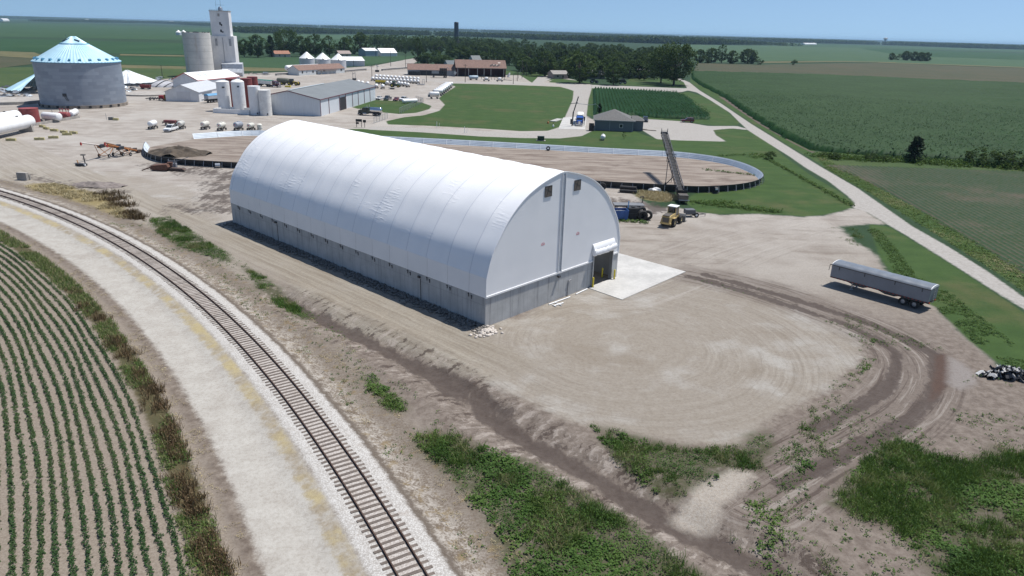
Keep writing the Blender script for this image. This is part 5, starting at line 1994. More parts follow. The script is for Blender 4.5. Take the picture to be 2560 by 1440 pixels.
MB().lathe([(RB+.3, EH-.35), (RB+.3, EH-.12), (RB, EH-.1)], 96).build('eave', M_BLUED, bin_)
for k in range(26):
    a_ = 2*math.pi*k/26
    x, y = (RB-1.)*math.cos(a_), (RB-1.)*math.sin(a_)
    z_ = EH+.45
    v_ = MB().ext([(-.45, 0), (-.45, .5), (.2, .75), (.55, .5), (.55, -.2)], -.35, .35, 'Y').build('roof_vent', M_BLUED, bin_)
    v_.location = (x, y, z_)
    v_.rotation_euler = (0, 0, a_)
b = MB()
b.box(-1.6, -1.8, AZ-1.1, 2.4, 1.6, .25, .5, -.35)
b.box(2.1, -1.5, AZ-1.35, 1.6, 1.2, .6, .2, .35)
b.bar((-2.5, 0, AZ-1), (-2.5, 0, AZ+.6), .08)
b.build('peak_platform', mat('peak_dark', (.045, .09, .13), .6), bin_)
b = MB()
a_ = math.atan2(-sc_.y, -sc_.x)+R(-24)
for s in (-.25, .25):
    b.bar(((RB+.15)*math.cos(a_)+s*math.sin(a_), (RB+.15)*math.sin(a_)-s*math.cos(a_), 4.6), ((RB+.2)*math.cos(a_+.06)+s*math.sin(a_), (RB+.2)*math.sin(a_+.06)-s*math.cos(a_), 2.8), .12)
b.box((RB+.1)*math.cos(a_), (RB+.1)*math.sin(a_), 4.7, .35, 1.2, 1.0, a_)
b.build('man_door', M_DARK, bin_)

# ---- collapsed bins on either side of the big one
def wreck(name, label, q, r, h, a0, a1, m, rz, tilt):
    t = thing(name, label, 'collapsed bin', q, rz)
    vs, fs = [], []
    n = 44
    for j, (rr_, z_) in enumerate(((r, .9), (r*.66, .9+h*.36), (r*.3, .9+h*.72), (.5, .9+h))):
        for i in range(n+1):
            a_ = a0+(a1-a0)*i/n
            k = 1+(.05*math.sin(i*2.3+j) if j < 2 else 0)
            vs.append((rr_*k*math.cos(a_), rr_*k*math.sin(a_), max(.1, z_+(.16 if i % 2 else 0)+tilt*rr_*math.cos(a_+.5))))
    for j in range(3):
        for i in range(n):
            fs.append((j*(n+1)+i, j*(n+1)+i+1, (j+1)*(n+1)+i+1, (j+1)*(n+1)+i))
    MB().add(vs, fs).build('fallen_roof', m, t)
    b = MB()
    for i in range(0, n, 2):
        a_ = a0+(a1-a0)*i/n
        b.bar((r*.98*math.cos(a_), r*.98*math.sin(a_), max(.1, .85+tilt*r*math.cos(a_+.5))), (.4*math.cos(a_), .4*math.sin(a_), .8+h), .12)
    b.build('rafters', M_GALV, t)
    vs, fs = [], []
    for i in range(n+1):
        a_ = a0-.6+(a1-a0+1.2)*i/n
        for z_ in (0, .9+.5*math.sin(i*1.1)):
            vs.append(((r*1.02+.3*math.sin(i*1.7))*math.cos(a_), (r*1.02+.3*math.sin(i*1.7))*math.sin(a_), z_))
    for i in range(n):
        fs.append((2*i, 2*i+2, 2*i+3, 2*i+1))
    MB().add(vs, fs).build('crushed_wall', mat('crushed_sheet', (.13, .15, .17), .5, .5, var=.5, scale=.6), t)
    return t


q = G(98, 236)
wreck('collapsed_bin', 'wrecked bin left of the big bin with half a pale blue cone roof', G(105, 228), 12.5, 6.6, R(95), R(268), M_BLUER, 0, .0)
wreck('collapsed_bin', 'wrecked bin right of the big bin with buckled white cone roof', G(322, 210), 13, 5.6, R(-128), R(150), mat('white_roof_sheet', (.70, .72, .72), .45, .2, var=.15), 0, .02)
for k, (px, py, w_, lb) in enumerate(((30, 262, 22, 'round concrete bin base with pale top at the left picture edge'), (345, 240, 20, 'empty concrete bin base between the big bin and the red wagon'))):
    qq = G(px, py)
    f_ = MB().lathe([(0, 0), (w_/2, 0), (w_/2, 1.0 if k == 0 else .55), (0, 1.0 if k == 0 else .55)], 40).build('foundation_ring', M_CONP)
    f_.location = (qq.x-(6 if k == 0 else 0), qq.y+8, 0)
    tag(f_, lb, 'concrete base')
M_SHT = mat('torn_sheet', (.34, .37, .40), .45, .5, var=.4, scale=.5)
shp = None
k = 0
for (cx0, cy0, n_, sx, sy, wh) in ((25, 232, 13, 45, 14, 'left of the pale blue cone roof'), (340, 226, 6, 30, 8, 'in front of the buckled white cone roof'), (440, 204, 11, 55, 10, 'by the foot of the elevator')):
    for i in range(n_):
        q = G(cx0+RNG.uniform(-1, 1)*sx, cy0+RNG.uniform(-1, 1)*sy)
        L_, W_ = RNG.uniform(3, 8), RNG.uniform(1, 2.6)
        vs, fs = [], []
        cv1 = RNG.uniform(.3, 1.6)
        for a_ in range(9):
            for c_ in range(3):
                u_ = a_/8-.5
                vs.append((u_*L_, (c_/2-.5)*W_, max(.05, .25+cv1*(.25-u_*u_)*3*RNG.uniform(.8, 1.1)+(c_-1)*RNG.uniform(-.3, .5))))
        for a_ in range(8):
            for c_ in range(2):
                fs.append((a_*3+c_, a_*3+c_+1, a_*3+c_+4, a_*3+c_+3))
        o = MB().add(vs, fs).build('scrap_sheet', M_SHT if RNG.uniform() < .7 else M_DARK)
        o.location = q
        o.rotation_euler = (0, 0, RNG.uniform(-.6, .6)+(0 if RNG.uniform() < .7 else 1.3))
        tag(o, 'bent scrap of corrugated bin sheet lying '+wh, 'scrap', 'scrap sheets '+wh)
# arched hoop ribs of the collapsed flat store
M_HOOP = mat('hoop_skin', (.40, .40, .42), .6, var=.3)
hs = thing('collapsed_store', 'collapsed low store with dark hoop ribs behind the white shop', 'collapsed store', G(440, 216), R(8))
vs, fs = [], []
for i in range(13):
    for j in range(11):
        a_ = math.pi*j/10
        vs.append((-11+i*1.85+3*math.sin(a_), 7*math.cos(a_), 2.3*math.sin(a_)*(1+.2*math.sin(i*1.3))))
for i in range(12):
    for j in range(10):
        fs.append((i*11+j, i*11+j+1, (i+1)*11+j+1, (i+1)*11+j))
MB().add(vs, fs).build('skin', M_HOOP, hs, smooth=True)
for i in range(0, 13, 2):
    b = MB()
    for j in range(10):
        b.bar([c+(.09 if n_ == 2 else 0) for n_, c in enumerate(vs[i*11+j])], [c+(.09 if n_ == 2 else 0) for n_, c in enumerate(vs[i*11+j+1])], .5, .2)
    b.build('hoop_rib', M_DARK, hs)
# red wagon and red implement
q = G(365, 223)
t = thing('red_wagon', 'old red box wagon in front of the buckled white cone roof', 'wagon', q, R(4))
MB().ext([(-2.3, 1.9), (2.3, 1.9), (1.8, .7), (-1.8, .7)], -1.1, 1.1, 'Y').build('box_body', mat('wagon_red', (.20, .03, .025), .6), t)
for x in (-1.5, 1.5):
    for s in (-1, 1):
        wheel(t, x, s*.8, .45, .2, out=s)
MB().box(0, 0, .6, 3.9, .5, .14).build('frame', M_DARK, t)
q = G(395, 251)
t = thing('implement', 'folded red and black tillage implement beside the white shop', 'implement', q, R(-6))
b = MB()
for i in range(7):
    b.bar((-4+i*1.0, -1.2, .5), (-3.6+i*1., 1.4, 1.1), .16)
for y in (-1.1, 0, 1.2):
    b.bar((-4.6, y, .75), (3.4, y, .85), .18)
b.build('frame', M_DARK, t)
MB().box(1.6, .2, 1.35, 1.8, 1.5, 1.2, .1).build('seed_box', mat('implement_red', (.33, .02, .03), .5), t, bevel=.05)
b = MB()
b.box(3.4, 0, 1.3, .16, 2.2, 2.2)
b.build('mast', mat('ochre', (.35, .22, .07), .6), t)
for x in (-2.5, 1.5):
    for s in (-1, 1):
        wheel(t, x, s*1.3, .4, .25, out=s)
q = G(440, 249)
t = thing('scrap_pallets', 'low stack of brown timbers against the white shop', 'timber stack', q, R(-4))
for i in range(4):
    MB().box(0, 0, .14+i*.26, 4.2-.3*i, 1.4, .2, .04*i).build('timber', M_WOOD, t)

# ---- concrete elevator
eq = G(503, 191)
mp = MPP(503, 191)
erz = math.atan2(-eq.x*.0+.0, 1)+R(14)
el = thing('grain_elevator', 'tall white concrete grain elevator with a narrow headhouse tower', 'grain elevator', G(565, 189), R(10))
rS = 28.5*mp
M_ELEV = bpy.data.materials.new('elevator_concrete')
t_ = NT(M_ELEV)
co_ = t_.co('Object')
st_ = t_.noise(.35, t_.co('Object', (1.2, 1.2, .16)), 6, .65)
c_ = t_.mix(t_.ramp(t_.noise(.15, co_, 4, .6), .3, .7), (.56, .56, .57), (.70, .69, .68))
c_ = t_.mix(t_.m('MULTIPLY', t_.ramp(st_, .52, .72), .6), c_, (.34, .33, .33))
t_.put(t_.b.inputs['Base Color'], c_)
t_.b.inputs['Roughness'].default_value = .85
M_SILO = bpy.data.materials.new('silo_stave')
t_ = NT(M_SILO)
co_ = t_.co('Object')
sp_ = t_.n('ShaderNodeSeparateXYZ')
t_.t.links.new(co_, sp_.inputs[0])
c_ = t_.mix(t_.ramp(t_.noise(.2, co_, 4, .6), .3, .7), (.46, .455, .43), (.58, .56, .52))
ln = t_.m('ABSOLUTE', t_.m('SUBTRACT', t_.m('FRACT', t_.m('DIVIDE', sp_.outputs[2], 3.45)), .5))
c_ = t_.mix(t_.m('MULTIPLY', t_.ramp(ln, .47, .495), .6), c_, (.2, .18, .16))
c_ = t_.mix(t_.m('MULTIPLY', t_.ramp(t_.noise(.5, t_.co('Object', (1, 1, .12)), 6, .65), .55, .72), .6), c_, (.36, .28, .19))
t_.put(t_.b.inputs['Base Color'], c_)
t_.b.inputs['Roughness'].default_value = .85
hS = HT(503, 191, 81)
pS = eq-G(565, 189)
ca_, sa_ = math.cos(-R(10)), math.sin(-R(10))
pS = Vector((pS.x*ca_-pS.y*sa_, pS.x*sa_+pS.y*ca_, 0))
so_ = MB().lathe([(rS, 0), (rS, hS), (rS-.35, hS), (rS-.35, hS-.6), (0, hS-.5)], 40).build('silo', M_SILO, el, smooth=True)
so_.location = pS
b = MB()
for i in range(10):
    a_ = i*.63
    b.box((rS-.5)*math.cos(a_), (rS-.5)*math.sin(a_), hS+.1, .8, .5, .5, a_)
b.box(0, 0, hS+.1, 3, 2, .5)
b.build('roof_scrap', M_DARK, so_)
hM = HT(565, 189, 90)
hT = HT(565, 189, 28)
wM = 68*mp
MB().box(-.6*mp*10, wM*.0+4.2, hM/2, wM*.92, 9.5, hM).build('main_house', M_ELEV, el, bevel=.05)
wT = 46*mp
tw = MB().box(-.3, 4.0, (hM+hT)/2, wT*.86, 7.2, hT-hM).build('tower', M_ELEV, el, bevel=.05)
MB().box(-.3, 4.0, hT+.18, wT*.90, 7.6, .35).build('tower_cap', M_CONP, el)
M_VOID = mat('window_void', (.02, .02, .025), .8)
for (dx, dz, sx, sz) in ((.3, -2.0, 1.2, 1.6), (.7, -6.6, .8, 1.5), (1.4, -7.4, .7, 1.1), (.8, -10.6, .9, 1.4), (1.6, -11.2, 1., .7)):
    MB().box(-.3+dx-.6, .38, hT+dz, sx, .12, sz).build('window', M_VOID if dz != -2.0 else mat('patched_window', (.30, .28, .27), .8), tw)
for dz in (-2.4, -6.6, -10.4):
    MB().box(-.3-wT*.43, 2.2, hT+dz, .12, .9, 1.3).build('window', M_VOID, tw)
b = MB()
b.lathe([(0, hT+.35), (1.3, hT+.35), (1.3, hT+1.6), (.8, hT+2.4), (0, hT+2.6)], 14, o=(.1, 3.5, 0))
b.build('head_drive', M_GALV, el, smooth=True)
b = MB()
b.bar((.5, 3.2, hT), (.5, 3.2, hT+7.8), .1)
b.bar((-2.1, 3.2, hT), (-2.1, 3.2, hT+6.0), .08)
b.bar((-2.3, 3.2, hT+3.4), (2.5, 3.2, hT+3.4), .1)
b.build('antenna', M_DARK, el)
b = MB()
for dx in (-1, 1):
    b.box(-.3+dx*wT*.40, 4, hT+.75, .08, 7, .06)
b.box(-.3-wT*.2, .6, hT+.9, wT*.45, .08, .06)
for i in range(6):
    b.box(-.3-wT*.4+i*.9, .6, hT+.6, .06, .06, .7)
b.build('railing', M_DARK, el)
MB().box(.4, -.62, hM*.55, .3, .25, hM*.82).build('leg_pipe', mat('pipe_grey', (.33, .33, .34), .6), el)
for dx in (-3.2, 4.4):
    MB().box(dx, -.56, hM-3.4, 1.3, .06, 4.).build('stain_panel', mat('damp_stain', (.30, .31, .33), .9, var=.3), el)
sh = MB().ext([(-4.6, 0), (-5.4, 2.2), (-3.6, 4.2), (-3.2, 6.8), (0, 7.6), (0, 0)], 0, 11.5, 'X').build('drive_shed', mat('shed_tin', (.50, .52, .55), .5, .3, var=.2), el)
sh.location = (-1.0, -.6, 0)
sh.rotation_euler = (0, 0, 0)
MB().box(-.0, -3.5, 5.2, .12, 2.4, 2.6).build('doorway', M_VOID, sh)
MB().box(3.0, -4.9, 1.6, 2.4, .1, 1.2).build('hatch', M_VOID, sh)

# ---- white and red upright tanks with their wall
def vtank(name, label, bx, by, ty, rpx, m, dome=.5, group=None, flat=False):
    q = G(bx, by)
    r = rpx*MPP(bx, by)
    h = HT(bx, by, ty)
    t = thing(name, label, 'storage tank', (q.x, q.y+r*.0, 0), 0, group)
    MB().lathe([(r, 0), (r, h-dome)], 28).build('shell', m, t, smooth=True)
    MB().lathe([(r+.04, h-dome), (r*.75, h-dome*.5), (0, h)] if not flat else [(r+.03, h-dome), (r+.03, h-dome+.06), (0, h-dome+.1)], 28).build('tank_roof', m, t, smooth=not flat)
    b = MB()
    for i in range(3):
        b.lathe([(r+.0, h*(i+1)/4-.04), (r+.025, h*(i+1)/4-.04), (r+.025, h*(i+1)/4+.04), (r, h*(i+1)/4+.04)], 28)
    b.build('seam_ring', m, t)
    b = MB()
    b.box(r*.55, -r*.9, .6, .3, .4, .5)
    b.build('valve', M_DARK, t)
    return t, r, h


GT = 'upright tanks beside the grey warehouse'
_, r_, h_ = vtank('storage_tank', 'leftmost tall white tank standing inside the white wall', 564, 277, 200, 14, M_TANKW, group=GT)
MB().box(.9, -r_*.93, h_*.78, .9, .1, .5, .4).build('label_plate', M_DARK, _)
_, r_, h_ = vtank('storage_tank', 'tall white domed tank between two red tanks', 601, 279, 197, 14, M_TANKW, 1.0, group=GT)
MB().box(.9, -r_*.93, h_*.78, .7, .1, .5, .4).build('label_plate', M_DARK, _)
vtank('storage_tank', 'tall white tank between the rightmost red tank and the shortest white tank', 641, 286, 213, 13.5, M_TANKW, .3, group=GT, flat=True)
vtank('storage_tank', 'shortest white tank with brown drips next to the grey warehouse', 666, 288, 223, 13.5, mat('tank_stained', (.72, .71, .68), .5, var=.2, scale=.5), .3, group=GT, flat=True)
vtank('storage_tank', 'dark red tank between the two tallest white tanks', 586, 271, 194, 12.5, M_TANKR, .3, group=GT, flat=True)
vtank('storage_tank', 'dark red tank right behind the white domed tank', 622, 269, 194, 12.5, M_TANKR, .3, group=GT, flat=True)
vtank('storage_tank', 'rightmost dark red tank rising behind the lower white tank', 637, 264, 190, 11.5, M_TANKR, .3, group=GT, flat=True)
w0, w1 = G(534, 282), G(623, 287)
cw = thing('tank_wall', 'low white containment wall round the foot of the tanks', 'wall', (w0+w1)/2, yaw(w0, w1))
wl_ = (w1-w0).length
for dx, dy, sx, sy in ((0, 0, wl_, .3), (-wl_/2+.15, 3.3, .3, 6.3), (wl_/2-.15, 3.3, .3, 6.3), (0, 6.6, wl_, .3)):
    MB().box(dx, dy, .75, sx, sy, 1.5).build('wall_side', M_WHITE, cw)
t = thing('pump', 'small blue pump at the base of the shortest white tank', 'pump', G(649, 287), 0)
MB().lathe([(0, -.4), (.5, -.4), (.5, .4), (0, .4)], 12, 'X', (0, 0, .75)).build('motor', mat('pump_blue', (.02, .05, .22), .4), t)
MB().box(0, 0, .12, 1.2, .7, .24).build('skid', M_DARK, t)

# ---- grey warehouse
def gable(name, label, A_, Bx, depth, eave, rise, wall, roof, trim=None, over=.3, cat='building', side=1):
    """A_ -> Bx runs along the eave wall; the house lies `depth` metres to the left (side=1) of it"""
    A_, Bx = Vector(A_), Vector(Bx)
    L = (Bx-A_).length
    t = thing(name, label, cat, (A_.x, A_.y, 0), yaw(A_, Bx))
    s = side
    MB().ext([(0, 0), (0, eave), (s*depth/2, eave+rise), (s*depth, eave), (s*depth, 0)], 0, L, 'X').build('wall', wall, t)
    sl_ = math.hypot(depth/2, rise)
    nz, ny = depth/2/sl_, rise/sl_
    b = MB()
    for (y0, z0, y1, z1) in ((-s*over, eave-over*rise/(depth/2), s*depth/2, eave+rise), (s*depth+s*over, eave-over*rise/(depth/2), s*depth/2, eave+rise)):
        vs = [(x, y, z+o_) for x in (-over, L+over) for (y, z) in ((y0, z0), (y1, z1)) for o_ in (.03, .16)]
        b.add(vs, [(0, 1, 3, 2), (4, 6, 7, 5), (0, 4, 5, 1), (2, 3, 7, 6), (1, 5, 7, 3), (0, 2, 6, 4)])
    b.build('roof', roof, t)
    if trim:
        b = MB()
        zz = eave-over*rise/(depth/2)
        for y in (-s*over, s*(depth+over)):
            b.box(L/2, y-s*math.copysign(.03, 1)*(1 if y*s < 0 else -1), zz+.02, L+2*over, .06, .3)
        for x in (-over-.03, L+over+.03):
            b.bar((x, -s*over, zz+.05), (x, s*depth/2, eave+rise+.05), .06, .3)
            b.bar((x, s*(depth+over), zz+.05), (x, s*depth/2, eave+rise+.05), .06, .3)
        b.build('trim', trim, t)
    return t, L


a0, a1 = G(802, 291), G(939, 250)
eh = HT(802, 291, 249)
lg = G(640, 286)
dep = abs((lg-a0).dot(Vector((-(a1-a0).y, (a1-a0).x, 0)).normalized()))
M_TINW = mat('tin_white', (.60, .63, .66), .5, .1, var=.08, scale=.4, stretch=(6, 6, .5))
M_TING = mat('tin_grey_roof', (.165, .178, .182), .6, .1, var=.12, scale=.25)
M_MAR = mat('maroon_trim', (.14, .045, .065), .5)
wh, L_ = gable('warehouse', 'long low white metal warehouse with grey roof and maroon trim', a0, a1, min(dep, 24), eh, 2.5, M_TINW, M_TING, M_MAR)
MB().box(L_*.36, -.04, eh*.41, L_*.1, .12, eh*.82).build('door_opening', M_VOID, wh)
for f_ in (0.003, .13, .30, .41, .53, .64, .76, .88):
    MB().box(L_*f_, -.07, eh/2-.1, .3, .12, eh-.4).build('post', M_MAR, wh)
MB().box(L_*.28, min(dep, 24)*.5, eh+2.75, L_*.52, .8, .1).build('skylight', mat('skylight', (.50, .55, .57), .3), wh)
# ---- white shop pair
a0, a1 = G(499, 255), G(568, 237)
e1 = HT(499, 255, 231)
g0 = G(428, 251)
dep = (g0-a0).length
M_TINB = mat('tin_bright', (.66, .67, .68), .5, .1, var=.1, scale=.4)
M_REDT = mat('red_trim', (.45, .05, .04), .5)
ws, L_ = gable('shop', 'white metal shop with wide gable end and pale grey roof', a0, a0+(a1-a0).normalized()*28, dep, e1, 2.6, M_TINB, mat('tin_pale_roof', (.55, .56, .57), .45, .2, var=.1), None)
MB().box(-.06, dep*.45, 1.9, .08, 5.2, 3.8).build('sliding_door', mat('door_white', (.58, .585, .6), .5, var=.05), ws)
MB().box(9, -.05, e1-.9, 10, .06, .5).build('window_band', mat('band_dark', (.15, .17, .2), .4), ws)
b0, b1 = G(497, 226), G(622, 211)
big, L_ = gable('shop', 'larger white roofed shop with red gable trim behind the white shop', b0, b0+(b1-b0).normalized()*34, 13, 4.4, 3.0, M_TINB, mat('roof_white_big', (.74, .74, .73), .45, .1, var=.06), M_REDT)
for x in (7., 11.5):
    MB().box(x, 3.6, 4.4+3.0*3.6/6.5+.2, .9, 2.4, .12, 0, 0, .43).build('skylight', mat('skylight', (.5, .55, .57), .3), big)
# ---- trailer with a blue load
q0, q1 = G(512, 258), G(552, 254)
t = thing('seed_trailer', 'dark flat trailer with a pale box and blue top before the white shop', 'trailer', (q0+q1)/2, yaw(q0, q1))
MB().box(0, 0, 2.1, 6.2, 2.3, 1.3).build('box_body', mat('box_grey', (.42, .43, .45), .5), t, bevel=.05)
MB().ext([(-1.2, 2.75), (-.7, 3.35), (.7, 3.35), (1.2, 2.75)], -3.1, 3.1, 'X').build('cover', mat('cover_blue', (.09, .29, .50), .5), t)
b = MB()
for s in (-.7, .7):
    b.box(-.6, s, 1.2, 8.2, .2, .3)
for i in range(8):
    b.box(-3+i*.9, 0, .95, .15, 2.4, .5)
b.build('frame', M_DARK, t)
for x in (-1.5, 0, 1.5):
    for s in (-1, 1):
        wheel(t, x, s*.95, .5, .3, out=s)

# ---- long pressure tanks at the left edge
q = G(70, 332)
zt_ = 3.4
p0, p1 = G(78, 302, 2.6), G(-60, 331, 2.6)
lt = thing('pressure_tank', 'front long white pressure tank on concrete saddles at the left edge', 'storage tank', (p0.x, p0.y, 0), yaw(p0, p1), 'long white pressure tanks')
Lt = (p1-p0).length
MB().capsule((1.2, 0, 2.65), (Lt, 0, 2.65), 1.75, 24, 6, .6).build('shell', M_TANKW, lt, smooth=True)
for x in (3.0, Lt-3):
    MB().ext([(-1.9, 0), (-1.6, 2.2), (-1., 1.35), (1., 1.35), (1.6, 2.2), (1.9, 0)], x-.35, x+.35, 'X').build('saddle', M_CONP, lt)
b = MB()
b.lathe([(0, 4.35), (.3, 4.35), (.3, 4.6), (0, 4.65)], 10, o=(6, 0, 0))
b.build('manhole', M_DARK, lt)
p0 = G(46, 290, 2.6)
dup(lt, (p0.x, p0.y, 0), yaw(G(46, 290), G(-100, 318)), 'rear long white pressure tank half hidden behind the front one')
t = thing('pressure_tank', 'white tank end just showing at the left edge beside the bin base', 'storage tank', G(-14, 292), R(170))
MB().capsule((0, 0, 2.2), (9, 0, 2.2), 1.5, 20, 5, .6).build('shell', M_TANKW, t, smooth=True)
MB().box(2, 0, .5, .6, 2.4, 1.0).build('saddle', M_CONP, t)
vtank('storage_tank', 'dark red upright tank behind the long white pressure tank', 78, 309, 269, 17, mat('tank_red_bright', (.25, .05, .045), .6, var=.15), .2, flat=True)
p0, p1 = G(84, 315), G(199, 295)
lw = thing('containment_wall', 'low grey concrete wall around the small tanks and red pumps', 'wall', p0, yaw(p0, p1))
Lw = (p1-p0).length
for dx, dy, sx, sy in ((Lw/2, 0, Lw, .3), (Lw-.15, 2.6, .3, 4.9), (Lw/2, 5.2, Lw, .3)):
    MB().box(dx, dy, .4, sx, sy, .8).build('wall_side', M_CONP, lw)
for k, (a_, b_, r_, lb) in enumerate((((113, 303), (150, 306), 1.15, 'white horizontal tank inside the low grey wall'), ((178, 297), (191, 290), .95, 'short white tank with grey end at the right of the red pumps'))):
    p0, p1 = G(*a_), G(*b_)
    t = thing('fuel_tank', lb, 'storage tank', p0, yaw(p0, p1))
    L_ = (p1-p0).length
    MB().capsule((0, 0, r_+.5), (L_, 0, r_+.5), r_, 20, 4, .3).build('shell', M_TANKW, t, smooth=True)
    for x in (L_*.2, L_*.8):
        MB().box(x, 0, .35, .25, r_*1.6, .7).build('saddle', M_CONP, t)
    MB().bar((L_*.6, 0, 2*r_+.4), (L_*.6, 0, 2*r_+1.2), .1).build('vent_pipe', M_DARK, t)
q = G(161, 298)
t = thing('pump_skid', 'cluster of dull red pump tanks and pipes between two white tanks', 'pump skid', q, R(-10))
MB().capsule((-1.2, 0, 1.3), (1.6, 0, 1.3), .95, 18, 4, .4).build('tank', mat('pump_red', (.27, .06, .06), .6), t, smooth=True)
b = MB()
for x, y in ((-1.6, .6), (-.9, .9), (.4, .8), (1.5, .5)):
    b.bar((x, y, 1.2), (x, y, 3.0), .14)
    b.box(x, y, 3.0, .4, .3, .3)
b.build('pipework', mat('pump_red', (.27, .06, .06), .6), t)
MB().box(0, .3, .2, 4.2, 2.2, .3).build('skid', M_DARK, t)
# yellow kerb blocks
yb = None
for px, py, rz, lb in ((106, 318, -.5, 'far left yellow concrete block near the red tank'), (116, 323, -.5, 'yellow block touching the far left one near the red tank'), (136, 328, -.2, 'yellow topped grey block left of centre in the back row'),
                       (160, 332, -.35, 'third yellow topped grey block along the back row'), (184, 334, -.25, 'rightmost yellow topped block of the back row'), (168, 338, .35, 'yellow block lying just below the back row of blocks'),
                       (134, 346, .3, 'bright yellow block in the middle of the front row'), (99, 350, .25, 'bright yellow block in the front row beside the tank saddle'), (28, 352, .1, 'leftmost bright yellow block below the long white tanks')):
    if yb is None:
        yb = thing('kerb_block', lb, 'concrete block', G(px, py), rz, 'yellow painted concrete blocks')
        MB().box(0, 0, .32, 2.3, .62, .64).build('block', mat('block_yellow', (.44, .39, .19), .8, var=.4, scale=2), yb, bevel=.04)
        MB().box(0, 0, .65, .5, .06, .06).build('lifting_loop', M_RUST, yb)
    else:
        dup(yb, G(px, py), rz, lb)
t = thing('concrete_block', 'grey concrete block standing at the end of the dirt yard above the rail bend', 'concrete block', G(59, 450), R(-8))
MB().box(0, 0, .75, 2.1, .75, 1.5).build('block', M_CONP, t, bevel=.05)
MB().box(.9, .45, .55, .5, .3, 1.1).build('buttress', M_CONP, t)
t = thing('junk_pile', 'grey machine scrap and a yellow block in the middle of the yard', 'scrap', G(278, 300), R(-5))
MB().box(0, 0, .5, 1.4, .9, .9, .2).build('casting', mat('grey_cast', (.16, .16, .15), .7), t, bevel=.1)
MB().box(1.8, -.3, .35, 1.5, .7, .7, .1).build('block', mat('block_yellow', (.46, .40, .14), .8), t)
MB().bar((-1.5, 0, 0), (-1.55, 0, 1.9), .1).build('stake', M_GALV, t)
# ---- nurse wagons by the bunker
GN = 'tank wagons lined up above the bunker'
n0 = nurse('tank_wagon', 'white tank wagon with long running gear left of the pickup', G(383, 322), yaw(G(372, 326), G(396, 318)), None, .8, 3.2, GN)
n1 = nurse('tank_wagon', 'cream ribbed poly tank wagon hitched behind the white pickup', G(454, 322), yaw(G(442, 327), G(465, 318)), M_POLYW, .78, 2.6, GN, 2)
n2 = nurse('tank_wagon', 'cream poly tank wagon standing right of the pickup group', G(514, 323), yaw(G(502, 326), G(526, 320)), M_POLYW, .78, 2.5, GN, True)
dup(n2, G(555, 326), yaw(G(543, 329), G(567, 323)), 'cream poly tank wagon next to the grey tank wagon')
nurse('tank_wagon', 'grey translucent tank on a rusty trailer above the pale bunker wall', G(597, 326), yaw(G(583, 329), G(612, 324)), mat('poly_grey', (.33, .35, .39), .4, var=.15), .88, 2.2, GN, True)
nurse('tank_wagon', 'small cream tank wagon nearest the white roof edge', G(628, 326), yaw(G(618, 329), G(640, 323)), M_POLYW, .72, 2.0, GN, True)
t = thing('chemical_tote', 'short cream upright tote tank half hidden by the white roof', 'tank', G(650, 325), 0)
MB().lathe([(.75, 0), (.75, 1.6), (.4, 1.85), (0, 1.9)], 16).build('shell', M_POLYW, t, smooth=True)
MB().lathe([(.77, .5), (.79, .5), (.79, .6), (.77, .6)], 16).build('hoop', M_GALV, t)
car('pickup_truck', 'white pickup truck facing left in front of the cream ribbed tank wagon', 'pickup truck', G(428, 328), yaw(G(444, 324), G(414, 333)), paint('white', (.74, .75, .76)), 'pickup')
t = thing('field_implement', 'red and black field implement behind the white pickup', 'implement', G(430, 314), R(-5))
b = MB()
for i in range(6):
    b.bar((-2.5+i, -.8, .7), (-2.3+i, .9, 1.5), .18)
b.bar((-3, 0, 1.), (3, 0, 1.1), .2)
b.build('frame', M_DARK, t)
MB().box(-.4, 0, 1.2, 3.6, 1.2, .8).build('hopper_box', mat('dull_red', (.18, .05, .05), .6), t)
for s in (-1, 1):
    wheel(t, -1.2, s*1., .42, .25, out=s)
    wheel(t, 1.8, s*1., .42, .25, out=s)

# ---- augers
def auger(label, foot, top, ztop, axle, m1, m2, rt=.17, zf=.55):
    P0 = G(*foot, zf)
    P1 = G(*top, ztop)
    d = Vector((P1.x-P0.x, P1.y-P0.y, 0))
    L = d.length
    t = thing('grain_auger', label, 'grain auger', (P0.x, P0.y, 0), math.atan2(d.y, d.x))
    k = (ztop-zf)/L
    b = MB().tube((0, 0, zf), (L*.55, 0, zf+k*L*.55), rt, 10)
    b.build('tube', m1, t, smooth=True)
    MB().tube((L*.551, 0, zf+k*L*.551), (L, 0, ztop), rt, 10).build('tube', m2, t, smooth=True)
    MB().box(L+.05, 0, ztop-.25, .28, .28, .6).build('spout', M_REDT, t)
    MB().box(-.4, 0, .45, 1.2, .8, .6).build('intake', mat('intake_dark', (.09, .06, .05), .7), t)
    MB().box(L*.6, .1, zf+k*L*.6-.15, 1.6, .9, .7).build('engine', M_DARK, t, bevel=.04)
    xa = L*axle
    for s in (-1, 1):
        f = MB()
        f.bar((xa, s*1.15, .45), (L*.72, s*.15, zf+k*L*.72), .1)
        f.bar((xa, s*1.15, .45), (L*.33, s*.15, zf+k*L*.33), .1)
        f.build('support', m1, t)
        wheel(t, xa, s*1.2, .42, .22, out=s)
    MB().bar((xa, -1.2, .42), (xa, 1.2, .42), .1).build('axle', m1, t)
    return t


M_AUG2 = mat('auger_white', (.55, .50, .46), .5)
auger('longest grain auger with white upper tube and red spout left of the bunker', (318, 372), (202, 357), 4.4, .56, M_ORANGE, M_AUG2)
auger('rusty orange grain auger lying nearest the bunker end', (343, 377), (268, 362), 3.3, .42, M_ORANGE, M_ORANGE, .2)
auger('middle brown grain auger between the white tipped and orange ones', (333, 373), (262, 357), 3.7, .6, mat('auger_brown', (.17, .085, .045), .7), mat('auger_brown', (.17, .085, .045), .7), .16)
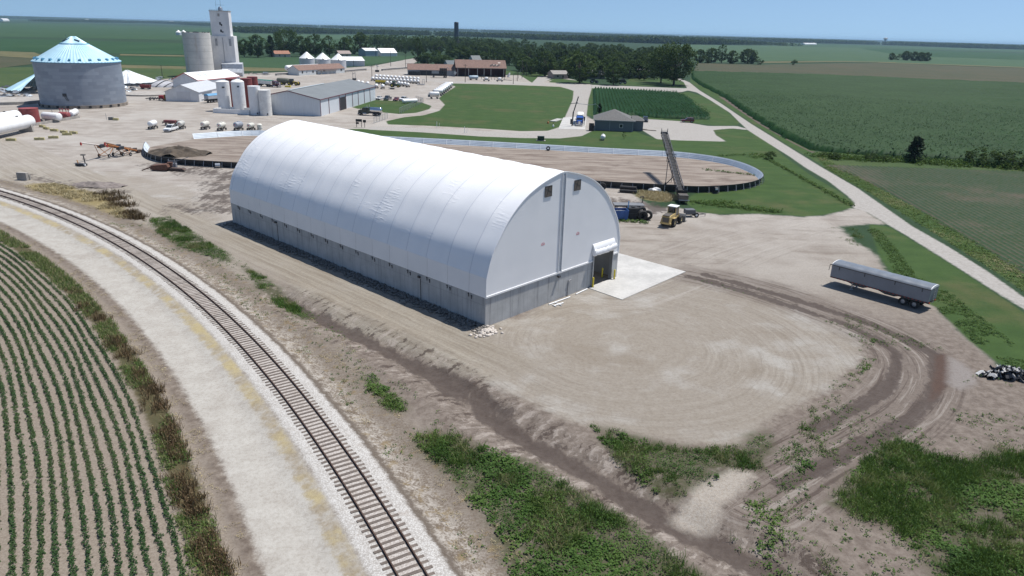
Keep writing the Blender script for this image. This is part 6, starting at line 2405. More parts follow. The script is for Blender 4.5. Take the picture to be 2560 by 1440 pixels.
# ---- small rig and rusty parts in the yard
t = thing('small_winch', 'small black machine with a seat post and orange lever in the yard', 'machine', G(207, 415), R(-8))
MB().box(-.3, 0, .3, 2.2, 1.0, .45).build('base', M_DARK, t, bevel=.05)
b = MB()
b.bar((.7, 0, .4), (.55, 0, 2.2), .16)
b.bar((.2, 0, 1.5), (1.1, 0, 1.55), .1)
b.build('post', M_DARK, t)
MB().box(.5, 0, 2.4, .9, .6, .2).build('seat', M_BLACK, t, bevel=.04)
MB().bar((-1.0, 0, .4), (-1.15, 0, 1.2), .12).build('lever', mat('lever_orange', (.5, .22, .04), .5), t)
MB().box(.85, -.4, .35, .4, .2, .4).build('motor', M_WHITE, t)
t = thing('dozer_part', 'rusty brown scraper body lying on the dirt below the bunker wall', 'scrap', G(402, 426), R(-3))
b = MB()
b.ext([(-1.8, .3), (-1.5, 1.1), (1.9, 1.5), (2.2, .9), (1.6, .15), (-.6, .1)], -1., 1., 'Y')
b.build('bowl', M_RUST, t)
b = MB()
b.bar((-1.6, -.9, .8), (-3.4, -1.2, .12), .25, .2)
b.bar((-1.6, .9, .9), (-3.0, .6, .3), .22, .2)
b.build('arm', M_RUST, t)
MB().box(2.0, .4, 1.5, 1., .7, .5, .3).build('head', M_RUST, t)
t = thing('steel_tray', 'dark brown steel tray lying beside the rusty scraper body', 'scrap', G(440, 427), R(-6))
MB().ext([(-1.4, .1), (-1.5, .65), (1.7, .6), (2.3, .35), (1.5, .08)], -.6, .6, 'Y').build('tray', mat('brown_steel', (.07, .045, .035), .8), t)
MB().box(0, .64, .3, 3, .05, .3).build('rim_bar', M_RUST, t)
t = thing('welding_stand', 'grey upright steel frame against the dark bunker wall', 'frame', G(432, 419), R(-5))
b = MB()
for x in (-.8, .6):
    b.bar((x, 0, 0), (x, 0, 1.7), .2)
b.bar((-.9, 0, 1.4), (.7, 0, 1.4), .15)
b.bar((-.6, .4, .9), (3.2, 1.2, 2.2), .1)
b.build('frame', mat('frame_grey', (.20, .21, .23), .6), t)
MB().box(.1, .3, .5, 1.4, .5, .9).build('motor', mat('frame_grey2', (.27, .28, .3), .5), t, bevel=.05)
# ---------------------------------------------------------------- grey house and scale
M_SIDE = mat('grey_siding', (.115, .135, .15), .7, var=.1, scale=1.2, stretch=(.2, .2, 9))
M_SHING = mat('grey_shingle', (.125, .122, .118), .9, var=.25, scale=2.5)
h0, h1 = G(1486, 326), G(1583, 330)
hx = (h1-h0).normalized()
hn = Vector((-hx.y, hx.x, 0))
HLn = (h1-h0).length
ho = thing('office_house', 'grey sided single storey house with a hipped grey shingle roof', 'house', h0, yaw(h0, h1))
ev = HT(1486, 326, 300)
HD = 13.
MB().box(HLn/2, HD/2, ev/2, HLn, HD, ev).build('wall', M_SIDE, ho)
o_ = .45
rz_ = 2.9
vs = [(-o_, -o_, ev), (HLn+o_, -o_, ev), (HLn+o_, HD+o_, ev), (-o_, HD+o_, ev), (HLn/2, HD*.46, ev+rz_), (HLn/2, HD*.62, ev+rz_)]
hr = MB().add(vs, [(0, 1, 4), (1, 2, 5, 4), (2, 3, 5), (3, 0, 4, 5), (0, 3, 2, 1)])
hr.build('roof', M_SHING, ho)
b = MB()
for p_, q_ in ((0, 1), (1, 2), (2, 3), (3, 0)):
    b.bar(vs[p_], vs[q_], .05, .22)
b.build('fascia', mat('fascia_grey', (.30, .31, .31), .6), ho)
ww = MB().box(HLn+1.6, 5.6, ev*.48, 3.2, 5.5, ev*.96).build('wing', M_SIDE, ho)
vs = [(HLn-.6, 2.5, ev-.05), (HLn+3.6, 2.5, ev-.05), (HLn+3.6, 8.8, ev-.05), (HLn-.6, 8.8, ev-.05), (HLn-.6, 5.6, ev+1.3), (HLn+1.4, 5.6, ev+1.3)]
MB().add(vs, [(0, 1, 5, 4), (1, 2, 5), (2, 3, 4, 5), (0, 3, 2, 1), (3, 0, 4)]).build('wing_roof', M_SHING, ho)
w = MB().box(HLn*.68, -.03, 1.75, .95, .08, 1.05).build('window', M_GLASS, ho)
b = MB()
for dx in (-.5, .5):
    b.box(HLn*.68+dx, -.06, 1.75, .09, .08, 1.2)
for dz in (-.56, .56):
    b.box(HLn*.68, -.06, 1.75+dz, 1.1, .08, .09)
b.build('frame', M_WHITE, w)
for x in (.25, HLn*.385, HLn-.3):
    MB().box(x, -.06, ev/2, .09, .09, ev).build('downspout', mat('spout_grey', (.36, .38, .39), .5), ho)
q = G(1478, 327)
t = thing('bin_enclosure', 'dark brown board enclosure against the left wall of the grey house', 'enclosure', q, yaw(h0, h1))
MB().box(0, 1.2, 1.15, 1.6, .12, 2.3).build('board_side', mat('brown_board', (.035, .028, .026), .8), t)
MB().box(-.75, .3, 1.15, .12, 1.9, 2.3).build('board_side', mat('brown_board', (.035, .028, .026), .8), t)
MB().box(0, -.6, 1.15, 1.6, .12, 2.3).build('gate', mat('brown_board', (.035, .028, .026), .8), t)
MB().box(.1, .3, .7, 1.0, 1.2, 1.4).build('bin', M_DARK, t, bevel=.05)
car('suv', 'dark navy suv parked at the right end of the grey house', 'suv', G(1613, 304), R(-98), paint('navy', (.012, .016, .03)), 'suv')
car('suv', 'dark red suv parked alone on the pale lot beside the corn', 'suv', G(1718, 306), R(176), paint('dark_red', (.10, .014, .02)), 'suv')
t = thing('propane_tank', 'white propane tank on the lawn in front of the grey house', 'tank', G(1507, 350), R(80))
MB().capsule((-1., 0, .95), (1., 0, .95), .68, 18, 5, .6).build('shell', M_TANKW, t, smooth=True)
for x in (-.7, .7):
    MB().box(x, 0, .2, .2, .9, .4).build('foot', M_CONP, t)
MB().lathe([(0, 1.6), (.2, 1.6), (.2, 1.82), (0, 1.86)], 10).build('dome', M_TANKW, t)
t = thing('utility_box', 'dark green utility box on a concrete pad beside the curved drive', 'utility box', G(1352, 352), R(-3))
MB().box(0, 0, .75, 2.0, 1.0, 1.2).build('cabinet', mat('box_green', (.012, .035, .022), .5), t, bevel=.04)
MB().box(0, 0, .07, 2.7, 1.6, .14).build('pad', M_CONP, t)
sp = MB().prism([G(*p) for p in ((1408, 294), (1432, 292), (1466, 294), (1463, 324), (1396, 322))], -.1, .04).build('concrete_apron', M_SLAB)
sp['kind'] = 'structure'
t = thing('slab_stack', 'rows of pale concrete slabs laid beside the truck scale', 'concrete slab', G(1391, 301), R(70))
for i in range(4):
    MB().box(-3.2+i*2.1, 0, .12, 1.9, 2.2, .22).build('slab', M_SLAB, t)
# blue road tractor with grain trailer on the scale
s0, s1 = G(1448, 316), G(1453, 282)
M_CABB = paint('cab_blue', (.02, .075, .30))


def semi(name, label, q, rz, cabm, trm, trl=12., tarp=None, tank=False):
    t = thing(name, label, 'semi truck', q, rz)
    MB().ext([(0, .7), (-.1, 1.75), (-1.5, 1.95), (-1.5, .6)], -.85, .85, 'Y').build('hood', cabm, t, bevel=.08)
    MB().ext([(-1.4, .6), (-1.45, 1.95), (-1.95, 2.75), (-3.9, 3.1 if not tank else 2.8), (-3.9, .6)], -1.15, 1.15, 'Y').build('cab', cabm, t, bevel=.08)
    MB().ext([(-1.46, 2.0), (-1.87, 2.62), (-1.97, 2.62), (-1.6, 2.0)], -.95, .95, 'Y').build('windscreen', M_GLASS, t)
    for s in (-1, 1):
        MB().box(-2.35, s*1.16, 2.15, .8, .05, .6).build('side_window', M_GLASS, t)
        MB().box(-.05, s*.8, 1.05, .12, .32, .26).build('headlight', M_LAMP, t)
        MB().tube((-3.7, s*1.0, 1.), (-3.7, s*1.0, 3.7), .09, 8).build('exhaust', M_CHROME, t)
        MB().tube((-2.0, s*1.05, .75), (-3.4, s*1.05, .75), .3, 10).build('fuel_tank', M_CHROME, t)
        MB().bar((-1.35, s*1.15, 2.2), (-1.3, s*1.5, 2.2), .06, .4).build('mirror', M_CHROME, t)
    MB().box(.02, 0, 1.25, .08, .75, .9).build('grille', M_CHROME, t, bevel=.02)
    MB().box(.08, 0, .5, .25, 2.2, .35).build('bumper', M_CHROME, t, bevel=.04)
    MB().box(-4.5, 0, .85, 7.6, .8, .25).build('chassis', M_DARK, t)
    for x in (-.75, -6.1, -7.4):
        for s in (-1, 1):
            wheel(t, x, s*.95, .5, .3 if x > -2 else .5, out=s)
    if tank:
        b = MB().capsule((-4.6, 0, 1.95), (-8.5, 0, 1.95), .98, 22, 4, .3)
        b.build('tank', M_CHROME, t, smooth=True)
        MB().box(-6.5, 0, 1.05, 4.2, 1.2, .25).build('tank_cradle', M_DARK, t)
    else:
        x0 = -4.7
        MB().ext([(x0, 1.35), (x0+.05, 3.0), (x0-trl, 3.0), (x0-trl-.3, 1.35)], -1.25, 1.25, 'Y').build('trailer_body', trm, t)
        MB().ext([(-1.25, 3.0), (-.7, 3.3), (.7, 3.3), (1.25, 3.0)], x0-trl, x0, 'X').build('tarp', tarp or M_TARP, t)
        for x in (x0-trl*.3, x0-trl*.65):
            MB().add([(x+a_, c_, 1.35) for a_ in (-1.6, 1.6) for c_ in (-1.1, 1.1)]+[(x+a_, c_, .6) for a_ in (-.5, .5) for c_ in (-.4, .4)], [(0, 2, 6, 4), (1, 5, 7, 3), (0, 4, 5, 1), (2, 3, 7, 6), (4, 6, 7, 5)]).build('hopper', M_DARK, t)
        for x in (x0-trl+1.0, x0-trl+2.3):
            for s in (-1, 1):
                wheel(t, x, s*.95, .5, .5, out=s)
    return t


semi('semi_truck', 'blue semi truck with white tarped trailer standing on the scale', (s0.x, s0.y, 0), yaw(s1, s0), M_CABB, M_ALU, 10.5, mat('tarp_cream', (.62, .60, .55), .6))
t = thing('grain_probe', 'leaning grain probe mast with arms beside the blue semi truck', 'probe', G(1430, 315), yaw(h0, h1))
b = MB()
b.bar((0, 0, 0), (.2, .2, 4.6), .32)
b.bar((.2, .2, 4.4), (1.6, 1., 9.6), .26)
b.bar((-1.2, .3, 7.2), (1.6, .9, 7.6), .16)
b.build('mast', M_DARK, t)
b = MB()
b.bar((1., .8, 7.4), (5.6, 1.2, 7.0), .12)
b.bar((5.6, 1.2, 7.0), (7.6, 1.4, 7.4), .12)
b.bar((7.6, 1.4, 7.4), (9., 1.6, 6.2), .09)
b.build('boom', M_GALV, t)
MB().box(-.2, -.3, 1.5, .9, .8, 1.6).build('control_box', M_DARK, t)
t = thing('scale_post', 'dark scale signal post on the right of the blue semi truck', 'post', G(1460, 314), 0)
MB().bar((0, 0, 0), (0, 0, 3.0), .2).build('post', M_DARK, t)
MB().box(0, -.1, 2.3, .5, .4, 1.2).build('signal_box', M_DARK, t)
for k, (px, py, lb) in enumerate(((1383, 317, 'small white hydrant shaped box at the lawn corner by the scale'), (1370, 309, 'small orange marker stake on the lawn by the scale'))):
    t = thing('marker', lb, 'marker', G(px, py), 0)
    MB().lathe([(.3, 0), (.3, .5), (.15, .7), (0, .72)], 10).build('body', M_WHITE if k == 0 else mat('stake_orange', (.45, .16, .05), .6), t)
    MB().bar((0, 0, .6), (0, .05, 1.5), .1).build('stake', M_GREENP if k == 0 else mat('stake_orange', (.45, .16, .05), .6), t)
for px, py, lb in ((1092, 320, 'left white marker pole beside the curved drive'), (1161, 333, 'right white marker pole beside the curved drive')):
    t = thing('marker_pole', lb, 'pole', G(px, py), 0)
    MB().bar((0, 0, 0), (.05, 0, 2.0), .13).build('pole', M_WHITE, t)
    MB().bar((.6, .3, 0), (.9, .3, 1.6), .08).build('stay', M_WHITE, t)
t = thing('wooden_ramp', 'low timber edged planter bed at the right of the grey house', 'planter', G(1620, 326), R(-25))
MB().box(0, 0, .12, 5.5, .3, .24).build('timber', M_WOOD, t)
MB().box(-1.5, 1.2, .12, 1.5, .3, .24).build('timber', M_WOOD, t)

# ---------------------------------------------------------------- utility poles, signs, fences
def pole(px, py, ty, lb, arm=True, lamp=False):
    h = HT(px, py, ty)
    t = thing('utility_pole', lb, 'utility pole', G(px, py), R(RNG.uniform(-8, 8)), None)
    MB().lathe([(.19, 0), (.12, h), (0, h)], 8).build('pole', mat('pole_wood', (.10, .085, .07), .9, var=.3), t)
    if arm:
        b = MB().box(0, 0, h-.7, 2.4, .12, .14)
        for x in (-1.1, -.4, .4, 1.1):
            b.box(x, 0, h-.55, .09, .09, .2)
        b.build('crossarm', mat('pole_wood', (.10, .085, .07), .9), t)
    if lamp:
        MB().box(.9, 0, h-.2, 1.6, .12, .1).build('lamp_arm', M_GALV, t)
    return h


pole(930, 192, 164, 'wooden utility pole at the left end of the white tank wagon rows')
pole(1066, 206, 174, 'wooden pole with a light beside the tank wagon rows', False, True)
pole(1163, 206, 160, 'wooden utility pole in front of the brown roofed red shed')
pole(1283, 210, 186, 'short wooden post at the road edge right of the red shed', False)
pole(1293, 203, 178, 'wooden utility pole just right of the red shed')
pole(1305, 196, 150, 'tall wooden utility pole behind the right end of the red shed')
pole(1316, 190, 152, 'tallest wooden pole right of the red shed against the trees', False)
pole(977, 166, 127, 'wooden utility pole in front of the far white barn')
pole(1014, 172, 138, 'wooden utility pole between the far barn and the grey shed')
pole(406, 190, 162, 'distant pole in the green field left of the elevator', False)
t = thing('rail_signal', 'rail crossing signal post by the road behind the tank wagons', 'signal', G(943, 180), 0)
MB().bar((0, 0, 0), (0, 0, 5.2), .25).build('post', M_DARK, t)
MB().box(0, 0, .7, 2.6, 1.5, 1.3).build('cabinet', M_DARK, t)
MB().box(.1, -.2, 4.2, 2.2, .3, .5, 0, .6).build('crossbuck', M_GALV, t)
for k, (px, py, ty, lb, w_) in enumerate(((898, 318, 298, 'left dark sign board on two posts above the white roof', 2.0), (912, 319, 300, 'narrow dark sign board on one post above the white roof', 1.0))):
    h = HT(px, py, ty)
    t = thing('yard_sign', lb, 'sign', G(px, py), R(-5), 'sign boards by the curved drive')
    for x in ((-.8, .8) if k == 0 else (0,)):
        MB().bar((x, 0, 0), (x, 0, h-.2), .14).build('post', M_DARK, t)
    MB().box(0, -.1, h-.35, w_, .08, .8).build('board', M_BLACK, t)
    if k == 0:
        MB().box(-.5, -.1, h-1.2, .9, .08, .6).build('board', M_BLACK, t)


def wire_mat():
    m = bpy.data.materials.new('chain_link')
    t = NT(m)
    t.put(t.b.inputs['Base Color'], (.30, .32, .33))
    t.b.inputs['Metallic'].default_value = .4
    tr = t.n('ShaderNodeBsdfTransparent')
    mx = t.n('ShaderNodeMixShader')
    mx.inputs[0].default_value = .22
    t.t.links.new(tr.outputs[0], mx.inputs[1])
    t.t.links.new(t.b.outputs[0], mx.inputs[2])
    t.t.links.new(mx.outputs[0], t.t.nodes['Material Output'].inputs[0])
    return m


M_WIRE = wire_mat()


def fence(px, lb, h=2.0, gap=3.):
    P = [G(*p) for p in px]
    t = thing('chain_link_fence', lb, 'fence', P[0], 0)
    o = P[0]
    for a_, b_ in zip(P[:-1], P[1:]):
        MB().add([a_-o, b_-o, b_-o+Vector((0, 0, h)), a_-o+Vector((0, 0, h))], [(0, 1, 2, 3)]).build('mesh', M_WIRE, t)
        n_ = max(1, round((b_-a_).length/gap))
        for i in range(n_+1):
            p = a_+(b_-a_)*i/n_-o
            MB().bar(p, p+Vector((0, 0, h+.1)), .09).build('post', M_GALV, t)
        MB().bar(a_-o+Vector((0, 0, h)), b_-o+Vector((0, 0, h)), .07).build('top_rail', M_GALV, t)


fence([(935, 309), (969, 297)], 'short chain link fence run at the mouth of the curved drive')
fence([(999, 284), (1040, 265), (1058, 257), (1040, 252)], 'chain link fence round the lawn beside the grey warehouse')
# ---------------------------------------------------------------- parked vehicles right of the warehouse
GC = 'vehicles parked beside the tank yard'
car('car', 'white hatchback parked nearest the right end of the grey warehouse', 'car', G(948, 249), R(-100), paint('white', (.72, .73, .74)), 'sedan', GC)
car('pickup_truck', 'dark grey pickup truck parked between the white and red cars', 'pickup truck', G(969, 250), R(-100), paint('slate', (.035, .045, .06)), 'pickup', GC)
car('car', 'red car parked between the dark pickup and the white pickup', 'car', G(991, 252), R(-100), paint('red', (.20, .015, .022)), 'sedan', GC)
car('pickup_truck', 'white pickup truck parked behind the long silver white tank', 'pickup truck', G(1010, 252), R(-112), paint('white', (.72, .73, .74)), 'pickup', GC)
q0, q1 = G(1008, 259), G(1041, 257)
t = thing('pressure_tank', 'long low white tank lying on the lawn before the white pickup', 'tank', q0, yaw(q0, q1))
L_ = (q1-q0).length
MB().capsule((0, 0, 1.), (L_, 0, 1.), .75, 18, 5, .6).build('shell', M_TANKW, t, smooth=True)
for x in (.8, L_-.8):
    MB().box(x, 0, .25, .3, 1., .5).build('foot', M_CONP, t)
q0, q1 = G(896, 288), G(950, 291)
semi('tanker_truck', 'dark tanker truck with a polished silver tank in front of the warehouse lawn', (q0.x, q0.y+1.1, 0), yaw(q1, q0), mat('cab_dark_green', (.018, .028, .022), .4), None, tank=True)
# ---------------------------------------------------------------- white tank wagons
GA, GB, GD = 'front rank of white tank wagons', 'second rank of white tank wagons', 'diagonal row of white tank wagons'
ax = yaw(G(905, 210), G(927, 203))
nA = nurse('tank_wagon', 'white tank wagon in the long double rank near the grey shed', G(932, 202), ax, None, .72, 2.9, GA)
KIDS.clear()
for i in range(1, 14):
    f_ = i/13
    dup(nA, G(932+113*f_, 202+7.5*f_), ax+RNG.uniform(-.04, .04))
for i in range(12):
    f_ = i/11
    dup(nA, G(941+104*f_, 195.5+7*f_), ax+RNG.uniform(-.04, .04))
for i, (px, py, lb) in enumerate(((896, 211, None), (906, 213, None), (919, 215, None))):
    dup(nA, G(px, py), ax, ('leftmost tank wagon of the trio by the warehouse roof', 'middle tank wagon of the trio by the warehouse roof', 'right tank wagon of the trio by the warehouse roof')[i], 'trio of white tank wagons')
for i, (px, py) in enumerate(((968, 213), (978, 214), (997, 214), (1004, 215.5), (1012, 216), (1020, 218))):
    dup(nA, G(px, py), ax, 'white tank wagon crowded beside the green tractor', 'tank wagons round the green tractor')
dup(nA, G(941, 221), ax, 'white tank wagon just clear of the warehouse roof corner', 'tank wagons round the green tractor')
dup(nA, G(957, 222), ax, 'white tank wagon with two wheels shown in front of the yellow planter', 'tank wagons round the green tractor')
ax2 = yaw(G(1065, 246), G(1102, 246))
nD = nurse('tank_wagon', 'nearest high wheeled white tank wagon of the diagonal row by the lawn', G(1086, 247), ax2+R(178), None, .9, 3.7, GD, high=.5)
b = MB()
b.box(2.4, 0, 1.35, .9, 1.2, 1.1)
b.bar((1.9, .3, 2.1), (2.8, .3, 2.5), .2)
b.build('pump_box', mat('pump_slate', (.10, .13, .16), .5), nD)
KIDS.clear()
for i in range(1, 8):
    f_ = i/7
    dup(nD, G(1091+31*f_, 243-23*f_), ax2+R(178), 'white tank wagon further along the diagonal row by the lawn')
# green tractor, yellow planter, flat trailer
t = thing('tractor', 'green tractor with yellow wheel rims among the white tank wagons', 'tractor', G(987, 218), R(-8))
MB().ext([(.2, .9), (.2, 1.75), (2.6, 1.6), (2.7, .9)], -.45, .45, 'Y').build('hood', M_GREENP, t, bevel=.06)
MB().ext([(-1.3, 1.3), (-1.2, 2.75), (.3, 2.75), (.35, 1.3)], -.75, .75, 'Y').build('cab', M_GLASS, t)
MB().box(-.45, 0, 2.85, 1.8, 1.7, .22).build('cab_roof', M_GREENP, t, bevel=.05)
for x, r_ in ((-1.2, .98), (2.1, .72)):
    for s in (-1, 1):
        wheel(t, x, s*1.0, r_, .5, M_YELP, .6, s)
        MB().box(x, s*1.0, 2*r_+.08, r_*1.3, .5, .08).build('mudguard', M_GREENP, t)
MB().box(.4, 0, .8, 3.4, .6, .5).build('chassis', M_GREENP, t)
t = thing('planter', 'green planter with yellow seed boxes left of the green tractor', 'planter', G(952, 211), R(-6))
b = MB()
for i in range(6):
    b.box(-2.5+i, 0, 1.6, .8, .9, 1.0)
b.build('seed_boxes', M_YELP, t)
b = MB()
b.box(0, .2, .95, 6.4, .5, .35)
for i in range(6):
    b.box(-2.5+i, -.2, .5, .3, 1.2, .7)
b.build('frame', M_GREENP, t)
for s in (-1, 1):
    wheel(t, s*1.6, .5, .4, .25)
t = thing('flat_trailer', 'low flat trailer in front of the green tractor wheels', 'trailer', G(980, 223), R(-8))
MB().box(0, 0, .75, 3.6, 1.8, .16).build('deck', mat('deck_pale', (.42, .40, .36), .7), t)
b = MB()
b.box(0, 0, .5, 3.2, 1., .2)
b.build('frame', M_DARK, t)
for x in (-.5, .5):
    for s in (-1, 1):
        wheel(t, x, s*.9, .32, .2, out=s)
t = thing('loading_rack', 'small steel loading rack at the foot of the lamp pole', 'rack', G(1055, 213), R(-6))
MB().box(-.6, 0, .5, 4.0, 1.5, .4).build('platform', M_GALV, t)
b = MB()
for x in (.3, 1.4):
    for y in (-.6, .6):
        b.bar((x, y, .5), (x, y, 3.0), .1)
b.bar((.3, -.6, 3.), (1.4, -.6, 3.), .1)
b.bar((.3, .6, 3.), (1.4, .6, 3.), .1)
b.build('stand', M_GALV, t)
t = thing('loading_rack', 'tall grey loading posts left of the tank wagon ranks', 'rack', G(886, 200), 0)
b = MB()
for x in (-.8, .6):
    b.bar((x, 0, 0), (x, 0, 4.4), .22)
b.bar((-.8, 0, 3.2), (.6, 0, 4.2), .2)
b.build('stand', mat('frame_grey', (.20, .21, .23), .6), t)
MB().box(0, 0, .5, 2.2, 1., 1.).build('cabinet', M_DARK, t)

# ---------------------------------------------------------------- office, bins and sheds behind
a0, a1 = G(748, 189), G(862, 182)
M_BROOF = mat('brown_shingle', (.20, .125, .10), .9, var=.22, scale=.8)
of, L_ = gable('office', 'low white office with a brown roof and row of windows', a0, a1, 9., HT(748, 189, 176)*1.0, 2.7, mat('office_white', (.56, .58, .58), .6, var=.08), M_BROOF)
for f_, w_, h_, z_ in ((.07, 1.1, 1.3, 1.9), (.16, .6, .7, 1.8), (.29, 1.3, 1.2, 1.9), (.37, 1., 2.1, 1.05), (.47, 1., 2.1, 1.05), (.53, 1.8, 1., 2.1), (.92, 1.5, 1., 2.0)):
    MB().box(L_*f_, -.05, z_, w_, .1, h_).build('window' if h_ < 1.5 else 'door', M_GLASS, of)
b = MB()
for f_ in (.43, .57, .66, .75):
    b.box(L_*f_, -1.6, 1.2, .14, .14, 2.4)
b.build('porch_posts', M_WHITE, of)
MB().box(L_*.6, -1., 2.5, L_*.42, 2., .12).build('porch_roof', M_BROOF, of)
t = thing('propane_tank', 'very long white propane storage tank behind the white office', 'storage tank', G(716, 185), yaw(G(716, 185), G(800, 180)))
L_ = (G(790, 180)-G(716, 185)).length
MB().capsule((1, 0, 3.5), (L_, 0, 3.5), 1.75, 22, 5, .7).build('shell', M_TANKW, t, smooth=True)
for x in (4., L_-5):
    MB().box(x, 0, .95, 1.2, 3.0, 1.9).build('saddle', M_CONP, t)
for k, (px, lb) in enumerate(((769, 'left of the three white cone roofed bins behind the office'), (808.5, 'middle of the three white cone roofed bins behind the office'), (847, 'right of the three white cone roofed bins behind the office'))):
    by = 172-.5*k
    q = G(px, by)
    r = 17.3*MPP(px, by)
    h = HT(px, by, 145+2.*k)
    t = thing('grain_bin', lb, 'grain bin', q, 0, 'three white bins behind the office')
    MB().lathe([(r, 0), (r, h)], 32).build('wall', mat('bin_white', (.55, .56, .58), .5, .25, var=.1, scale=.4), t, smooth=True)
    MB().lathe([(r+.15, h-.1), (r*.12, h+r*.72), (r*.12, h+r*.78), (0, h+r*.8)], 32).build('roof', mat('bin_roof_white', (.80, .80, .78), .4, .1, var=.05), t)
    MB().box(r*.3, -r*.98, h+.05, .7, .5, .8).build('roof_hatch', M_DARK, t)
a0, a1 = G(850, 166), G(912, 166)
sdw, L_ = gable('shed', 'long white shed with pale roof behind the right white bin', a0, a0+(a1-a0)*1.0, 15, HT(912, 166, 152), 2.6, mat('shed_wall', (.52, .53, .54), .5, var=.1), mat('roof_white_big', (.74, .74, .73), .45, .1))
MB().box(L_+.06, 7.5, 2.3, .1, 4.5, 4.4).build('sliding_door', mat('door_pale', (.60, .60, .58), .5), sdw)
for f_ in (.2, .55):
    MB().box(L_*f_, -.05, 2.2, .25, .1, 4.4).build('post', M_DARK, sdw)
a0, a1 = G(914, 141), G(945, 141)
b1_, L_ = gable('barn', 'pale blue grey barn left of the far white barn', a0, a1, 16, HT(914, 141, 127), 2.4, mat('barn_blue', (.30, .36, .42), .5), mat('roof_white_big', (.74, .74, .73), .45))
MB().box(L_*.83, -.05, 3., .5, .1, 6).build('post', M_DARK, b1_)
a0, a1 = G(953, 141), G(993, 141)
b2_, L_ = gable('barn', 'white barn with a bright roof at the edge of the far trees', a0, a1, 15, HT(953, 141, 132), 4.2, mat('barn_white', (.62, .62, .60), .5), mat('roof_white_big', (.74, .74, .73), .45))
MB().box(L_+.06, 7.5, 2., .1, 4, 4).build('barn_door', M_GALV, b2_)
t = thing('container_car', 'silver round topped tank behind the pale blue barn', 'tank', G(925, 130), 0)
MB().capsule((-5, 0, 3.), (6, 0, 3.), 2.2, 16, 4, .4).build('shell', M_GALV, t, smooth=True)
MB().box(0, 0, .5, 6, 2, 1).build('saddle', M_CONP, t)
# low platform rail kerb lines near the office
for k, (a_, b_, lb) in enumerate((((690, 189), (747, 185), 'dark topped loading kerb left of the white office'), ((862, 181), (915, 176), 'dark topped loading kerb right of the white office'), ((955, 177), (1018, 172), 'dark topped loading kerb in front of the grey shed'))):
    p0, p1 = G(*a_), G(*b_)
    t = thing('loading_kerb', lb, 'kerb wall', p0, yaw(p0, p1))
    L_ = (p1-p0).length
    MB().box(L_/2, 0, .5, L_, 1.2, 1.).build('kerb', M_CONP, t)
    MB().box(L_/2, 0, 1.06, L_, 1.4, .12).build('coping', M_DARK, t)
# two more lorries behind the red tanks
q0, q1 = G(640, 214), G(704, 219)
semi('semi_truck', 'maroon semi truck with a white and green hopper trailer behind the tanks', (G(700, 219).x, G(700, 219).y, 0), yaw(q0, q1), paint('maroon', (.06, .018, .03)), mat('trailer_white', (.62, .64, .63), .5), 11., mat('tarp_green', (.03, .17, .12), .5))
t = thing('sprayer', 'dark yellow tractor sprayer with tall wheels behind the maroon truck', 'sprayer', G(728, 213), R(-14))
MB().ext([(-.5, 1.4), (-.4, 3.2), (1.2, 3.2), (1.4, 1.4)], -.8, .8, 'Y').build('cab', M_GLASS, t)
MB().ext([(1.2, 1.2), (1.2, 2.1), (4.2, 1.8), (4.4, 1.1)], -.6, .6, 'Y').build('hood', mat('sprayer_yellow', (.33, .24, .03), .5), t, bevel=.05)
MB().capsule((-7.5, 0, 2.2), (-1.4, 0, 2.2), 1.2, 16, 4, .4).build('tank', mat('tank_olive', (.12, .12, .09), .5), t, smooth=True)
for x, r_ in ((-4.6, .8), (-.4, .95), (3.6, .95)):
    for s in (-1, 1):
        wheel(t, x, s*1.2, r_, .45, M_YELP, .5, s)
MB().box(-1., 0, 1.0, 9, .7, .35).build('chassis', M_DARK, t)
t = thing('counterweight', 'yellow weight block on the ground before the dark yellow sprayer', 'block', G(720, 218), R(-10))
MB().box(0, 0, .35, 3.0, 1.0, .6).build('block', M_YELP, t, bevel=.08)
MB().box(1.2, 0, .8, .3, .8, .5).build('bracket', M_YELP, t)
t = thing('machine_scrap', 'pale heap of rails and machine parts right of the elevator', 'scrap', G(645, 187), R(-6))
for i in range(6):
    MB().bar((-6+i*2.2, RNG.uniform(-1, 1), .4), (-3+i*2.2, RNG.uniform(-1, 1), RNG.uniform(.4, 1.8)), .35, .35).build('rail_piece', M_GALV if i % 2 else M_CONP, t)
MB().lathe([(0, -1.5), (.8, -1.5), (.8, 1.5), (0, 1.5)], 14, 'X', (5, 0, 1.0)).build('drum', M_GALV, t, smooth=True)
# ---------------------------------------------------------------- brown roofed sheds
a0, a1 = G(1142, 191), G(1264, 193)
L_ = (a1-a0).length
rs_ = thing('open_shed', 'red open fronted shed with a long brown roof and dark bays', 'shed', a0, yaw(a0, a1))
e_ = HT(1142, 191, 168)
D_ = 13.
M_REDS = mat('barn_red', (.12, .022, .026), .7, var=.2)
b = MB()
b.box(L_/2, D_-.1, e_/2, L_, .2, e_)
for x in (.1, L_-.1):
    b.ext([(0, 0), (0, e_), (D_/2, e_+4.4), (D_-.2, e_), (D_-.2, 0)], x-.1, x+.1, 'X')
b.build('wall', M_REDS, rs_)
b = MB()
for s, (y0, y1) in ((0, (-.6, D_/2)), (1, (D_+.6, D_/2))):
    zz0, zz1 = e_-.4+.05, e_+4.5
    vs = [(x, y, z+o2) for x in (-.8, L_+.6) for y, z in ((y0, zz0), (y1, zz1)) for o2 in (0, .16)]
    b.add(vs, [(0, 1, 3, 2), (4, 6, 7, 5), (0, 4, 5, 1), (2, 3, 7, 6), (1, 5, 7, 3), (0, 2, 6, 4)])
rfb = b.build('roof', M_BROOF, rs_)
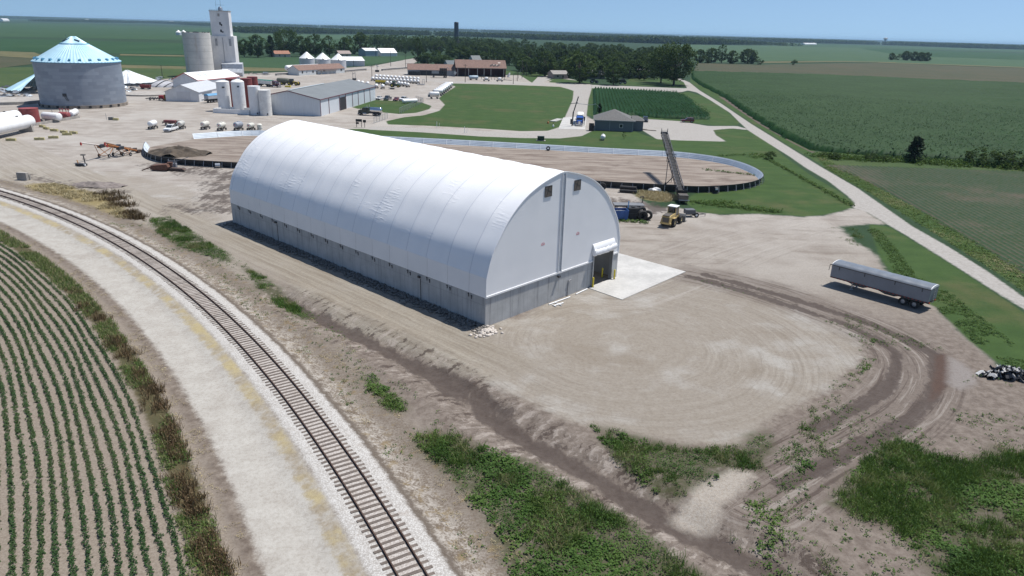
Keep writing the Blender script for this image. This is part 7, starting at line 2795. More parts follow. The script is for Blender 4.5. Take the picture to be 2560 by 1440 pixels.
for i in range(9):
    o = MB().box(0, 0, .08, .55, 1.3, .06).build('lifted_tile', M_BLACK, rfb)
    o.location = (L_*.69+i*.75, 1.2+(i % 3)*.5, e_+.5+(1.2+(i % 3)*.5)*4.5/(D_/2)*.93)
    o.rotation_euler = (R(33), 0, RNG.uniform(-.3, .3))
for x_, y_, w_ in ((L_*.80, 2.2, 3.0), (L_*.88, 4.2, 1.8)):
    o = MB().box(0, 0, .1, w_, .9, .05).build('bare_patch', mat('bare_board', (.55, .48, .42), .8), rfb)
    o.location = (x_, y_, e_-.4+(y_+.6)*4.9/(D_/2+.6)+.1)
    o.rotation_euler = (R(34), 0, 0)
for i in range(6):
    x = L_*(.02, .24, .42, .555, .695, .90+.06)[i]
    MB().box(x, -.05, e_/2, .35, .35, e_).build('post', mat('post_grey', (.38, .37, .36), .8), rs_)
MB().box(L_/2, -.06, e_-.3, L_, .2, .5).build('lintel', mat('post_grey', (.38, .37, .36), .8), rs_)
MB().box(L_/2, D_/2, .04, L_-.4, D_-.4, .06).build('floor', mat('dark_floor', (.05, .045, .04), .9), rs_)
t = thing('white_drums', 'white bags stacked against the red end wall of the open shed', 'bags', G(1271, 193), 0)
b = MB()
for i in range(3):
    MB().lathe([(.9-.2*i, 0), (1.-.2*i, .5), (.8-.2*i, 1.)], 10, o=(.3*i, 0, i*.95)).build('bag', M_WHITE, t)
a0, a1 = G(1020, 188), G(1136, 190)
gs, L_ = gable('shed', 'grey shed with brown roof and dark bay left of the red shed', a0, a1, 12, HT(1020, 188, 174), 3.4, mat('shed_grey', (.27, .285, .30), .6, var=.12), M_BROOF)
e_ = HT(1020, 188, 174)
MB().box(L_*.38, -.05, e_*.45, L_*.26, .15, e_*.85).build('bay_opening', M_VOID, gs)
MB().box(L_*.70, -.05, e_*.45, L_*.07, .15, e_*.85).build('bay_opening', M_VOID, gs)
t = thing('crate_stack', 'long low stack of black crates at the left of the grey shed', 'crates', G(1037, 188), R(-2))
for i in range(3):
    MB().box(-2.6+i*2.6, -1.4, 1.3, 2.5, 1.6, 2.6).build('crate', M_BLACK, t, bevel=.08)
t = thing('crate_trailer', 'flat trailer loaded with stacked black tubs before the grey shed', 'trailer', G(1098, 194), R(-2))
MB().box(0, 0, 1.2, 10.5, 2.4, .25).build('deck', M_DARK, t)
for i in range(8):
    MB().box(-4.4+1.25*(i % 8), 0, 1.9, 1.1, 1.9, 1.1).build('tub', M_BLACK, t, bevel=.06)
for i in range(4):
    for j in range(3):
        MB().box(.9+1.2*i, 0, 3.05+1.12*j, 1.05, 1.8, 1.0).build('tub', M_BLACK, t, bevel=.06)
for x in (-3.6, 3.2, 4.3):
    for s in (-1, 1):
        wheel(t, x, s*1., .48, .3, out=s)
t = thing('auger_stand', 'grey slanting conveyor frame at the right end of the grey shed', 'conveyor', G(1130, 192), 0)
b = MB()
b.bar((-3, 0, 6), (1, 0, .4), .3)
b.bar((-1.5, 0, 0), (-1.5, 0, 4), .2)
b.bar((1.5, 0, 0), (2.2, 0, 4.5), .3)
b.build('frame', mat('frame_grey2', (.27, .28, .3), .5), t)
MB().box(2.0, 0, 2.4, 1.6, 1.2, 1.6, 0, .4).build('hopper', M_GALV, t)
nurse('tank_wagon', 'long pale blue tank wagon parked before the red open shed', G(1184, 200), yaw(G(1165, 200), G(1200, 200)), mat('tank_paleblue', (.33, .42, .50), .4), .95, 5.2)
for k, (px, py, lb) in enumerate(((1216, 203, 'folded white and black applicator in front of the middle of the red shed'), (1249, 204, 'folded applicator with a long pole in front of the right of the red shed'))):
    t = thing('applicator', lb, 'implement', G(px, py), 0)
    MB().capsule((-.6, 0, 1.7), (.6, 0, 1.7), .8, 14, 4, .4).build('tank', M_TANKW, t, smooth=True)
    b = MB()
    for s in (-1, 1):
        b.bar((s*.8, 0, 1.0), (s*2.6, 0, 3.6), .25)
        b.bar((s*2.6, 0, 3.6), (s*3.2, 0, .8), .22)
    b.box(0, 0, .8, 4.5, .6, .35)
    if k:
        b.bar((2., 0, 1.2), (7.5, 0, .8), .2)
    b.build('frame', M_DARK, t)
    for s in (-1, 1):
        wheel(t, s*1.4, -.2, .5, .3, out=s)
t = thing('windsock_board', 'tilted white board on a post right of the red shed', 'sign', G(1296, 196), 0)
MB().bar((0, 0, 0), (0, 0, 2), .2).build('post', M_DARK, t)
MB().bar((.2, -.2, 1.6), (1.6, -.2, 6.2), .9, .1).build('board', M_GALV, t)
# ---------------------------------------------------------------- far dark silo, houses of the village
q = G(1141, 113)
h = HT(1141, 113, 55)
t = thing('blue_silo', 'tall dark blue farm silo standing above the trees', 'silo', q)
r_ = 5.2*MPP(1141, 113)
MB().lathe([(r_, 0), (r_, h-.8), (r_*.8, h), (0, h+.3)], 20).build('shell', mat('silo_navy', (.012, .02, .04), .3), t, smooth=True)
b = MB()
for i in range(9):
    b.lathe([(r_, h*i/9), (r_+.07, h*i/9), (r_+.07, h*i/9+.2), (r_, h*i/9+.2)], 20)
b.build('ring', M_DARK, t)
for px0, px1, py, wall_, roof_, rise, lb in ((1583, 1627, 193, (.24, .28, .32), (.36, .37, .38), 2.4, 'blue grey house with pale roof behind the village trees'), (1562, 1580, 192, (.46, .47, .46), (.40, .40, .40), 2., 'small pale garage left of the blue grey house'),
                                             (1383, 1420, 197, (.28, .22, .19), (.26, .24, .22), 2., 'low brown brick house half hidden left of the round tree'), (1482, 1512, 197, (.30, .27, .24), (.20, .20, .20), 2.6, 'grey roofed house behind the parked machines'),
                                             (688, 726, 143, (.40, .36, .32), (.30, .14, .09), 2.6, 'house with a rust brown hip roof among the far trees'), (1120, 1150, 172, (.25, .28, .30), (.11, .13, .14), 3., 'grey roofed house behind the gap between the brown sheds'),
                                             (1183, 1204, 160, (.36, .38, .38), (.16, .17, .17), 4., 'grey gabled house above the red shed roof'), (848, 878, 142, (.45, .36, .30), (.30, .24, .22), 2.6, 'small pale house behind the white bins')):
    a0, a1 = G(px0, py), G(px1, py)
    t, L_ = gable('house', lb, a0, a1, 9, 3., rise, mat('house_%d' % px0, wall_, .7), mat('house_roof_%d' % px0, roof_, .8), None, .4, 'house')
    MB().box(L_*.3, -.04, 1.7, 1.3, .1, 1.1).build('window', M_GLASS, t)
    MB().box(L_*.65, -.04, 1.1, 1., .1, 2.1).build('door', M_GLASS, t)
t = thing('tractor', 'dark green parked tractor under the village trees', 'tractor', G(1484, 208), R(10))
MB().ext([(-2, 1.), (-1.6, 2.9), (.2, 3.0), (.4, 1.9), (2.6, 1.7), (2.7, .9)], -.8, .8, 'Y').build('body', mat('dim_green', (.01, .03, .015), .5), t)
for x, r_ in ((-1.2, .95), (2., .8)):
    for s in (-1, 1):
        wheel(t, x, s*1., r_, .5, out=s)
t = thing('harvester', 'dark farm machine parked on pale gravel by the round tree', 'machine', G(1556, 210), R(-6))
MB().ext([(-2.6, 1.), (-2.4, 2.6), (1.0, 3.0), (2.6, 1.4), (2.4, .8)], -1., 1., 'Y').build('body', mat('dim_black', (.02, .02, .02), .5), t)
for x in (-1.5, 1.6):
    for s in (-1, 1):
        wheel(t, x, s*1.1, .8, .4, out=s)
# ---------------------------------------------------------------- trees
M_BARK = mat('bark', (.085, .068, .052), .95, var=.4, scale=3)


def tree_mesh(seed, h, w, base=.10, n_cl=78, per=44, leaf=.62, conifer=False, lopsided=.25):
    """trunk with limbs (one mesh) and a crown of leaf clumps (another)"""
    rng = np.random.default_rng(seed)
    tb = MB()
    lean = rng.normal(0, .04, 2)
    th = h*(.62 if not conifer else .95)
    tip = (lean[0]*th, lean[1]*th, th)
    tb.tube((0, 0, -.2), (lean[0]*th*.4, lean[1]*th*.4, th*.4), h*.030, 8, h*.022, False)
    tb.tube((lean[0]*th*.4, lean[1]*th*.4, th*.4), tip, h*.022, 7, h*.007, False)
    cl = []
    z0 = h*base
    for i in range(n_cl):
        if conifer:
            t = rng.uniform(0, 1)**.8
            r = w*(1-t)**.8*rng.uniform(.35, 1.)+.15
            a = rng.uniform(0, 6.28)
            cl.append((r*math.cos(a), r*math.sin(a), z0+(h-z0)*t, (.18+.16*(1-t))*w+.25))
        else:
            u = rng.uniform(-1, 1)
            a = rng.uniform(0, 6.28)
            k = rng.uniform(.35, 1.)**.45
            prof = math.sqrt(max(0, 1-u*u))*(1.0 if u > -.2 else .92)
            lob = 1+lopsided*math.sin(a*3+seed)*.6+lopsided*math.sin(a*2+u*3+seed*2)*.5
            r = w*prof*k*lob
            z = z0+(h-z0)*(.5+.5*u*(.80+.2*k))
            cl.append((r*math.cos(a), r*math.sin(a), z, rng.uniform(.15, .28)*w))
    for i in range(0, n_cl, 4):
        x, y, z, _ = cl[i]
        zs = min(z*.7, th*.9)*rng.uniform(.6, 1)
        tb.tube((lean[0]*zs, lean[1]*zs, zs), (x*.85, y*.85, z*.96), h*.009, 5, h*.003, False)
    pts, cv = [], []
    for x, y, z, r in cl:
        d = rng.normal(0, 1, (per, 3))
        d /= np.linalg.norm(d, axis=1)[:, None]
        rr = r*rng.uniform(.55, 1.08, per)[:, None]
        pts.append(np.array([[x, y, z]])+d*rr*np.array([1, 1, .8]))
        cv.append(np.clip(rng.uniform(.15, .7)+rng.normal(0, .10, per), 0, 1))
    P, cv = np.concatenate(pts), np.concatenate(cv)
    v, f = leaf_quads(P, leaf, .35, .75, rng)
    return tb, v, f, np.repeat(cv, 4)


TREE_KINDS = {}


def tree_kind(key, *a, mat_=None, **kw):
    TREE_KINDS[key] = [tree_mesh(*a, **kw), None, mat_ or L_TREE]


L_TREE2 = leaf_mat('tree_leaves_light', [(.026, .050, .015), (.052, .090, .025), (.085, .135, .038), (.12, .175, .055)], .2)
L_PINE = leaf_mat('conifer_needles', [(.013, .028, .015), (.024, .046, .022), (.038, .066, .03), (.058, .09, .042)], .1)
for i in range(4):
    tree_kind('broad%d' % i, 100+i, 13, 5.2)
for i in range(2):
    tree_kind('light%d' % i, 140+i, 12, 4.9, mat_=L_TREE2)
tree_kind('tall0', 160, 17, 5.0)
tree_kind('pine0', 170, 12, 2.9, conifer=True, base=.04, n_cl=70, mat_=L_PINE)
tree_kind('giant0', 180, 20, 10.5, base=.16, n_cl=130, per=60, leaf=.75)
for i in range(2):
    tree_kind('full%d' % i, 210+i, 10, 4.6, base=.0, n_cl=90, per=44, leaf=.6)
tree_kind('bush0', 190, 4, 3.0, base=.02, n_cl=30, per=40, leaf=.42)
tree_kind('sapling0', 195, 3.6, 1.0, base=.3, n_cl=14, per=22, leaf=.28, mat_=L_TREE2)
KH = {'full': 10, 'broad': 13, 'light': 12, 'tall': 17, 'pine': 12, 'giant': 20, 'bush': 4, 'sapling': 3.6}
NAMEK = {'full': 'broadleaf_tree', 'broad': 'broadleaf_tree', 'light': 'broadleaf_tree', 'tall': 'broadleaf_tree', 'pine': 'conifer_tree', 'giant': 'broadleaf_tree', 'bush': 'bush', 'sapling': 'young_tree'}


def tree(key, q, h, label, group=None, wide=1., cat=None):
    kind = key.rstrip('0123456789')
    rec = TREE_KINDS[key]
    s = h/KH[kind]
    nm = NAMEK[kind]
    if rec[1] is None:
        tb, v, f, cv = rec[0]
        t = thing(nm, label, cat or ('bush' if kind == 'bush' else 'tree'), q, 0, group)
        tb.build('trunk', M_BARK, t)
        np_mesh('crown', v, f, rec[2], {'cv': cv}, parent=t)
        rec[1] = t
        KIDS[t.name] = list(t.children)
    else:
        t = dup(rec[1], q, 0, label, group)
        if not group and 'group' in t:
            del t['group']
        t['category'] = cat or ('bush' if kind == 'bush' else 'tree')
    t.location = q
    t.rotation_euler = (0, 0, RNG.uniform(0, 6.28))
    t.scale = (s*wide, s*wide, s)
    return t


# trees the photograph lets one pick out
for key, bx, by, ty, wd, lb in (
        ('giant0', 1684, 213, 107, 1.0, 'huge dark broadleaf tree standing alone where the village street meets the county road'),
        ('giant0', 1652, 207, 118, .75, 'big dark tree leaning into the left side of the huge corner tree'),
        ('light1', 1449, 208, 132, 1.25, 'round lighter green tree with a bare trunk at the pale gravel lot'),
        ('broad1', 1534, 213, 156, 1.2, 'dark round tree on the lawn between the parked farm machines'),
        ('broad2', 1362, 191, 132, 1.15, 'dark tree at the corner of the side street left of the round tree'),
        ('pine0', 2283, 405, 341, 1.7, 'lone dark conifer at the edge of the big corn field'),
        ('sapling0', 1560, 348, 328, 1.0, 'young staked sapling on the lawn in front of the grey house'),
        ('pine0', 1498, 287, 258, 1.1, 'small dark conifer just behind the left end of the grey house roof'),
        ('full0', 1748, 157, 125, 1., 'leftmost tree of the short row beyond the brown field'),
        ('full1', 1778, 157, 121, 1.05, 'second tree of the short row beyond the brown field'),
        ('tall0', 1803, 158, 112, .95, 'tallest slim tree of the short row beyond the brown field'),
        ('full0', 1830, 159, 128, 1.15, 'low round tree right of the tallest one beyond the brown field'),
        ('full1', 1868, 159, 123, 1.4, 'widest tree at the right of the row beyond the brown field'),
        ('bush0', 1897, 162, 148, 1.1, 'round bush at the right end of the row beyond the brown field'),
        ('bush0', 1762, 158, 139, 1.0, 'bush filling the gap in the row beyond the brown field'),
        ('bush0', 1985, 163, 150, .85, 'single round bush on the far grass strip right of the tree row'),
        ('full0', 2228, 150, 133, .95, 'leftmost tree of the small far clump in the right hand fields'),
        ('bush0', 2247, 150, 136, 1.3, 'paler bush in the small far clump in the right hand fields'),
        ('full1', 2263, 151, 128, 1., 'tallest tree of the small far clump in the right hand fields'),
        ('full0', 2283, 152, 130, 1.1, 'tree in the middle of the small far clump in the right hand fields'),
        ('full1', 2300, 153, 131, 1.15, 'fourth tree of the small far clump in the right hand fields'),
        ('full0', 2316, 153, 132, 1.1, 'rightmost tree of the small far clump in the right hand fields'),
        ('broad0', 611, 143, 99, .9, 'tree touching the right side of the elevator in the far row'),
        ('broad1', 645, 144, 88, 1.1, 'wide tree right of the elevator in the far row'),
        ('pine0', 679, 142, 89, 1.1, 'dark narrow tree left of the tallest one in the far row'),
        ('giant0', 717, 141, 73, .9, 'tallest dark tree of the far row above the rust brown roof'),
        ('broad3', 757, 142, 92, 1., 'tree right of the tallest one in the far row'),
        ('broad2', 788, 141, 87, 1.1, 'tree above the left white bin in the far row'),
        ('tall0', 824, 141, 90, 1.1, 'tree above the middle white bin in the far row'),
        ('broad0', 862, 140, 95, 1.1, 'tree above the right white bin in the far row'),
        ('light0', 902, 136, 82, 1.0, 'tall tree left of the pale blue barn'),
        ('tall0', 1045, 159, 96, .9, 'tall tree behind the left end of the grey shed'),
        ('broad1', 1092, 161, 127, 1.2, 'rounded tree right above the grey shed roof')):
    h = HT(bx, by, ty)
    tree(key, G(bx, by), h, lb, None, wd)
for bx, by, ty, wd, lb in ((2176, 402, 384, 1.1, 'low round bush left of the lone conifer'), (2212, 403, 389, 1.2, 'flat green bush just left of the lone conifer'), (2452, 413, 374, 1.3, 'brownish bush between the conifer and the right picture edge'),
                           (2530, 418, 380, 1.5, 'big dark bush at the right picture edge by the corn'), (2085, 398, 382, 1.3, 'leafy bush at the corn corner beside the county road'), (2058, 392, 380, 1.2, 'leftmost leafy bush at the corn corner by the road'), (1925, 398, 379, 1., 'bush on the drainage line in the lawn')):
    tree('bush0', G(bx, by), HT(bx, by, ty), lb, 'bushes at the field edges', wd)
# the village grove: rows of trees nothing tells apart
GV, LV = 'trees of the village grove', 'green tree in the dense village grove behind the brown roofed sheds'
rows = (((1300, 186), (1425, 195), 7, 6, 10), ((1395, 194), (1640, 200), 13, 5, 10), ((1050, 160), (1130, 166), 5, 6, 10), ((1120, 150), (1320, 168), 12, 9, 13), ((1290, 178), (1430, 190), 9, 8, 12), ((1400, 185), (1640, 196), 15, 9, 14), ((1130, 137), (1420, 163), 19, 10, 14), ((1420, 168), (1660, 180), 15, 10, 15),
        ((1000, 128), (1240, 142), 16, 10, 15), ((1240, 143), (1660, 166), 25, 10, 15), ((940, 121), (1220, 128), 18, 10, 15), ((1220, 130), (1640, 150), 24, 11, 16), ((1480, 138), (1720, 150), 14, 10, 14), ((1100, 118), (1560, 130), 22, 11, 16), ((1000, 114), (1300, 118), 14, 11, 16))
kk = ('broad0', 'broad1', 'broad2', 'broad3', 'light0', 'light1', 'tall0', 'broad0', 'broad1')
for (x0, y0), (x1, y1), n, h0_, h1_ in rows:
    for i in range(n):
        f_ = (i+RNG.uniform(.1, .9))/n
        q = G(x0+(x1-x0)*f_, y0+(y1-y0)*f_+RNG.uniform(-2, 2))
        tree(kk[RNG.integers(len(kk))], q, RNG.uniform(h0_, h1_), LV, GV, RNG.uniform(1.1, 1.5))
LW = 'green tree filling the gaps of the far row right of the elevator'
for i in range(20):
    f_ = i/20
    tree(kk[RNG.integers(len(kk))], G(605+430*f_, 138-1.*f_*4+RNG.uniform(-3, 3)), RNG.uniform(8, 12), LW, 'trees of the far row', RNG.uniform(.9, 1.2))

# ---------------------------------------------------------------- far woods and hedges
def woods(name, px, hts, depth, label, seed, step=3.5, per=26, size=3.2):
    rng = np.random.default_rng(seed)
    P = [G(*p) for p in px]
    C_ = []
    for (a_, b_), (h0_, h1_) in zip(zip(P[:-1], P[1:]), zip(hts[:-1], hts[1:])):
        L = (b_-a_).length
        dr = (b_-a_).normalized()
        n_ = Vector((-dr.y, dr.x, 0))
        if n_.y < 0:
            n_ = -n_
        m_ = int(L/step*max(1, depth/14))
        for _ in range(m_):
            t = rng.uniform(0, 1)
            p = a_+(b_-a_)*t+n_*depth*rng.uniform(0, 1)**1.3
            C_.append((p.x, p.y, (h0_+(h1_-h0_)*t)*rng.uniform(.62, 1.08)))
    C_ = np.array(C_)
    n = len(C_)
    hh = np.repeat(C_[:, 2], per)
    u = rng.uniform(-1, 1, n*per)
    a = rng.uniform(0, 6.28, n*per)
    r = np.sqrt(1-u*u)*hh*.34*rng.uniform(.6, 1.05, n*per)
    L = np.stack([np.repeat(C_[:, 0], per)+r*np.cos(a), np.repeat(C_[:, 1], per)+r*np.sin(a), hh*(.52+.46*u)], 1)
    v, f = leaf_quads(L, size*hh/14, .3, .8, rng)
    cv = np.repeat(np.clip(np.repeat(rng.uniform(.05, .75, n), per)+rng.normal(0, .08, n*per), 0, 1), 4)
    o = np_mesh(name, v, f, L_TREE, {'cv': cv}, 'stuff')
    tag(o, label, 'woods')


woods('woods', [(612, 82), (760, 84), (900, 85), (1080, 89), (1300, 96)], (17, 19, 16, 17, 17), 120, 'dark wood stretching across the fields right of the elevator', 1)
woods('woods', [(1300, 98), (1460, 103), (1640, 109), (1800, 112), (1945, 112)], (17, 18, 22, 20, 9), 110, 'dark rising wood beyond the village on the right', 2)
woods('woods', [(70, 53), (200, 55), (330, 57), (430, 60), (512, 65)], (12, 18, 18, 20, 14), 160, 'low blue green wood on the left horizon', 3, 7, 20)
woods('woods', [(-60, 44), (250, 48), (480, 55), (640, 62)], (18, 22, 22, 20), 400, 'hazy tree line along the left horizon', 4, 12, 14, 4)
woods('woods', [(590, 65), (800, 69), (1000, 75), (1200, 80), (1400, 88)], (18, 22, 22, 22, 20), 500, 'hazy tree line along the middle horizon', 5, 12, 14, 4)
woods('woods', [(1400, 88), (1700, 96), (1960, 106), (2200, 112), (2420, 120), (2700, 128)], (20, 20, 22, 22, 23, 22), 300, 'blue tree line along the right horizon', 6, 8, 16, 4)
woods('woods', [(1945, 113), (1975, 115), (2010, 116)], (10, 12, 9), 20, 'small far hedge clump right of the rising wood', 7, 3, 20)
woods('woods', [(-200, 41), (400, 50), (1200, 73), (2000, 98), (2800, 123)], (22, 24, 22, 22, 22), 900, 'faint farthest tree line along the whole horizon', 8, 40, 10, 7)
woods('woods', [(940, 112), (1000, 108), (1130, 112), (1200, 118)], (13, 15, 15, 12), 60, 'dark tree belt behind the village grove', 9, 4, 22)
woods('woods', [(930, 95), (1010, 95)], (9, 9), 20, 'short hedge beyond the pale strip of field', 10, 4, 20)
# hedge and weeds under the conifer
q0, q1 = G(2045, 392), G(2620, 424)
n = 620
t_ = RNG.uniform(0, 1, n)
q = np.c_[q0.x+(q1.x-q0.x)*t_, q0.y+(q1.y-q0.y)*t_]+RNG.normal(0, 2.2, (n, 2))
Q = np.c_[q, np.zeros(n)]
L = tufts(Q, 16, 1.2, RNG.uniform(.5, 1.5, n))
v, f = leaf_quads(L, .5, .4)
tag(np_mesh('hedge_weeds', v, f, L_WEED, {'cv': np.repeat(np.clip(np.repeat(RNG.uniform(.1, .55, n), 16)+RNG.normal(0, .1, len(L)), 0, 1), 4)}, 'stuff'), 'rank green weeds between the corn and the bean field', 'weeds')

# ---------------------------------------------------------------- fields
def field_mat(name, c1, c2, sc=.012, rows=None, dry=None):
    m = bpy.data.materials.new(name)
    t = NT(m)
    co = t.co('Object')
    c = t.mix(t.ramp(t.noise(sc, co, 5, .6), .35, .65), c1, c2)
    c = t.mix(t.m('MULTIPLY', t.ramp(t.noise(.35, co, 4, .7), .35, .7), .45), c, tuple(x*.62 for x in c1))
    if dry:
        c = t.mix(t.m('MULTIPLY', t.ramp(t.noise(.02, co, 5, .65), .52, .68), .9), c, dry)
    t.put(t.b.inputs['Base Color'], c)
    t.b.inputs['Roughness'].default_value = .9
    t.b.inputs['Specular IOR Level'].default_value = .15
    t.bump(t.noise(1.2, co, 3, .7), .6, .3)
    return m


F_DARK = field_mat('field_dark', (.022, .058, .021), (.030, .070, .026))
F_MID = field_mat('field_mid', (.032, .068, .028), (.040, .080, .033))
F_PALE = field_mat('field_pale', (.046, .086, .042), (.056, .098, .046))
F_BROWN = field_mat('field_brown', (.058, .064, .034), (.076, .070, .040), .02)
F_STRAW = field_mat('field_straw', (.10, .10, .048), (.14, .125, .062), .05)
F_OLIVE = field_mat('field_olive', (.045, .075, .025), (.065, .09, .03), .03)
for k, (px, m, z) in enumerate((
        ([(-300, 88), (0, 96), (470, 109), (620, 112), (620, 128), (470, 136), (300, 134), (0, 128), (-300, 120)], F_DARK, .1),
        ([(-300, 122), (0, 128), (85, 131), (110, 140), (85, 146), (0, 141), (-300, 136)], F_STRAW, .14),
        ([(300, 135.5), (470, 139), (470, 142), (300, 139)], F_STRAW, .16),
        ([(-300, 136), (0, 142), (85, 146), (85, 160), (0, 170), (-300, 170)], F_BROWN, .12),
        ([(300, 162), (480, 167), (600, 168), (740, 171), (740, 178), (600, 178), (480, 173), (300, 170)], F_STRAW, .08),
        ([(300, 170), (480, 173), (600, 178), (600, 186), (330, 202), (0, 222), (-300, 236), (-300, 172), (85, 168)], F_OLIVE, .06),
        ([(300, 140), (480, 143), (480, 166), (300, 161)], F_DARK, .09),
        ([(600, 143), (760, 143), (900, 139), (1035, 140), (1040, 145), (930, 162), (760, 172), (600, 168)], F_MID, .11),
        ([(-300, 56), (75, 58), (470, 68), (600, 73), (600, 90), (470, 100), (0, 92), (-300, 84)], F_MID, .1),
        ([(600, 84), (940, 89), (1100, 93), (1120, 103), (900, 100), (700, 96), (600, 93)], F_PALE, .12),
        ([(600, 95), (900, 101), (1100, 106), (1090, 116), (900, 118), (600, 108)], F_MID, .12),
        ([(1741, 158), (1900, 162), (2100, 158), (2195, 158), (2560, 171), (2900, 183), (2900, 232), (2560, 212), (2040, 190), (1735, 180)], F_BROWN, .1),
        ([(1700, 112), (1945, 115), (2100, 118), (2400, 130), (2900, 150), (2900, 181), (2560, 169), (2195, 156), (2000, 152), (1740, 156)], F_PALE, .1),
        ([(2150, 121), (2560, 133), (2900, 143), (2900, 152), (2560, 150), (2330, 142), (2230, 135)], F_DARK, .16),
        ([(1900, 154), (2100, 153), (2240, 156), (2240, 157), (2100, 155), (1900, 158)], F_STRAW, .2),
        ([(2195, 155.5), (2560, 168), (2900, 181), (2900, 183), (2560, 170), (2195, 157)], F_STRAW, .22),
        ([(1960, 108), (2300, 117), (2900, 136), (2900, 141), (2500, 129), (2150, 120), (1960, 114)], F_MID, .12),
        ([(2045, 379), (2280, 400), (2560, 414), (2900, 440), (2900, 456), (2560, 430), (2280, 420), (2066, 414), (2040, 392)], F_OLIVE, .05))):
    P = [G(*p) for p in px]
    o = MB().add([(p.x, p.y, z) for p in P], [tuple(range(len(P)))]).build('field', m)
    o['kind'] = 'structure'
P = [G(*p) for p in ((1795, 240), (1812, 245), (1875, 290), (1957, 342), (2025, 377), (2040, 380), (2030, 382), (1985, 360), (1900, 312), (1838, 270))]
o = MB().add([(p.x, p.y, .012) for p in P], [tuple(range(len(P)))]).build('field', mat('dark_soil', (.085, .062, .048), .95, var=.3))
o['kind'] = 'structure'


def ridged(name, px, d0, d1, spacing, step, h, m, label, seed, lv=None, lsize=.5, ldist=300, ln=0, soil=False):
    poly = P2(px)
    D0, D1 = G(*d0), G(*d1)
    u = np.array([(D1-D0).x, (D1-D0).y])
    u /= np.linalg.norm(u)
    w = np.array([-u[1], u[0]])
    c0 = poly.mean(0)
    la, lb_ = (poly-c0)@u, (poly-c0)@w
    A_ = np.arange(la.min()-1, la.max()+1, step)
    B_ = np.arange(np.floor((lb_.min()-1)/spacing)*spacing, lb_.max()+1, spacing/2)
    AA, BB = np.meshgrid(A_, B_)
    x = c0[0]+AA*u[0]+BB*w[0]
    y = c0[1]+AA*u[1]+BB*w[1]
    rng = np.random.default_rng(seed)
    par = (np.arange(len(B_)) % 2)[:, None]
    z = h*(.35+.6*(1-par))*(.8+.25*rng.uniform(0, 1, AA.shape))*(.78+.3*vnoise(x.ravel(), y.ravel(), 9, seed).reshape(x.shape))
    x = x+rng.normal(0, .06, x.shape)
    s = sdf(poly, x.ravel(), y.ravel()).reshape(x.shape)
    z = np.where(s < 0, .02, z)
    nb_, na_ = AA.shape
    ii_, jj_ = np.meshgrid(np.arange(na_-1), np.arange(nb_-1))
    a_ = (jj_*na_+ii_).ravel()
    f = np.stack([a_, a_+1, a_+1+na_, a_+na_], 1)
    f = f[s.ravel()[f].max(1) > 0]
    idx, inv = np.unique(f, return_inverse=True)
    V_ = np.stack([x.ravel(), y.ravel(), z.ravel()], 1)[idx]
    cv = np.clip(.30+.45*vnoise(V_[:, 0], V_[:, 1], 14, seed+1)*.6+.25*(V_[:, 2]/h)-.1+rng.normal(0, .12, len(V_)), 0, 1)
    if soil:
        pk = np.broadcast_to(par, AA.shape).ravel()[idx]
        bare = np.clip(vnoise(V_[:, 0], V_[:, 1], 16, seed+5)*.6+vnoise(V_[:, 0], V_[:, 1], 5, seed+6)*.4+.16*(V_[:, 1] > 118)-.66, 0, 1)*1.8
        cv = np.clip(np.where(pk == 1, .97, .22)+bare+rng.normal(0, .1, len(V_)), 0, 1)
    o = np_mesh(name, V_, inv.reshape(f.shape), m, {'cv': cv}, 'stuff')
    tag(o, label, 'crop')
    if ln:
        nr_ = int(ln)
        q = rng.uniform(poly.min(0), poly.max(0), (nr_*3, 2))
        q = q[(np.hypot(q[:, 0], q[:, 1]) < ldist)]
        q = q[sdf(poly, q[:, 0], q[:, 1]) > -.1]
        b_ = (q-c0)@w
        q = q-((b_-np.round(b_/spacing)*spacing)*.75)[:, None]*w[None]
        q = q[rng.uniform(0, 1, len(q)) < np.clip(1.25-np.hypot(q[:, 0], q[:, 1])/ldist, 0, 1)]
        Lp = np.c_[q, h*rng.uniform(.7, 1.05, len(q))]
        v, f2 = leaf_quads(Lp, lsize, .5, .30, rng)
        c2 = np.repeat(np.clip(rng.uniform(.2, .95, len(q)), 0, 1), 4)
        o2 = np_mesh('corn_leaves' if h > 1 else 'bean_leaves', v, f2, lv or m, {'cv': c2}, 'stuff')
        tag(o2, 'loose upper leaves of the '+label, 'crop')


ridged('corn_field', [(1730, 182), (2040, 190.5), (2560, 212), (2800, 222), (2800, 440), (2560, 411), (2400, 404), (2280, 397), (2100, 384), (2030, 375), (1957, 341), (1875, 289), (1814, 245), (1752, 213), (1732, 198)],
       (1900, 300), (2400, 318), .76, 1.0, 2.1, L_CORN, 'tall dark green corn field right of the county road', 3, L_CORN, .55, 420, 110000)
ridged('corn_field', [(1485, 223), (1690, 235), (1712, 244), (1740, 268), (1773, 291), (1770, 299), (1700, 298), (1640, 295), (1604, 291), (1590, 288), (1484, 288)],
       (1489, 288), (1486, 224), 1.52, .8, 2.0, L_CORN, 'small corn plot in straight rows behind the grey house', 5, L_CORN, .5, 400, 22000)
ridged('bean_field', [(2068, 414), (2280, 421), (2560, 431), (2850, 446), (2850, 900), (2700, 778), (2560, 680), (2470, 626), (2370, 568), (2220, 479), (2140, 441)],
       (2145, 471), (2471, 680), 1.1, .4, .42, L_BEANF, 'low bean field in rows beside the right verge', 7, soil=True)
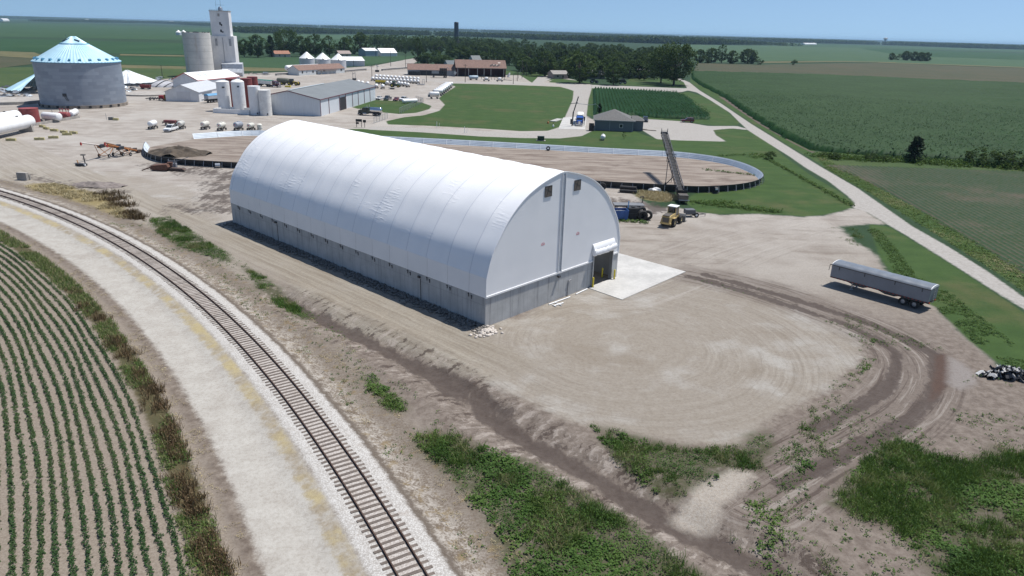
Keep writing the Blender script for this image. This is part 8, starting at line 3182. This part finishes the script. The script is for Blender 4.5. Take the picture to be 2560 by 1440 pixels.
# far white farm buildings
for px0, px1, py, hh_, lb in ((2012, 2042, 112, 8, 'long white far building beyond the pale right field'), (2119, 2123.5, 108, 14, 'left of two tiny white sheds on the right horizon'), (2125, 2129.5, 108.2, 14, 'right of two tiny white sheds on the right horizon'), (8, 24, 53, 14, 'white far building at the left edge of the horizon'),
                              (40, 46, 44, 10, 'tiny white far house near the left horizon'), (152, 158, 48, 12, 'tiny white far farm house above the left wood'), (215, 223, 50, 12, 'tiny white far farm shed above the middle of the left wood'), (425, 436, 55, 14, 'tiny white far shed left of the elevator silo'),
                              (610, 622, 60, 12, 'pale far building right of the elevator tower'), (1998, 2003, 103, 10, 'tiny white far house left of the two white sheds')):
    a0, a1 = G(px0, py), G(px1, py)
    gable('far_building', lb, a0, a1, 20, hh_*.6, hh_*.35, mat('far_white', (.72, .72, .72), .6), mat('far_white', (.72, .72, .72), .6), None, .2, 'building')
for k, (px, lb) in enumerate(((447, 'left of the two tiny white bins in the far green field'), (460, 'right of the two tiny white bins in the far green field'))):
    q = G(px, 88)
    t = thing('far_bin', lb, 'grain bin', q, 0, 'two far bins')
    r_ = 5.5*MPP(px, 88)
    MB().lathe([(r_, 0), (r_, r_*1.1)], 20).build('wall', mat('bin_white', (.55, .56, .58), .5), t, smooth=True)
    MB().lathe([(r_*1.05, r_*1.08), (0, r_*1.95)], 20).build('roof', mat('bin_roof_white', (.80, .80, .78), .4), t)
q = G(2211, 112)
t = thing('water_tower', 'tiny grey water tower standing on the right horizon', 'water tower', q)
h = 46
MB().lathe([(7, 0), (5, h*.15), (4.5, h*.6), (13, h*.82), (14, h*.9), (8, h)], 20).build('tank', mat('tower_grey', (.30, .33, .37), .6), t, smooth=True)
MB().lathe([(9, 0), (9, 1.5), (0, 1.5)], 16).build('base', M_CONP, t)

# ---------------------------------------------------------------- summer haze in the air
hz = MB().box(0, 12000, 30.5, 44000, 42000, 65).build('haze', None)
hm = bpy.data.materials.new('haze_air')
hm.use_nodes = True
nt_ = hm.node_tree
nt_.nodes.remove(nt_.nodes['Principled BSDF'])
pv = nt_.nodes.new('ShaderNodeVolumePrincipled')
pv.inputs['Color'].default_value = (.5, .76, 1, 1)
pv.inputs['Density'].default_value = .00005
pv.inputs['Anisotropy'].default_value = .0
nt_.links.new(pv.outputs[0], nt_.nodes['Material Output'].inputs['Volume'])
hz.data.materials.clear()
hz.data.materials.append(hm)
hz['kind'] = 'stuff'
tag(hz, 'thin summer haze over the far fields and tree lines', 'haze')
